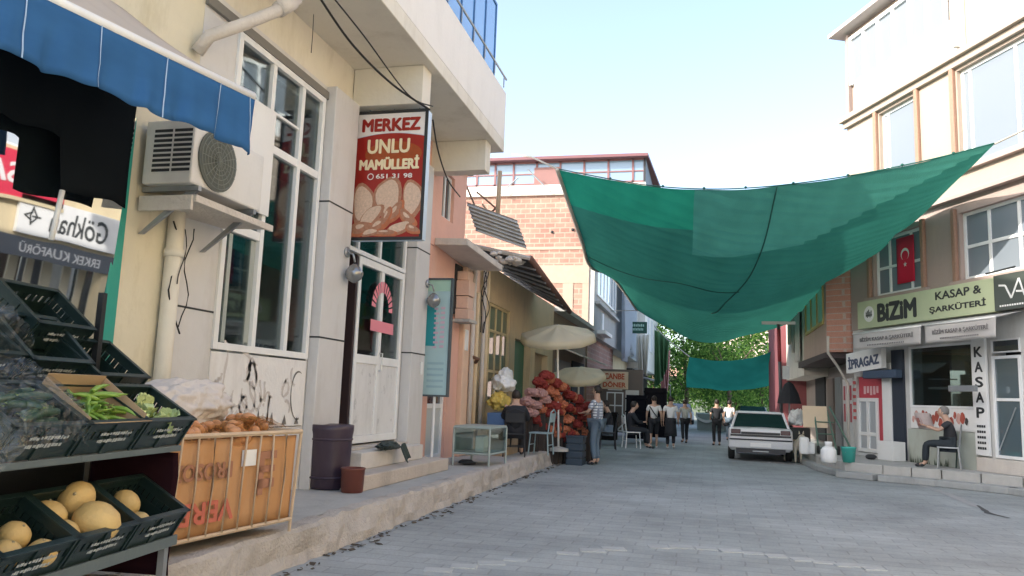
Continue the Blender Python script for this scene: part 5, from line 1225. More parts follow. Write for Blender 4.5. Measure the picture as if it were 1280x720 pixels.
# ================================================================== GREENGROCER STALL
R0 = onZ(218, 671, .55); L0 = onZ(67, 718, .55)             # front edge of the lower shelf
sdv = (Vector((L0.x, L0.y, 0))-Vector((R0.x, R0.y, 0))).normalized()  # along the stall, towards the camera
sno = Vector((sdv.y, -sdv.x, 0)); sno = sno if sno.x > 0 else -sno     # outward (towards the road)
FS = frame(Vector((R0.x, R0.y, 0)), sdv, sno)
SL = 2.1
SROT = math.atan2(sdv.y, sdv.x)
rk = thing('display_rack', 'dark metal display rack with two shelves carrying the vegetable crates', 'rack', tuple(FS @ Vector((1, -.3, .3))))
def shelf(z, name='shelf'):
    MB(FS).box(0, SL, -.55, 0, z-.04, z-.004).build(name, M_black, rk, bevel=.006)
shelf(.55)
MB(FS).box(-.02, SL, -.62, -.02, 1.05, 1.085).build('shelf', mat('grey_blue_shelf', (.11, .14, .15), .5, var=.15), rk, bevel=.006)
MB(FS).box(-.03, SL, -.018, .004, .50, .56).build('shelf_edge', mat('grey_blue_shelf', (.11, .14, .15)), rk, bevel=.004)
for (a, b) in ((.02, -.02), (.02, -.58), (SL-.05, -.02), (SL-.05, -.58)):
    MB(FS).box(a, a+.04, b-.04, b, .302, 1.05 if b < -.3 else .51).build('leg', M_metal, rk)
MB(FS).box(.02, .06, -.62, -.585, .302, 2.0).build('leg', M_black, rk); MB(FS).box(.02, SL, -.62, -.59, 1.45, 1.49).build('rear_rail', M_black, rk)
MB(FS).grid(lambda u, v: (-.02+.012*math.sin(v*14), -.03-.58*u, .32+.72*v), 14, 10).build('end_cloth', clothmat('maroon_black_cloth', (.03, .012, .016), .1), rk, smooth=True, solid=.004)
MB(FS).box(0, SL, -.60, -.585, .32, 1.04).build('back_panel', M_black, rk)
# --- a slotted plastic crate, open on top (x along, y outwards, z up; origin = front bottom middle)
def make_crate(label, mt=M_crate, w=.47, d=.36, h=.19, group='slotted plastic crates on the display rack', back=0):
    t = thing('plastic_crate', label, 'crate', (0, 0, 0), 0, group)
    b = MB(); b.box(-w/2, w/2, -d, 0, 0, .012); b.build('base', mt, t, local=True)
    def side(ax, lo, hi, c, out, name):
        b = MB(); th = .007
        def bx(u0, u1, z0, z1, o0=0, o1=th):
            if ax == 0: b.box(u0, u1, c+out*o0, c+out*o1, z0, z1)
            else: b.box(c+out*o0, c+out*o1, u0, u1, z0, z1)
        n = 9; bx(lo, hi, .012, .085); bx(lo, hi, h-.06, h-.012)
        for k in range(n+1):
            u = lo+(hi-lo)*k/n; bx(max(lo, u-.017), min(hi, u+.017), .0855, h-.0605, 0, th*.98)
        bx(lo-.012, hi+.012, h-.012, h, -.012, th+.012)
        for k in (0, n/2-.25, n/2+.25, n): 
            u = lo+(hi-lo)*k/n; bx(max(lo, u-.014), min(hi, u+.014), .0, h-.013, th, th+.009)
        return b.build(name, mt, t, local=True, bevel=.0015)
    side(0, -w/2, w/2, -.007, 1, 'front_wall'); side(0, -w/2, w/2, -d+.007, -1, 'rear_wall')
    side(1, -d, 0, -w/2+.007, -1, 'side_wall'); side(1, -d, 0, w/2-.007, 1, 'side_wall')
    # worn illegible maker's print on the front wall
    b = MB(); rnd = random.Random(3)
    for r_, (zz, hh) in enumerate(((.118, .02), (.075, .022))):
        u = -w*.27+.02*r_
        while u < w*.27:
            q = rnd.uniform(.008, .02); b.box(u, u+q, .0165, .0175, zz+rnd.uniform(-.003, .003), zz+hh*rnd.uniform(.5, 1)); u += q+rnd.uniform(.003, .009)
    b.build('maker_print', mat('pale_worn_print', (.42, .45, .45), .6, var=.3, bump=0), t, local=True)
    return t
TILT = R_(31)
def crate_pose(o, a, b, z, tilt=TILT, dz=0):
    o.matrix_basis = FS @ Matrix.Translation((a, b, z)) @ Matrix.Rotation(math.pi, 4, 'Z') @ Matrix.Scale(-1, 4, (1, 0, 0)) @ Matrix.Scale(-1, 4, (0, 1, 0)) @ Matrix.Identity(4)
    M = FS @ Matrix.Translation((a, b, z)) @ Matrix.Rotation(-tilt, 4, 'X')
    # keep a right-handed rotation: FS may mirror, so rebuild it from its axes
    x = (M @ Vector((1, 0, 0, 0))).xyz.normalized(); y = (M @ Vector((0, 1, 0, 0))).xyz.normalized(); zc = (M @ Vector((0, 0, 1, 0))).xyz.normalized()
    if x.cross(y).dot(zc) < 0: x = -x
    K = Matrix.Identity(4); o3 = M @ Vector((0, 0, 0))
    for i in range(3): K[i][0] = x[i]; K[i][1] = y[i]; K[i][2] = zc[i]; K[i][3] = o3[i]
    o.matrix_basis = K; return K
c0 = make_crate('dark green crate of melons at the road end of the lower shelf')
KL = [crate_pose(c0, .245, -.02, .555)]
c1 = copytree(c0); c1['label'] = 'dark green crate with the big pile of yellow melons on the lower shelf'; KL.append(crate_pose(c1, .245+.49, -.02, .555))
c2 = copytree(c0); c2['label'] = 'dark green crate of pale melons beside the big melon pile'; KL.append(crate_pose(c2, .245+.98, -.02, .555))
KU = []
for i, lab in enumerate(('upper shelf crate holding pale lettuce, by the yellow wall', 'upper shelf crate lined with brown card and full of long green peppers', 'upper shelf crate of dark cucumbers under clear plastic')):
    o = copytree(c0); o['label'] = lab; KU.append(crate_pose(o, .245+.49*i, -.03, 1.09))
# third and fourth tiers: empty crates stacked behind
TI = []
for i, (a, b, z, tl, lab) in enumerate(((.16, -.42, 1.34, .62, 'empty dark crate tilted behind the lettuce crate'), (.62, -.50, 1.42, .75, 'empty dark crate tilted behind the pepper crate'), (.40, -.66, 1.62, .70, 'topmost empty dark crate in front of the shop window'), (1.12, -.50, 1.42, .6, 'dark crate under clear plastic behind the cucumbers'))):
    o = copytree(c0); o['label'] = lab; crate_pose(o, a, b, z, tl); TI.append(o)
# cardboard lining in the pepper crate
K = KU[1]
ln = MB(K); ln.face([(-.225, -.345, .02), (-.225, -.02, .02), (-.225, -.02, .215), (-.225, -.345, .24)]); ln.face([(-.225, -.345, .02), (.225, -.345, .02), (.225, -.345, .25), (-.225, -.345, .25)]); ln.face([(.225, -.345, .02), (.225, -.02, .02), (.225, -.02, .2), (.225, -.345, .23)]); ln.face([(-.225, -.02, .17), (.225, -.02, .17), (.22, .03, .205), (-.22, .03, .205)])
M_card = mat('brown_cardboard', (.42, .29, .17), .85, var=.12, scale=6, bump=.1, stain=.2)
tag(ln.build('cardboard_lining', M_card, solid=.004), 'brown cardboard lining folded inside the pepper crate', 'cardboard')
# --- melons
M_mel = mat('yellow_melon_skin', (.62, .43, .17), .55, var=.16, scale=9, bump=.25, bscale=60, stain=.2, stain_col=(.75, .62, .35))
def make_melon(lab):
    t = thing('melon', lab, 'melon', group='yellow melons in the lower crates')
    MB().ball((0, 0, 0), 1, 3, (1, 1, 1), .05, 2).build('fruit', M_mel, t, smooth=True, local=True)
    b = MB(); b.lathe([(0, 0), (.1, 0), (.085, .03), (.04, .05), (.04, .09), (0, .09)], (0, 0, .985), 10); b.build('stem_scar', mat('melon_stem', (.4, .33, .2), .9), t, smooth=True, local=True)
    return t
mm = make_melon('x')
mel = [((-.02, -.10), .105, (1.12, 1, .96), 'largest round yellow melon, centre of the lower crates', 1), ((-.10, -.30), .092, (1.15, .95, 1.25), 'tall yellow melon standing behind the largest one', 1),
       ((.16, -.12), .075, (1, 1, 1), 'yellow melon left of the largest one, marked with a dark cut', 1), ((.12, -.27), .085, (1.1, 1, .9), 'yellow melon lying behind at the left of the pile', 1), ((-.155, -.13), .062, (1, 1, .95), 'small yellow melon at the right end of the near crate', 1),
       ((.08, -.08), .072, (1.1, 1, .85), 'melon lying alone in the middle of the far lower crate', 0), ((.0, -.24), .068, (1, 1, 1.2), 'small upright melon between the two lower crates', 0),
       ((.05, -.10), .07, (1, 1.1, .9), 'pale green tinted melon at the left edge of the photo', 2), ((-.12, -.05), .066, (1, 1, 1), 'small melon beside the pale one at the left edge', 2), ((-.1, -.2), .07, (1, 1, .9), 'melon half hidden at the back of the left edge crate', 2)]
sx = -1 if (KL[0] @ Vector((1, 0, 0, 0))).xyz.dot(sdv) < 0 else 1     # crate x axis against the stall direction
for i, ((u, v_), r, sc, lab, k) in enumerate(mel):
    o = mm if i == 0 else copytree(mm); o['label'] = lab
    p = KL[k] @ Vector((u*sx, v_, r*sc[2]*.9+.03 + (.035 if i in (0,) else 0)))
    o.location = p; o.scale = (r*sc[0], r*sc[1], r*sc[2]); o.rotation_euler = (random.uniform(-.9, .3), random.uniform(.1, .9), random.random()*6)
# --- peppers
M_pep = mat('green_pepper_skin', (.20, .34, .05), .35, var=.3, scale=14, bump=.1, spec=.6)
pm = thing('green_pepper', 'long light green pepper in the card lined crate', 'pepper', group='green peppers heaped in the lined crate')
pts = [(0, 0, 0), (.03, .004, 0), (.07, 0, .004), (.11, -.01, .0), (.145, -.022, -.006)]
MB().tube(pts, [.007, .0125, .012, .008, .002], 8).build('fruit', M_pep, pm, smooth=True, local=True)
MB().tube([(0, 0, 0), (-.012, .003, .003), (-.03, .01, .01)], [.006, .003, .0025], 6).build('stalk', mat('pepper_stalk', (.15, .22, .05), .6), pm, smooth=True, local=True)
random.seed(21)
for i in range(64):
    o = pm if i == 0 else copytree(pm)
    u = random.uniform(-.13, .13); v_ = random.uniform(-.27, -.12); lay = (i % 6)
    o.location = KU[1] @ Vector((u, v_, .05+lay*.022 + .04*(1-abs(u)/.2))); o.rotation_euler = (random.uniform(-.5, .5), random.uniform(-.4, .4), random.random()*6.28); s = random.uniform(.8, 1.25); o.scale = (s, s, s)
# --- cucumbers
M_cuc = mat('cucumber_skin', (.018, .055, .02), .4, var=.4, scale=30, bump=.3, spec=.5)
cm = thing('cucumber', 'dark green cucumber piled under the plastic sheet', 'cucumber', group='cucumbers piled in the upper crate')
MB().tube([(-.1, 0, 0), (-.09, 0, 0), (-.04, .004, 0), (.03, .006, 0), (.085, 0, 0), (.1, -.002, 0)], [.004, .016, .021, .021, .016, .003], 10).build('fruit', M_cuc, cm, smooth=True, local=True)
MB().tube([(.1, 0, 0), (.112, .002, .003)], [.004, .003], 6).build('stalk', mat('pepper_stalk', (.15, .22, .05)), cm, local=True)
for i in range(46):
    o = cm if i == 0 else copytree(cm)
    u = random.uniform(-.16, .16); v_ = random.uniform(-.3, -.04); lay = i//9
    o.location = KU[2] @ Vector((u*(1-.1*lay), v_, .04+lay*.036)); o.rotation_euler = (random.uniform(-.2, .2), random.uniform(-.2, .2), SROT+random.uniform(-.35, .35)+(1.57 if random.random() < .15 else 0))
# clear plastic over the cucumbers
def plastic(name):
    mt = bpy.data.materials.new(name); mt.use_nodes = True; n = mt.node_tree.nodes; l = mt.node_tree.links; n.remove(n['Principled BSDF']); o = n['Material Output']
    gl = n.new('ShaderNodeBsdfGlossy'); gl.inputs['Roughness'].default_value = .12; tr = n.new('ShaderNodeBsdfTransparent'); tr.inputs[0].default_value = (.93, .95, .95, 1); df = n.new('ShaderNodeBsdfDiffuse'); df.inputs[0].default_value = (.8, .82, .82, 1)
    g = n.new('ShaderNodeNewGeometry'); nz = n.new('ShaderNodeTexNoise'); nz.inputs['Scale'].default_value = 16; nz.inputs['Detail'].default_value = 6; nz.inputs['Distortion'].default_value = 1.5; l.new(g.outputs['Position'], nz.inputs['Vector'])
    bp = n.new('ShaderNodeBump'); bp.inputs['Strength'].default_value = .9; bp.inputs['Distance'].default_value = .03; l.new(nz.outputs['Fac'], bp.inputs['Height']); l.new(bp.outputs[0], gl.inputs['Normal'])
    rp = n.new('ShaderNodeValToRGB'); rp.color_ramp.elements[0].position = .55; rp.color_ramp.elements[1].position = .7; rp.color_ramp.elements[0].color = (.0,)*3+(1,); rp.color_ramp.elements[1].color = (.09,)*3+(1,); l.new(nz.outputs['Fac'], rp.inputs[0])
    m1 = n.new('ShaderNodeMixShader'); m1.inputs[0].default_value = .07; l.new(tr.outputs[0], m1.inputs[1]); l.new(gl.outputs[0], m1.inputs[2])
    m2 = n.new('ShaderNodeMixShader'); l.new(rp.outputs[0], m2.inputs[0]); l.new(m1.outputs[0], m2.inputs[1]); l.new(df.outputs[0], m2.inputs[2]); l.new(m2.outputs[0], o.inputs['Surface']); return mt
M_film = plastic('clear_film')
def pf(u, v):
    q = Vector((-.27+.55*u, -.42+.5*v, .25+.05*math.sin(u*3.1)+.03*noise.noise(Vector((u*5, v*5, 2)))+.02*noise.noise(Vector((u*14, v*13, 7)))))
    if v > .8: q.z -= (v-.8)*.75; 
    if u > .85: q.z -= (u-.85)*.9
    if u < .15: q.z -= (.15-u)*.9
    return KU[2] @ q
tag(MB().grid(pf, 44, 40).build('plastic_sheet', M_film, smooth=True), 'clear crinkled plastic sheet over the cucumbers', 'plastic sheet')
KT = TI[3].matrix_basis
def pf2(u, v):
    q = Vector((-.3+.62*u, -.45+.52*v, .24+.13*math.sin(v*3.0)*math.sin(u*3.1)+.05*noise.noise(Vector((u*4, v*6, 9)))+.025*noise.noise(Vector((u*12, v*11, 4)))))
    if v > .75: q.z -= (v-.75)*.8
    return KT @ q
tag(MB().grid(pf2, 44, 40).build('plastic_bag', M_film, smooth=True), 'clear plastic bag bulging over the rear crate at the left edge', 'plastic bag')
# lettuce
M_let = mat('lettuce_leaf', (.55, .64, .30), .5, var=.35, scale=12, bump=.2); M_let2 = mat('lettuce_rib', (.62, .66, .42), .5, var=.2, bump=.1)
def make_lettuce(lab, sd):
    random.seed(sd); t = thing('lettuce', lab, 'lettuce', group='pale lettuces in the upper crate'); b = MB()
    for k in range(16):
        a = random.random()*6.28; el = random.uniform(.2, 1.3); r = random.uniform(.05, .085); up_ = Vector((math.cos(a)*math.cos(el), math.sin(a)*math.cos(el), math.sin(el))); sd_ = Vector((-math.sin(a), math.cos(a), 0))
        b.grid(lambda u, v: tuple(up_*r*(.25+u) + sd_*(v-.5)*.09*math.sin(.5+u*2.1) + Vector((0, 0, .012*math.sin(u*9+k)*math.cos(v*11)))), 5, 5)
    b.build('leaves', [M_let], t, smooth=True, local=True, recalc=False); MB().ball((0, 0, 0), .03, 2, (1, 1, 1.3)).build('heart', M_let2, t, smooth=True, local=True); return t
lets = ['lettuce at the far right of its crate', 'lettuce in the middle of its crate', 'pale lettuce near the card lined crate', 'small lettuce at the front of its crate', 'lettuce at the back of its crate']
for i, (u, v_) in enumerate(((-.15, -.1), (.0, -.16), (.13, -.1), (.02, -.05), (-.1, -.24))):
    o = make_lettuce(lets[i], 40+i); o.location = KU[0] @ Vector((u*sx, v_, .09)); o.rotation_euler = (random.random(), random.random(), i)

# ================================================================== WIRE BIN OF ONIONS
P1 = onZ(361, 664, .302); P0 = onZ(184, 706, .302); xd = (P0-P1); WL = xd.length; xd.normalize(); yd = Vector((xd.y, -xd.x, 0)); yd = yd if yd.x > 0 else -yd
FO2 = frame(P1, xd, yd); H = .80; Dp = .62
wb_ = thing('wire_bin', 'light wooden and wire bin lined with printed cardboard on the sidewalk', 'bin', tuple(FO2 @ Vector((WL/2, -Dp/2, 0))))
M_lath = mat('pale_painted_lath', (.56, .42, .28), .6, var=.2, scale=12, stain=.35, stain_col=(.3, .18, .1), bump=.2)
for (a, b) in ((0, 0), (WL, 0), (0, -Dp), (WL, -Dp)): MB(FO2).tube([(a, b, 0), (a+(.03 if a == 0 else -.03)*-1, b*1.04+.03*(1 if b == 0 else 0), H)], .014, 6).build('corner_post', M_lath, wb_)
rim = MB(FO2); o_ = .03
for z, w in ((H, .02), (.1, .016)):
    k = o_*z/H
    rim.tube([(-k, k, z), (WL+k, k, z-.0)], w, 6); rim.tube([(-k, -Dp-k, z), (WL+k, -Dp-k, z)], w, 6); rim.tube([(-k, k, z), (-k, -Dp-k, z)], w, 6); rim.tube([(WL+k, k, z), (WL+k, -Dp-k, z)], w, 6)
rim.build('rim', M_lath, wb_)
for k in range(1, 9):
    a = WL*k/9; j = .01*math.sin(k*5)
    MB(FO2).tube([(a, .012, .1), (a+j, .03, .45), (a-j, o_+.006, H)], .0085, 6).build('wire', M_lath, wb_, smooth=True)
for k in range(1, 5): MB(FO2).tube([(WL+.002, -Dp*k/5, .1), (WL+o_, -Dp*k/5, H)], .0085, 6).build('wire', M_lath, wb_); 
for k in range(1, 5): MB(FO2).tube([(-.002, -Dp*k/5, .1), (-o_, -Dp*k/5, H)], .0085, 6).build('wire', M_lath, wb_)
M_card2 = mat('tan_box_cardboard', (.50, .26, .11), .8, var=.1, scale=5, bump=.08, stain=.25, stain_col=(.65, .5, .35))
card = MB(FO2)
def cf(u, v): return (WL*u, -.006+.02*v - .012*math.sin(u*math.pi*9)**2 - .01, .1+(H-.13)*v)
card.grid(cf, 54, 6); cdo = card.build('cardboard', M_card2, wb_, smooth=True, solid=.004)
for (a, q) in ((.012, 1), (WL-.012, -1)):
    MB(FO2).grid(lambda u, v: (a-q*.02*v, -.02-(Dp-.04)*u, .1+(H-.15)*v), 3, 3).build('cardboard', M_card2, wb_, solid=.004)
MB(FO2).grid(lambda u, v: (WL*u, -Dp+.02-.02*v, .1+(H-.1)*v), 3, 3).build('cardboard', M_card2, wb_, solid=.004); MB(FO2).box(0, WL, -Dp, -.02, .09, .1).build('base', M_card2, wb_)
M_rp = mat('faded_red_print', (.52, .14, .09), .8, var=.25, bump=0); M_bp = mat('faded_brown_print', (.36, .17, .1), .8, var=.25, bump=0)
def txb(s, a, z, w, h, mt, flip=True):
    x = -xd if not flip else -xd
    M = tm(FO2 @ Vector((a, .016, z)), -xd, Vector((0, 0, 1)))
    if M.col[2].xyz.dot(yd) < 0: M = tm(FO2 @ Vector((a, .016, z)), xd, Vector((0, 0, 1)))
    if flip: M = M @ Matrix.Rotation(math.pi, 4, 'Z')
    lettering('box_print', s, M, w, h, mt, wb_, t=.003, bold=.03)
txb('PROSOZ', WL*.72, .55, WL*.40, .11, M_bp); txb('VERBE', WL*.72, .27, WL*.46, .14, M_rp)
MB(FO2).box(WL*.34, WL*.45, .012, .0165, .56, .68).build('white_label', M_white, wb_)
e_ = MB(FO2); e_.box(WL*.18, WL*.31, .010, .0165, .50, .55); e_.box(WL*.18, WL*.31, .010, .0165, .38, .45); e_.box(WL*.27, WL*.31, .010, .0165, .33, .66); e_.box(WL*.17, WL*.27, .010, .0166, .6, .66); e_.build('box_mark', M_bp, wb_)
# onions in nets
M_on = mat('onion_skin', (.56, .27, .12), .4, var=.4, scale=16, bump=.15); M_onet = clothmat('orange_mesh', (.62, .30, .10), .5, .2, 8, through=.72)
def onion_sack(loc, sc, lab, sd, n=26):
    random.seed(sd); t = thing('onion_sack', lab, 'sack', loc, group='orange net sacks of onions')
    b = MB()
    for i in range(n):
        d = Vector((random.gauss(0, 1), random.gauss(0, 1), abs(random.gauss(0, .9)))).normalized(); p = Vector((d.x*sc[0]*.86, d.y*sc[1]*.86, d.z*sc[2]*.84)); b.ball(tuple(p), random.uniform(.04, .054), 2, (1, 1, .9), .08, i)
    b.build('onions', M_on, t, smooth=True, local=True)
    MB().ball((0, 0, 0), 1, 4, sc, .12, sd, nf=2.6).build('net', M_onet, t, smooth=True, local=True); return t
c = FO2 @ Vector((WL*.78, -.26, H-.02)); onion_sack(tuple(c), (.26, .27, .15), 'orange net sack of onions at the stall end of the bin', 61, 34).rotation_euler = (0, 0, .3)
c = FO2 @ Vector((WL*.44, -.22, H-.05)); onion_sack(tuple(c), (.24, .25, .13), 'orange net sack of onions in the middle of the bin', 62, 30)
c = FO2 @ Vector((WL*.2, -.3, H-.02)); onion_sack(tuple(c), (.2, .2, .15), 'orange net sack of onions at the far end of the bin', 63, 22)
def netcl(u, v):
    p = FO2 @ Vector((WL*(.05+.42*u), -.05-.2*v, H+.03+.09*math.sin(u*3)*(1-v*.3)+.03*noise.noise(Vector((u*7, v*5, 3))))); return p
tag(MB().grid(netcl, 26, 14).build('net_cloth', M_onet, smooth=True, solid=.003), 'crumpled orange netting draped over the bin rim', 'netting')
# white sacks
M_sack = mat('dusty_white_sack', (.60, .56, .53), .85, var=.12, scale=6, stain=.3, stain_col=(.42, .35, .28), bump=.5, bscale=20)
def sack(name, loc, sc, rz, lab, sd, mt=M_sack, grp=None, fold=.22):
    b = MB(); b.ball((0, 0, 0), 1, 5, (1, 1, 1), fold, sd, nf=1.5)
    for v in b.bm.verts:
        p = v.co; k = 1+.08*noise.noise(p*5+Vector((sd, 0, 0)))+.06*math.sin(p.x*9+p.y*5+5*noise.noise(p*1.6))+.03*math.sin(p.y*21+6*noise.noise(p*2.5)); v.co = Vector((p.x*sc[0]*k, p.y*sc[1]*k, max(p.z, -.75)*sc[2]*k))
    o = b.build(name, mt, local=True, smooth=True); o.location = loc; o.rotation_euler = (0, 0, rz); return tag(o, lab, 'sack', grp)
c = FO2 @ Vector((WL*.52, -.52, H+.2)); sack('cloth_sack', tuple(c), (.20, .52, .19), math.atan2(xd.y, xd.x)-1.45, 'slumped dusty white sack lying on top of the onion bin', 3)
c = FO2 @ Vector((WL*.93, -.6, H+.26)); sack('cloth_sack', tuple(c), (.13, .3, .07), math.atan2(xd.y, xd.x)-1.4, 'flat folded pale sack by the drain pipe foot', 5)

# ================================================================== DRUM, POT, RAG, CASE, BANNER
dc = onZ(404, 612, .302); dc = Vector((-4.33, 8.72, .302))
dr_ = thing('plastic_drum', 'dark plum plastic drum standing by the bakery steps', 'drum', tuple(dc))
M_plum = mat('plum_plastic', (.045, .028, .045), .4, var=.25, bump=.05, stain=.15, stain_col=(.12, .1, .11))
MB().lathe([(.0, 0), (.215, 0), (.235, .03), (.24, .3), (.25, .62), (.262, .68), (.262, .74), (.25, .745), (.0, .72)], tuple(dc), 36).build('body', M_plum, dr_, smooth=True, bevel=0)
rr = MB()
for z in (.12, .56, .66): rr.lathe([(.245, z), (.258, z+.008), (.258, z+.022), (.247, z+.03)], tuple(dc), 36)
rr.build('hoop', M_plum, dr_, smooth=True)
pc = Vector((-3.93, 8.52, .302)); pt_ = thing('tin_pot', 'small rusty brown tin pot beside the plum drum', 'pot', tuple(pc))
M_brn = mat('brown_tin', (.16, .05, .035), .45, var=.3, metal=.2, bump=.1)
MB().lathe([(0, 0), (.115, 0), (.125, .01), (.135, .25), (.142, .26), (.142, .275), (.13, .275), (.118, .03), (0, .03)], tuple(pc), 28).build('body', M_brn, pt_, smooth=True)
MB().tube([tuple(pc+Vector((-.13, 0, .24))), tuple(pc+Vector((-.07, .05, .16))), tuple(pc+Vector((.07, .08, .16))), tuple(pc+Vector((.13, 0, .24)))], .004, 5).build('handle', M_metal, pt_, smooth=True)
rg1 = sack('dark_rag', (-4.13, 10.0, .74), (.13, .36, .06), .15, 'dark green rag lying over the edge of the upper step', 9, mat('dark_rag', (.035, .05, .045), .9, var=.3, bump=.4)); rg1['category'] = 'rag'
tag(MB().grid(lambda u, v: (-4.02+.08*v+.02*math.sin(u*7), 10.15+.16*u+.04*v, .74-.2*v-.03*math.sin(u*5)), 10, 8).build('rag_end', mat('dark_rag', (.035, .05, .045)), smooth=True, solid=.01), 'end of the dark rag hanging over the step', 'rag')
# glass display case on legs
f0, f1, f2_ = onZ(575, 583, .302), onZ(616, 585, .302), onZ(645, 579, .302)
cx, cdv = f1.copy(), (f0-f1); 
FCs = None
ca = thing('display_case', 'small grey metal and glass display case on legs at the sidewalk', 'display case', (-3.8, 12.9, .302))
M_pmet = mat('pale_green_metal', (.35, .41, .39), .45, var=.15, stain=.3, stain_col=(.25, .2, .15))
u_ = Vector((-.62, .02, 0)); w_ = Vector((.04, .95, 0)); O = Vector((-3.42, 12.55, .302))
def CQ(a, b, z): return tuple(O+u_*a+w_*b+Vector((0, 0, z)))
for (a, b) in ((0, 0), (1, 0), (0, 1), (1, 1)): MB().tube([CQ(a, b, 0), CQ(a, b, .62)], .018, 4).build('leg', M_pmet, ca)
fm = MB()
for z in (.2, .62):
    for (p, q) in (((0, 0), (1, 0)), ((1, 0), (1, 1)), ((1, 1), (0, 1)), ((0, 1), (0, 0))): fm.tube([CQ(*p, z), CQ(*q, z)], .017, 4)
fm.build('frame', M_pmet, ca)
MB().hexa([CQ(0, 0, .19), CQ(1, 0, .19), CQ(1, 1, .19), CQ(0, 1, .19)], [CQ(0, 0, .21), CQ(1, 0, .21), CQ(1, 1, .21), CQ(0, 1, .21)]).build('shelf', M_pmet, ca)
M_gcase = glassmat('case_glass', (.8, .9, .88), .14)
for (p, q) in (((0.0, 0.0), (1, 0)), ((0, 1), (0, 0)), ((1, 1), (0, 1))): MB().face([CQ(*p, .22), CQ(*q, .22), CQ(*q, .61), CQ(*p, .61)]) if 0 else None
for (p, q) in (((0, 0), (1, 0)), ((0, 0), (0, 1))):
    b = MB(); b.face([CQ(*p, .22), CQ(*q, .22), CQ(*q, .605), CQ(*p, .605)]); b.build('glass', M_gcase, ca, solid=.006)
MB().hexa([CQ(0, 0, .635), CQ(1, 0, .635), CQ(1, 1, .635), CQ(0, 1, .635)], [CQ(0, 0, .65), CQ(1, 0, .65), CQ(1, 1, .65), CQ(0, 1, .65)]).build('top', M_pmet, ca)
b = MB(); b.face([CQ(1, 0, .22), CQ(1, 1, .22), CQ(1, 1, .605), CQ(1, 0, .605)]); b.build('rear_panel', M_pmet, ca, solid=.006)
tag(MB().box(-3.75, -3.6, 12.85, 13.15, .515, .78).build('paper_bag', M_white, bevel=.02), 'white paper bag inside the small display case', 'bag')
tag(MB().ball((-3.85, 12.75, .35), .09, 2, (1.6, 1, .5), .5).build('dark_bag', M_dark, smooth=True), 'dark bundle lying under the display case', 'bag')
# teal banner on a post
bn = thing('standing_banner', 'tall teal and pale blue framed banner standing on a post before the salmon house', 'banner', (-4.3, 12.95, .3))
bY = 12.3; t0, t1 = onY(533, 350, bY), onY(566, 350, bY); b0_, b1_ = onY(530, 493, bY), onY(556, 493, bY)
bx0, bx1 = (t0.x+b0_.x)/2, (t1.x+b1_.x)/2; bz0, bz1 = b0_.z, t0.z
MB().box(bx0, bx1, bY, bY+.05, bz0, bz1).build('panel', mat('pale_teal_banner', (.42, .60, .62), .5, var=.12, scale=2, bump=0), bn)
fr3 = MB(); 
for (a, b, c_, d_) in ((bx0-.03, bx0, bz0-.03, bz1+.03), (bx1, bx1+.03, bz0-.03, bz1+.03), (bx0, bx1, bz0-.03, bz0), (bx0, bx1, bz1, bz1+.03)): fr3.box(a, b, bY-.02, bY+.07, c_, d_)
fr3.build('frame', mat('dark_grey_frame', (.08, .1, .11), .5), bn)
hb_ = bz1-bz0; wb2 = bx1-bx0
MB().box(bx0+.002, bx0+wb2*.42, bY-.004, bY-.001, bz0+hb_*.42, bz0+hb_*.78).build('teal_block', mat('teal_print', (.03, .33, .38), .5, bump=0), bn)
MB().box(bx0+.002, bx1-.002, bY-.004, bY-.001, bz1-hb_*.1, bz1-.004).build('top_strip', mat('mint_print', (.4, .62, .5), .5, bump=0), bn)
sc_ = MB()
for k in range(9):
    z = bz0+hb_*(.40+.042*k); sc_.box(bx0+wb2*.35, bx0+wb2*(.5+.06*(k % 2)), bY-.008, bY-.005, z, z+hb_*.018); sc_.box(bx0+wb2*.62, bx0+wb2*.8, bY-.008, bY-.005, z+.01, z+hb_*.026)
sc_.build('scroll_print', mat('pinkish_print', (.62, .45, .55), .5, bump=0), bn); sc_ = MB()
for k in range(5): sc_.box(bx0+wb2*.15, bx0+wb2*.85, bY-.006, bY-.002, bz0+hb_*(.06+.05*k), bz0+hb_*(.08+.05*k))
sc_.build('pale_print', mat('faint_blue_print', (.33, .5, .55), .5, bump=0), bn)
MB().tube([((bx0+bx1)/2, bY+.025, .3), ((bx0+bx1)/2, bY+.025, bz0)], .025, 8).build('post', M_white, bn); MB().box((bx0+bx1)/2-.2, (bx0+bx1)/2+.2, bY-.15, bY+.2, .302, .33).build('foot', M_metal, bn)

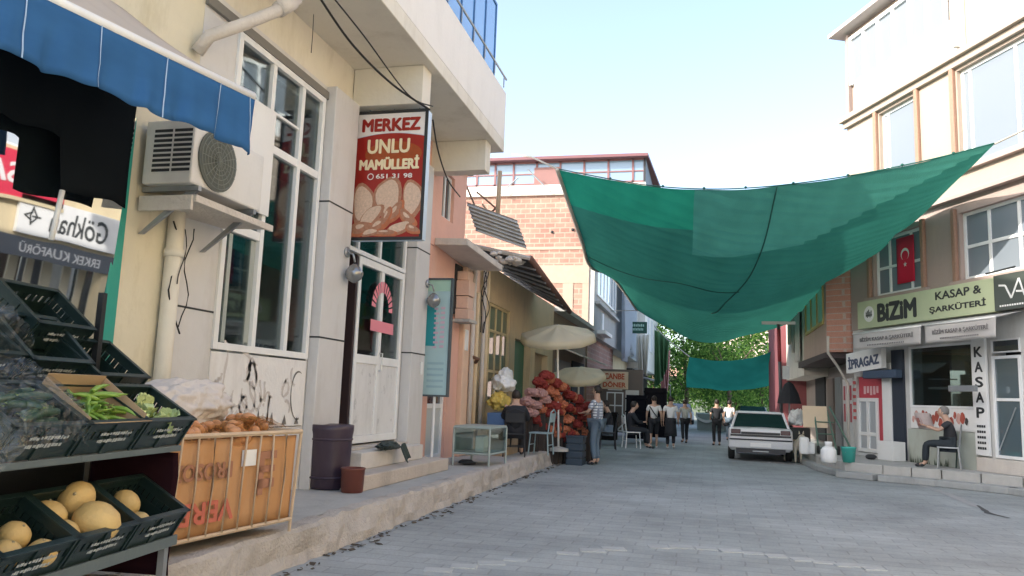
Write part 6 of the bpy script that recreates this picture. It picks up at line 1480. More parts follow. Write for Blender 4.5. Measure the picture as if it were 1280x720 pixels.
# ================================================================== MARKET STALL UNDER UMBRELLAS
M_umb = clothmat('cream_umbrella_cloth', (.92, .86, .70), .65, .06, 3)
def umbrella(base, top, r, rise, lab, drop=.17, tilt=17):
    t = thing('market_umbrella', lab, 'umbrella', tuple(base), group='cream umbrellas over the market stall'); n = 8; c = Vector(top)
    def f(u, v):
        a = 2*math.pi*u; k = abs(math.sin(a*n/2)); rr = r*v*(1-.05*k*v); 
        z = -rise*v**1.2-.05*k*math.sin(v*math.pi)
        if v > .86: rr = r*(1-.05*k)*(.86+(v-.86)*.25/1); z = -rise*.86**1.2-(v-.86)/.14*drop
        return c + Matrix.Rotation(R_(tilt), 3, 'X') @ Vector((rr*math.cos(a), rr*math.sin(a), z))
    MB().grid(f, 64, 14).build('canopy', M_umb, t, smooth=True, solid=.005)
    MB().tube([tuple(base), tuple(c)], .025, 8).build('pole', M_white, t, smooth=True)
    b = MB()
    for k in range(n):
        a = 2*math.pi*k/n; b.tube([tuple(c-Vector((0, 0, .05))), tuple(c+Matrix.Rotation(R_(tilt), 3, 'X') @ Vector((r*.8*math.cos(a), r*.8*math.sin(a), -rise*.8-.04)))], .008, 4)
    b.build('ribs', M_metal, t); MB().lathe([(0, 0), (.22, 0), (.22, .06), (.04, .1), (0, .1)], tuple(base), 16).build('base', M_conc, t); return t
uc = onY(697, 406, 17.4)
umbrella((uc.x+.1, 17.4, .3), tuple(uc), .98, .25, 'larger cream market umbrella under the dark lean-to roof')
u2_ = onY(724, 459, 20.6); umbrella((u2_.x, 20.6, .17), tuple(u2_), .8, .2, 'smaller lower cream umbrella behind the larger one')
# stepped stand with red net sacks
ms = thing('market_stand', 'dark stepped market stand heaped with red net sacks', 'stand', (-3.9, 18.5, .3))
for j in range(12):
    b = MB()
    for row in range(5):
        u = j/11; w_p = onY(667+u*62+(row-2)*-8, 490+u*50+(row-2)*10, 16.6+u*2.0+(2-row)*.15)
        b.box(w_p.x-.2, w_p.x-.02, w_p.y+.05, w_p.y+.2, .303 if w_p.x < -3.45 else .003, w_p.z-.13-.002*row)
    b.build('tier', mat('dark_stand_wood', (.045, .035, .03), .8, var=.3), ms)
M_rn = clothmat('red_net', (.34, .07, .06), .35, .5, 26); M_rt = mat('red_produce', (.42, .13, .06), .5, var=.5, scale=25, bump=.3); M_pk = clothmat('pink_net', (.6, .36, .33), .35, .4, 22)
random.seed(9); kk = 0
wh8 = ['above the seated man', 'just past the seated man', 'beside the cream pole', 'past the cream pole', 'mid stand', 'above the navy bin', 'just past the navy bin', 'by the hands of the shopper', 'near the small umbrella pole', 'at the shopper elbow', 'next to the last sack', 'at the far end']
wh = ['nearest the seated man', 'beside the cream pole', 'in the middle of the stand', 'toward the checked shirt man', 'at the far end of the stand']
for row in range(5):
    for j in range(12):
        u = j/11; pxx = 667+u*62+(row-2)*-8+random.uniform(-3, 3); pyy = 490+u*50+(row-2)*10+random.uniform(-3, 3); pt_w = onY(pxx, pyy, 16.6+u*2.0+(2-row)*.15)
        m_ = M_pk if (j <= 2 and row > 1) else (M_rn if random.random() < .55 else M_rt)
        nm = 'pale pink net sack' if m_ is M_pk else ('glossy red net sack' if m_ is M_rn else 'orange red heap of produce')
        o = sack('net_sack', tuple(pt_w), (.14, .15, .105), random.random()*6, '%s, %s row, %s' % (nm, ('top', 'second', 'third', 'fourth', 'lowest')[row], wh8[j]), kk, m_, 'red net sacks heaped on the market stand', .3); kk += 1
# dark blue crate/bin at the road end of the stand
q0_, q1_ = onZ(707, 581, 0), onZ(733, 579, 0)
db = thing('produce_bin', 'navy plastic produce bin standing on the road by the man in the checked shirt', 'bin', (q0_.x+.25, q0_.y+.3, 0))
bb0 = MB(); X0, X1, Y0_ = q0_.x, q1_.x+.02, q0_.y
for z in (0, .16, .32, .48): bb0.box(X0, X1, Y0_, Y0_+.5, z, z+.13)
bb0.box(X0+.02, X1-.02, Y0_+.02, Y0_+.48, 0, .62); bb0.build('body', mat('navy_plastic', (.03, .05, .075), .45, var=.2), db, bevel=.01)
MB().box(X0-.02, X1+.02, Y0_-.02, Y0_+.52, .6, .64).build('rim', mat('navy_plastic', (.03, .05, .075)), db, bevel=.01)
# white and yellow bags at the ochre house window, blue crate
sack('plastic_bag', tuple(onX(630, 478, -4.1)), (.22, .45, .24), 0, 'white plastic bags heaped under the ochre house window', 71, M_white, None, .35)['category'] = 'bags'
sack('yellow_bag', tuple(onX(625, 503, -4.1)), (.2, .42, .2), 0, 'yellow bag of goods below the white bags', 72, mat('yellow_bag', (.62, .45, .1), .6, var=.3), None, .3)['category'] = 'bag'
b = MB(); p = onX(628, 522, -4.0); b.box(-4.2, -3.85, p.y-.45, p.y+.45, p.z-.16, p.z+.1)
tag(b.build('blue_crate', mat('blue_plastic', (.08, .16, .32), .5, var=.3), bevel=.015), 'blue crate under the yellow bag at the ochre house', 'crate')
b = MB(); b.box(-4.35, -3.8, p.y-.55, p.y+.6, .302, p.z-.165); tag(b.build('goods_table', M_wood), 'low wooden table below the blue crate', 'table')
# small pale blue stool / chair
def chair(loc, rz, mt, lab, backh=.86, grp=None, arms=False):
    t = thing('chair', lab, 'chair', loc, rz, grp)
    MB().box(-.21, .21, -.2, .21, .42, .45).build('seat', mt, t, local=True, bevel=.008)
    for sx_ in (-1, 1):
        for sy in (-1, 1): MB().tube([(sx_*.19, sy*.18, .42), (sx_*.21, sy*.21, 0)], .014, 6).build('leg', mt, t, local=True)
        MB().tube([(sx_*.19, -.19, .44), (sx_*.18, -.24, backh)], .014, 6).build('back_post', mt, t, local=True)
    b = MB(); b.tube([(-.18, -.24, backh), (0, -.25, backh+.06), (.18, -.24, backh)], .014, 6); b.box(-.17, .17, -.235, -.222, backh-.2, backh-.02); b.build('backrest', mt, t, local=True)
    b = MB(); b.tube([(-.2, .2, .2), (.2, .2, .2)], .01, 5); b.tube([(-.2, -.2, .2), (.2, -.2, .2)], .01, 5); b.build('stretcher', mt, t, local=True); return t
cp = onZ(676, 568, .302)
chair(tuple(cp), 1.5, mat('pale_blue_wood', (.3, .4, .42), .6, var=.2), 'pale blue wooden chair beside the seated man at the market stand')

# ================================================================== PEOPLE
def finger_tubes(mb, wrist, d, side):
    """palm with four fingers and a thumb from the wrist along d"""
    d = d.normalized(); s = side.normalized(); n = d.cross(s).normalized()
    w, p = wrist, wrist+d*.085
    mb.hexa([tuple(w-s*.022-n*.012), tuple(w+s*.022-n*.012), tuple(p+s*.038-n*.012), tuple(p-s*.038-n*.012)], [tuple(w-s*.022+n*.012), tuple(w+s*.022+n*.012), tuple(p+s*.038+n*.012), tuple(p-s*.038+n*.012)])
    for k, L_ in enumerate((.062, .075, .07, .055)):
        b = p+s*(-.029+.0193*k)-d*.006; m_ = b+d*L_*.55+n*.006; e = b+d*L_*.95+n*.028; mb.tube([tuple(b), tuple(m_), tuple(e)], [.009, .0085, .007], 6)
    b = w+d*.03-s*.02; mb.tube([tuple(b), tuple(b-s*.03+d*.025+n*.008), tuple(b-s*.035+d*.055+n*.016)], [.0105, .0095, .008], 6)
def person(loc, rz, lab, shirt, trousers, pose='stand', h=1.7, hair=M_hair, sleeves=.5, skirt=False, shoes=None, build=1., hat=None, walk=0., arms=None, head=(0, 0), group=None, trousers_len=1.):
    t = thing('person', lab, 'person', loc, rz, group); S = h/1.7
    V = {}
    if pose == 'stand':
        lean = 0
        V.update(pel=(0, 0, .95), sp=(0, -.005, 1.12), ch=(0, 0, 1.32), nk=(0, .005, 1.47), hd=(0, .02, 1.56), tp=(0, .015, 1.66))
        for sd_, k in (('l', -1), ('r', 1)):
            w = walk*k
            V.update({sd_+'hip': (k*.095, 0, .90), sd_+'kn': (k*.1, .05+w*.14, .49), sd_+'an': (k*.1, -.01+w*.22, .085+abs(min(0, w))*.1), sd_+'to': (k*.115, .14+w*.22, .03)})
            V.update({sd_+'sh': (k*.175, 0, 1.40), sd_+'el': (k*.235, -.03-w*.08, 1.12), sd_+'wr': (k*.24, .06-w*.14, .88)})
    else:
        V.update(pel=(0, -.02, .50), sp=(0, -.05, .67), ch=(0, -.03, .88), nk=(0, .03, 1.03), hd=(0, .08, 1.11), tp=(0, .085, 1.21))
        for sd_, k in (('l', -1), ('r', 1)):
            V.update({sd_+'hip': (k*.095, .0, .50), sd_+'kn': (k*.13, .42, .50), sd_+'an': (k*.13, .44, .09), sd_+'to': (k*.14, .58, .03)})
            V.update({sd_+'sh': (k*.175, -.02, .95), sd_+'el': (k*.25, .1, .72), sd_+'wr': (k*.13, .30, .72)})
    if arms:
        for k_, v_ in arms.items(): V[k_] = v_
    V = {k: Vector(v)*S for k, v in V.items()}
    B = build
    names = ['pel', 'sp', 'ch', 'nk', 'hd', 'tp']; rad = {'pel': .115*B, 'sp': .095*B, 'ch': .12*B, 'nk': .058, 'hd': .085, 'tp': .07}
    edges = [('pel', 'sp'), ('sp', 'ch'), ('ch', 'nk'), ('nk', 'hd'), ('hd', 'tp')]
    for s in 'lr':
        edges += [('pel', s+'hip'), (s+'hip', s+'kn'), (s+'kn', s+'an'), (s+'an', s+'to'), ('ch', s+'sh'), (s+'sh', s+'el'), (s+'el', s+'wr')]
        names += [s+'hip', s+'kn', s+'an', s+'to', s+'sh', s+'el', s+'wr']; rad.update({s+'hip': .088, s+'kn': .055, s+'an': .038, s+'to': .03, s+'sh': .055, s+'el': .04, s+'wr': .027})
    bm = skinmesh('body', [V[n] for n in names], [(names.index(a), names.index(b)) for a, b in edges], [rad[n]*S for n in names], 1)
    mb = MB(); mb.bm.free(); mb.bm = bm
    hc = (V['hd']+V['tp'])/2
    mb.ball(tuple(hc+Vector((0, .005, 0))), .1*S, 3, (.78, .95, 1.12)); mb.ball(tuple(hc+Vector((0, .1, -.012))*S), .018*S, 1, (.7, 1, 1.3))
    for k in (-1, 1): mb.ball(tuple(hc+Vector((k*.08, 0, -.01))*S), .022*S, 1, (.4, .8, 1.2))
    for s, k in (('l', -1), ('r', 1)):
        d = (V[s+'wr']-V[s+'el']); finger_tubes(mb, V[s+'wr'], d, Vector((0, 1, 0)) if abs(d.normalized().y) < .7 else Vector((k, 0, 0)))
    mb.build('body', M_skin, t, smooth=True, local=True)
    fc_ = MB()
    for k in (-1, 1): fc_.ball(tuple(hc+Vector((k*.032, .088, .012))*S), .011*S, 1)
    fc_.build('eyes', M_hair, t, local=True); MB().ball(tuple(hc+Vector((0, .092, -.048))*S), .014*S, 1, (1.5, .5, .4)).build('mouth', mat('lips', (.4, .14, .12), .5), t, local=True)
    hb2 = MB(); hb2.ball(tuple(hc+Vector((0, -.02, .022))*S), .108*S, 3, (.84, .95, 1.03), .08, 3)
    for v in list(hb2.bm.verts):
        r_ = (v.co-hc)/S
        if r_.y > .035 and r_.z < .055 or r_.z < -.055: v.co = hc + (v.co-hc)*.8
    hb2.build('hair', hair, t, smooth=True, local=True)
    # shirt
    e = .022
    nn = ['pel', 'sp', 'ch', 'nk0']; VV = dict(V); VV['nk0'] = V['ch'].lerp(V['nk'], .62); VV['pel'] = V['pel'].lerp(V['sp'], -.25 if pose == 'stand' else .1); ed = [('pel', 'sp'), ('sp', 'ch'), ('ch', 'nk0')]; rd = {'pel': .158*B, 'sp': .15*B, 'ch': .16*B, 'nk0': .075}
    for s in 'lr':
        cut = V[s+'el'] if sleeves >= 1 else V[s+'sh'].lerp(V[s+'el'], max(.3, sleeves*1.4)); VV[s+'cut'] = cut
        nn += [s+'sh', s+'cut']; ed += [('ch', s+'sh'), (s+'sh', s+'cut')]; rd.update({s+'sh': .075, s+'cut': .062})
        if sleeves >= 1: VV[s+'cf'] = V[s+'el'].lerp(V[s+'wr'], .9); nn.append(s+'cf'); ed.append((s+'cut', s+'cf')); rd[s+'cf'] = .042
    bm = skinmesh('shirt', [VV[n] for n in nn], [(nn.index(a), nn.index(b)) for a, b in ed], [rd[n]*S for n in nn], 1); mb = MB(); mb.bm.free(); mb.bm = bm; mb.build('shirt', shirt, t, smooth=True, local=True)
    # trousers
    nn = ['pel']; ed = []; rd = {'pel': .142*B}; VV = dict(V)
    for s in 'lr':
        VV[s+'an'] = V[s+'kn'].lerp(V[s+'an'], trousers_len if trousers_len < 1 else .93); nn += [s+'hip', s+'kn', s+'an']; ed += [('pel', s+'hip'), (s+'hip', s+'kn'), (s+'kn', s+'an')]; rd.update({s+'hip': .105, s+'kn': .075, s+'an': .06})
    bm = skinmesh('trousers', [VV[n] for n in nn], [(nn.index(a), nn.index(b)) for a, b in ed], [rd[n]*S for n in nn], 1); mb = MB(); mb.bm.free(); mb.bm = bm; mb.build('trousers', trousers, t, smooth=True, local=True)
    if skirt: MB().lathe([(.13*S, 1.02*S), (.17*S, .88*S), (.2*S, .62*S), (.215*S, .42*S), (.2*S, .42*S)], (0, 0, 0), 20).build('skirt', trousers, t, smooth=True, local=True)
    for s in 'lr':
        b = MB(); a, o = V[s+'an'], V[s+'to']; d = (o-a); d.z = 0; d.normalize(); c_ = Vector((a.x, a.y, max(a.z-.04*S, .045*S)))+d*.06*S; b.ball(tuple(c_), .05*S, 2, (.85, 1, .8), rot=None); b.ball(tuple(c_+d*.075*S+Vector((0, 0, -.008))), .045*S, 2, (.9, 1.3, .75)); b.build('shoe', shoes or M_dark, t, smooth=True, local=True)
    return t
M_wsh = mat('white_shirt', (.72, .73, .74), .85, var=.05, scale=8, bump=.1); M_blk = mat('black_clothes', (.02, .022, .028), .85, var=.2); M_jean = mat('grey_blue_jeans', (.12, .17, .22), .85, var=.2, scale=8); M_beige2 = mat('pale_trousers', (.45, .42, .38), .85)
# checked shirt: woven check from a procedural grid in object space
def checkmat():
    mt = bpy.data.materials.new('checked_shirt'); mt.use_nodes = True; n = mt.node_tree.nodes; l = mt.node_tree.links; b = n['Principled BSDF']; b.inputs['Roughness'].default_value = .85
    tc = n.new('ShaderNodeTexCoord'); ck = []
    sp = n.new('ShaderNodeSeparateXYZ'); l.new(tc.outputs['Object'], sp.inputs[0])
    for ax in (0, 1, 2):
        a = n.new('ShaderNodeMath'); a.operation = 'MULTIPLY'; a.inputs[1].default_value = 16; l.new(sp.outputs[ax], a.inputs[0])
        f = n.new('ShaderNodeMath'); f.operation = 'FRACT'; l.new(a.outputs[0], f.inputs[0]); g_ = n.new('ShaderNodeMath'); g_.operation = 'LESS_THAN'; g_.inputs[1].default_value = .4; l.new(f.outputs[0], g_.inputs[0]); ck.append(g_)
    s1 = n.new('ShaderNodeMath'); s1.operation = 'MAXIMUM'; l.new(ck[0].outputs[0], s1.inputs[0]); l.new(ck[2].outputs[0], s1.inputs[1])
    mx = n.new('ShaderNodeMix'); mx.data_type = 'RGBA'; mx.inputs['A'].default_value = (.72, .74, .76, 1); mx.inputs['B'].default_value = (.22, .25, .30, 1); l.new(s1.outputs[0], mx.inputs['Factor']); l.new(mx.outputs['Result'], b.inputs['Base Color']); return mt
M_chk = checkmat()
g = onZ(745, 581, 0); person((g.x, g.y, 0), R_(75), 'man in a checked shirt and grey jeans facing the red sacks at the market stand', M_chk, M_jean, h=1.74, build=1.12, sleeves=.6, arms={'rel': (.27, .08, 1.14), 'rwr': (.2, .26, 1.1), 'lel': (-.27, .1, 1.15), 'lwr': (-.18, .28, 1.12)})
g = onZ(817, 560, 0); person((g.x, g.y, 0), R_(5), 'woman in white T-shirt with dark strap and pale legs walking away on the left', M_wsh, M_blk, h=1.62, walk=.8, trousers_len=.15, shoes=M_white, build=.95)
p_ = thing('shoulder_bag', 'black shoulder bag with strap on the back of the left walking woman', 'bag', (g.x, g.y-.17, .9)); MB().tube([(g.x-.13, g.y-.15, 1.32), (g.x, g.y-.19, 1.12), (g.x+.14, g.y-.16, .95)], .018, 5).build('strap', M_blk, p_); MB().box(g.x+.1, g.x+.2, g.y-.2, g.y-.1, .84, .98).build('pouch', M_blk, p_, bevel=.02)
g = onZ(838, 561, 0); person((g.x, g.y, 0), R_(0), 'woman in white T-shirt and wide black skirt walking away on the right', M_wsh, M_blk, h=1.62, walk=-.5, skirt=True, shoes=M_white, build=1.)
g = onZ(856, 554, 0); person((g.x, g.y, 0), R_(20), 'person in pale patterned top and dark trousers beyond the two women', mat('pale_patterned', (.4, .42, .4), .85, var=.5, scale=14), M_blk, h=1.55, walk=.4)
g = onZ(896, 557, 0); person((g.x, g.y, 0), R_(10), 'person all in black standing left of the white car', M_blk, M_blk, h=1.6, build=1.05, arms={'lwr': (-.2, .2, 1.0)})
g = onZ(907, 553, 0); person((g.x+.2, g.y+2, 0), R_(-20), 'person in a white top half hidden behind the white car', M_wsh, M_jean, h=1.6)
# seated people on the left
g = onZ(789, 560, .17); chair((g.x, g.y, .17), R_(-70), M_white, 'white chair under the person in black far down the left side'); person((g.x, g.y, .17), R_(-70), 'person in black sitting on a white chair far down the left side', M_blk, M_blk, 'sit', sleeves=1.)
g = onZ(764, 562, .17); chair((g.x-.1, g.y, .17), R_(100), M_dark, 'dark chair by the kebab shop door'); person((g.x-.1, g.y, .17), R_(100), 'person in dark clothes sitting low by the kebab shop door', M_blk, M_jean, 'sit', sleeves=1.)
b = MB(); q = [onY(764, 545, 31), onY(781, 528, 31)]; tag(MB().tube([tuple(q[0]), tuple(q[1])], .03, 6).build('leaning_pole', M_white), 'white pole leaning by the person at the kebab shop', 'pole')
g = onZ(650, 571, .302); chair((g.x-.12, g.y, .302), R_(12), M_dark, 'dark chair of the man sitting before the market stand'); person((g.x-.12, g.y, .302), R_(12), 'man in black sitting before the market stand beside the pale blue chair', M_blk, M_blk, 'sit', sleeves=1., build=1.15)
# reader at the butcher
g = onZ(1187, 586, .302); rzr = R_(72)
chair((g.x, g.y, .302), rzr, M_metal, 'grey metal chair under the man reading at the butcher shop', grp='chairs outside the butcher shop')
rd_ = person((g.x, g.y, .302), rzr, 'man in dark shirt sitting outside the butcher shop and reading a newspaper', mat('charcoal_shirt', (.035, .035, .04), .85), mat('dark_navy_trousers', (.02, .028, .035), .85), 'sit', build=1.1, sleeves=.5, hair=mat('grey_hair', (.2, .19, .18), .7), arms={'lel': (-.26, .16, .78), 'lwr': (-.16, .40, .86), 'rel': (.26, .16, .78), 'rwr': (.16, .40, .86)})
np_ = thing('newspaper', 'open pinkish newspaper held up by the seated man', 'newspaper', (g.x+.0, g.y-.02, .302), rzr-R_(28))
MB().grid(lambda u, v: (-.28+.56*u, .47+.05*math.sin(u*math.pi*2)+.1*v, .80+.33*v), 14, 4).build('sheet', mat('newsprint', (.5, .42, .4), .85, var=.2, scale=20), np_, local=True, smooth=True, solid=.003)
b = MB(); rnd = random.Random(4)
for k in range(3): 
    u = -.25+.18*k; b.face([(u, .452+.06, .86), (u+.13, .452+.06, .86), (u+.13, .455+.11, 1.02), (u, .455+.11, 1.02)])
b.build('picture', mat('dull_red_picture', (.38, .16, .13), .8, var=.4, scale=30), np_, local=True)
g2 = onZ(1210, 586, .302); chair((g2.x+.08, g2.y+.15, .302), R_(60), mat('dark_green_chair', (.03, .06, .05), .6), 'empty dark green chair behind the reading man', grp='chairs outside the butcher shop')
g2 = onZ(1226, 584, .302); chair((g2.x+.05, g2.y+.35, .302), R_(200), M_metal, 'folded grey chair leaning below the vertical sign', .95, grp='chairs outside the butcher shop')

# ================================================================== WHITE CAR
def car():
    p = onZ(950, 573, 0); t = thing('parked_car', 'white hatchback sedan parked with its back to the viewer beside the dog', 'car', (1.40, 21.9, 0), R_(-2)); t.scale = (1, 1, .92)
    M_cw = mat('white_car_paint', (.72, .71, .72), .25, var=.03, scale=2, bump=0, stain=.1, stain_col=(.5, .48, .45)); M_cb = mat('car_black_trim', (.03, .03, .035), .45, bump=0)
    # half-width sections along the length: y (rear=0, forwards), list of (x, z)
    W = .83
    def sec(y, zb, zs, zr, wr, wb=W): # bottom, shoulder, top height, top half width
        return [(wb*.9, zb), (wb, zb+.12), (wb, (zb+zs)/2), (wb*.985, zs), (wr, zr), (0, zr+.02)]
    secs = [(0.0, .36, .80, .86, .74, .76), (.06, .30, .84, .92, .76, .81), (.35, .28, .88, .95, .76, .83), (.75, .26, .89, .93, .74, .83), (1.6, .24, .88, .90, .72, .83), (2.7, .24, .86, .88, .72, .83), (3.3, .24, .82, .86, .70, .82), (3.9, .26, .74, .80, .66, .80), (4.15, .32, .66, .70, .60, .74)]
    b = MB(); rings = []
    for (y, zb, zs, zr, wr, wb) in secs:
        s = sec(y, zb, zs, zr, wr, wb); ring = [(x, y, z) for x, z in s] + [(-x, y, z) for x, z in s[:-1][::-1]]; rings.append([b.v(q) for q in ring])
    n = len(rings[0])
    for i in range(len(rings)-1):
        for k in range(n): b.bm.faces.new((rings[i][k], rings[i][(k+1) % n], rings[i+1][(k+1) % n], rings[i+1][k]))
    b.bm.faces.new(rings[0]); b.bm.faces.new(rings[-1])
    b.build('body', M_cw, t, smooth=False, local=True, bevel=.025)
    # cabin: roof and pillars with dark glass
    cs = [(.42, .93, .72, .93, .72), (.78, 1.36, .58, .9, .72), (1.0, 1.39, .58, .9, .72), (1.9, 1.39, .58, .9, .72), (2.2, 1.36, .57, .9, .72), (2.95, .87, .68, .87, .70)]
    g_ = MB(); R2 = []
    for (y, zt, wt, z0, w0) in cs: R2.append([g_.v(q) for q in ((w0, y, z0-.03), (wt, y, zt), (-wt, y, zt), (-w0, y, z0-.03))])
    for i in range(len(R2)-1):
        for k in range(4): g_.bm.faces.new((R2[i][k], R2[i][(k+1) % 4], R2[i+1][(k+1) % 4], R2[i+1][k]))
    g_.bm.faces.new(R2[0]); g_.bm.faces.new(R2[-1])
    g_.build('windows', glassmat('car_glass', (.015, .025, .025), .12, see=False), t, local=True)
    r_ = MB(); r_.hexa([(.60, .74, 1.35), (-.60, .74, 1.35), (-.59, 2.25, 1.35), (.59, 2.25, 1.35)], [(.56, .8, 1.41), (-.56, .8, 1.41), (-.55, 2.15, 1.41), (.55, 2.15, 1.41)])
    r_.build('roof', M_cw, t, local=True, bevel=.02)
    pl_ = MB()
    for k in (-1, 1):
        for (a, c) in (((.735, .40, .92), (.60, .78, 1.37)), ((.70, 2.97, .88), (.585, 2.2, 1.37)), ((.725, 1.5, .9), (.6, 1.5, 1.37)), ((.735, .95, .9), (.6, 1.0, 1.37))): pl_.tube([(k*a[0], a[1], a[2]), (k*c[0], c[1], c[2])], .035, 6)
    pl_.build('pillar', M_cw, t, local=True)
    MB().box(-.76, .76, -.012, .05, .70, .755).build('rubbing_strip', M_cb, t, local=True)
    MB().box(-.80, .80, -.06, .10, .37, .60).build('bumper', mat('grey_white_bumper', (.60, .60, .61), .5, bump=0), t, local=True, bevel=.03); MB().box(-.79, .79, -.07, .02, .60, .635).build('bumper_strip', M_cb, t, local=True, bevel=.01)
    MB().box(-.62, .62, -.03, .1, .24, .37).build('valance', M_cb, t, local=True)
    for k in (-1, 1):
        l_ = MB().box(k*.50, k*.745, -.02, .06, .77, .90).build('tail_lamp', mat('smoked_red_lamp', (.09, .045, .05), .2, bump=0), t, local=True, bevel=.02)
    MB().box(-.49, .49, -.016, .05, .765, .83).build('lamp_panel', M_cb, t, local=True)
    MB().box(-.26, .26, -.075, -.062, .42, .53).build('licence_plate', M_white, t, local=True)
    for k in (-1, 1):
        m_ = MB().ball((k*.90, 2.55, .95), .085, 2, (1, .6, .8)).build('mirror', M_cb, t, smooth=True, local=True)
        for y in (.78, 3.35):
            w = MB(Matrix.Translation((k*.74, y, .29)) @ Matrix.Rotation(R_(90), 4, 'Y')).lathe([(0, -.09), (.2, -.09), (.275, -.08), (.29, -.05), (.29, .05), (.275, .08), (.2, .09), (0, .09)], n=24).build('wheel', M_rubber, t, smooth=True, local=True)
            MB(Matrix.Translation((k*.74+k*.085, y, .29)) @ Matrix.Rotation(R_(90), 4, 'Y')).lathe([(0, -.01), (.17, -.01), (.18, .012), (0, .014)], n=20).build('rim', M_alu, w, local=True)
    MB().box(-.2, .2, -.04, 0, .28, .31).build('exhaust', M_metal, t, local=True)
    for k in (-1, 1): MB().box(k*.825, k*.84, .5, 3.6, .55, .6).build('side_strip', M_cb, t, local=True)
    return t
car()
# dog
def dog(loc, rz, lab):
    t = thing('dog', lab, 'dog', loc, rz); V = dict(rump=(0, -.30, .50), belly=(0, 0, .48), chest=(0, .26, .50), neck=(0, .40, .62), head=(0, .47, .72), nose=(0, .62, .68), tl=(0, -.40, .5), tl2=(0, -.48, .36)); R = dict(rump=.10, belly=.105, chest=.125, neck=.08, head=.075, nose=.03, tl=.03, tl2=.018)
    E_ = [('belly', 'rump'), ('belly', 'chest'), ('chest', 'neck'), ('neck', 'head'), ('head', 'nose'), ('rump', 'tl'), ('tl', 'tl2')]
    for s, k in (('l', -1), ('r', 1)):
        V.update({s+'h1': (k*.075, -.26, .40), s+'h2': (k*.085, -.20, .29), s+'h3': (k*.085, -.35, .17), s+'h4': (k*.085, -.31, .02), s+'f1': (k*.075, .25, .36), s+'f2': (k*.075, .27, .18), s+'f3': (k*.075, .27, .02)})
        R.update({s+'h1': .075, s+'h2': .05, s+'h3': .028, s+'h4': .03, s+'f1': .05, s+'f2': .032, s+'f3': .03}); E_ += [('rump', s+'h1'), (s+'h1', s+'h2'), (s+'h2', s+'h3'), (s+'h3', s+'h4'), ('chest', s+'f1'), (s+'f1', s+'f2'), (s+'f2', s+'f3')]
    names = ['belly']+[k for k in V if k != 'belly']; bm = skinmesh('dog', [Vector(V[k]) for k in names], [(names.index(a), names.index(b)) for a, b in E_], [R[k] for k in names], 1); mb = MB(); mb.bm.free(); mb.bm = bm
    for k in (-1, 1): mb.prism([(k*.03, .76), (k*.075, .76), (k*.06, .85)], 1, .44, .46)
    mb.build('body', mat('cream_fur', (.55, .49, .38), .9, var=.25, scale=8, bump=.6, bscale=60), t, smooth=True, local=True)
    MB().box(-.07, .07, -.2, .15, .575, .60).build('back_patch', mat('tan_fur', (.35, .26, .16), .9, var=.3), t, local=True, bevel=.01); return t
g = onZ(993, 579, 0); dog((g.x, g.y+.2, 0), R_(-160), 'cream street dog standing at the right rear corner of the white car')

# ================================================================== RIGHT PAVEMENT CLUTTER
g = onZ(1036, 578, .302)
gc = thing('gas_cylinder', 'small white gas cylinder standing on the right pavement', 'gas cylinder', tuple(g))
MB().lathe([(.0, 0), (.14, 0), (.16, .03), (.165, .1), (.16, .26), (.12, .32), (.05, .35), (0, .355)], tuple(g), 20).build('body', M_white, gc, smooth=True); MB().lathe([(.075, .34), (.08, .44), (.07, .44), (.065, .34)], tuple(g), 16).build('collar', M_white, gc, smooth=True)
g = onZ(1061, 578, .302); bu = thing('teal_bucket', 'teal plastic bucket standing on the right pavement', 'bucket', tuple(g)); M_tb = mat('teal_plastic', (.06, .42, .36), .45, var=.12)
MB().lathe([(0, 0), (.12, 0), (.155, .3), (.165, .31), (.165, .33), (.15, .33), (.11, .03), (0, .03)], tuple(g), 20).build('body', M_tb, bu, smooth=True); MB().tube([tuple(g+Vector((-.16, 0, .31))), tuple(g+Vector((-.08, -.12, .22))), tuple(g+Vector((.08, -.12, .22))), tuple(g+Vector((.16, 0, .31)))], .006, 5).build('handle', M_metal, bu)
# A-frame trolley/ladder
g = onZ(1040, 570, .302); la = thing('sack_trolley', 'green sack trolley leaning with a white board at the brown shutters', 'trolley', (g.x, g.y+1, .3)); M_gr = mat('dull_green_paint', (.09, .17, .13), .6, var=.3)
for dx in (-.22, .22): MB().tube([(g.x+dx, g.y+.6, .3), (g.x+dx*.7-.1, g.y+1.1, 1.4)], .022, 6).build('rail', M_gr, la)
MB().tube([(g.x+.62, g.y+.6, .3), (g.x+.1, g.y+1.0, 1.5)], .025, 6).build('strut', M_gr, la)
for z in (.45, .8, 1.1): MB().tube([(g.x-.25, g.y+.6+(z-.3)*.45, z), (g.x+.2, g.y+.6+(z-.3)*.45, z)], .015, 5).build('rung', M_gr, la)
for dx in (-.24, .24): MB(Matrix.Translation((g.x+dx, g.y+.55, .41)) @ Matrix.Rotation(R_(90), 4, 'Y')).lathe([(0, -.025), (.1, -.025), (.11, 0), (.1, .025), (0, .025)], n=16).build('wheel', M_rubber, la, smooth=True)
tag(MB().hexa([(g.x-.55, g.y+.9, .95), (g.x+.05, g.y+.95, .95), (g.x+.05, g.y+1.0, .95), (g.x-.55, g.y+.95, .95)], [(g.x-.55, g.y+1.1, 1.5), (g.x+.05, g.y+1.1, 1.5), (g.x+.05, g.y+1.13, 1.5), (g.x-.55, g.y+1.13, 1.5)]).build('white_board', mat('cream_board', (.7, .55, .38))), 'cream board leaning behind the green sack trolley', 'board')
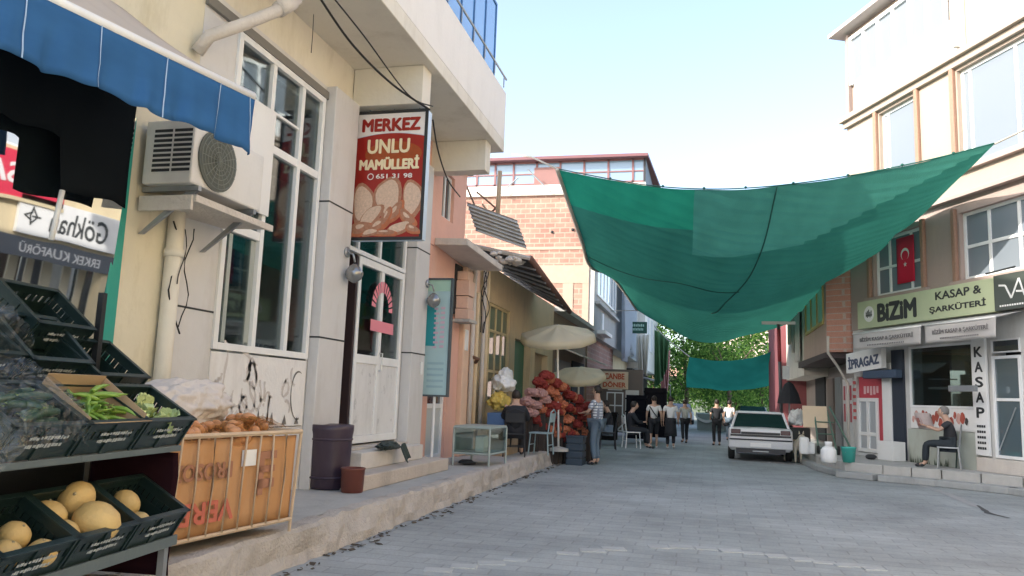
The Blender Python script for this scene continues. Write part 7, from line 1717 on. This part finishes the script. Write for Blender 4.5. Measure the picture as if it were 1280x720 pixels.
for i, (px_, w, h_) in enumerate(((1008, .22, .42), (1016, .2, .3))):
    g = onZ(px_, 569, .302); tag(MB().box(g.x-w/2, g.x+w/2, g.y+.3, g.y+.6, .302, .302+h_).build('white_sack', M_white, bevel=.05), ('taller' if i == 0 else 'shorter')+' white packet standing at the dark shop front behind the dog', 'packet')
# dark sunshade and stacked chairs behind the car
g = onZ(990, 563, .302); uu = thing('folded_sunshade', 'half open black sunshade behind the car at the dark shop front', 'sunshade', (g.x+.1, g.y+1.8, .3)); cc = Vector((g.x+.12, g.y+1.8, 2.1))
MB().lathe([(0, .1), (.12, .02), (.26, -.25), (.34, -.55), (.32, -.55), (.24, -.25), (0, .07)], tuple(cc), 12).build('canopy', M_blk, uu); MB().tube([(cc.x, cc.y, .3), tuple(cc)], .025, 6).build('pole', M_metal, uu)
sack('white_bundle', (cc.x+.15, cc.y-.45, 1.15), (.22, .2, .26), 0, 'white bundle hanging below the black sunshade', 91, M_white, None, .4)['category'] = 'bundle'
b = MB(); b.box(cc.x-.3, cc.x+.5, cc.y-.6, cc.y-.1, .302, .88); tag(b.build('dark_stand', M_black, bevel=.02), 'low dark stand under the white bundle', 'stand')
# far market: white cloth canopy, bins, far cars
ft = thing('market_table', 'far market table under white cloth at the end of the street', 'table', (0, 46, 0)); p = onY(895, 520, 46)
def tcl(u, v): return Vector((p.x-1.1+2.3*u, 45+2*v, p.z+.15-.28*abs(math.sin(u*6.3))*abs(v-.5)*2-.5*(2*v-1)**2*.5))
MB().grid(tcl, 24, 10).build('cloth', clothmat('white_cloth', (.7, .7, .68), .3), ft, smooth=True, solid=.01); MB().box(p.x-1, p.x+1, 45.2, 46.8, 0.0, .9).build('counter', mat('grey_green_counter', (.22, .27, .25), .8), ft)
for a in (-1, 1.1): MB().tube([(p.x+a, 46, 0), (p.x+a, 46, p.z)], .04, 6).build('post', M_metal, ft)
def farvan(x, y, lab, mt, rz=0):
    t = thing('far_car', lab, 'car', (x, y, 0), rz, 'cars parked at the street end')
    b = MB(); b.hexa([(-.85, -2, .3), (.85, -2, .3), (.85, 2, .3), (-.85, 2, .3)], [(-.82, -1.95, .9), (.82, -1.95, .9), (.8, 1.95, .8), (-.8, 1.95, .8)]); b.build('body', mt, t, local=True, bevel=.08)
    MB().hexa([(-.76, -1.7, .9), (.76, -1.7, .9), (.76, 1.0, .88), (-.76, 1.0, .88)], [(-.6, -1.3, 1.42), (.6, -1.3, 1.42), (.6, .4, 1.42), (-.6, .4, 1.42)]).build('cabin', M_glassdark, t, local=True, bevel=.05)
    for sx_ in (-1, 1):
        for yy in (-1.25, 1.25): MB(Matrix.Translation((sx_*.78, yy, .3)) @ Matrix.Rotation(R_(90), 4, 'Y')).lathe([(0, -.1), (.28, -.09), (.3, 0), (.28, .09), (0, .1)], n=14).build('wheel', M_rubber, t, local=True)
farvan(2.3, 44, 'pale car parked beyond the white hatchback', M_white, .05); farvan(-1.8, 58, 'grey car parked near the trees left of the street', M_metal, .1)
# shop clutter on the far left walk
random.seed(33)
for i, (px_, w, h_, c_, lab) in enumerate(((771, .5, .9, (.03, .03, .03), 'dark crate stack by the kebab shop'), (803, .7, 1.5, (.02, .022, .035), 'navy display rack beside the seated person in black'), (826, .8, 1.8, (.025, .025, .035), 'tall dark display rack behind the walking women'), (812, .4, .6, (.5, .48, .44), 'pale box by the far left shops'))):
    g = onZ(px_, 553, .165); b = MB(); b.box(g.x-w/2-.4, g.x+w/2-.4, g.y+1+i*1.2, g.y+1.6+i*1.2, .168, .168+h_)
    for k in range(3): b.box(g.x-w/2-.43, g.x+w/2-.37, g.y+.97+i*1.2, g.y+1.63+i*1.2, .168+h_*(.3+.3*k), .168+h_*(.33+.3*k))
    tag(b.build('display_rack', mat('rack_%d' % i, tuple(x*.4 for x in c_), .9, var=.3, spec=.1), bevel=.01), lab, 'rack')
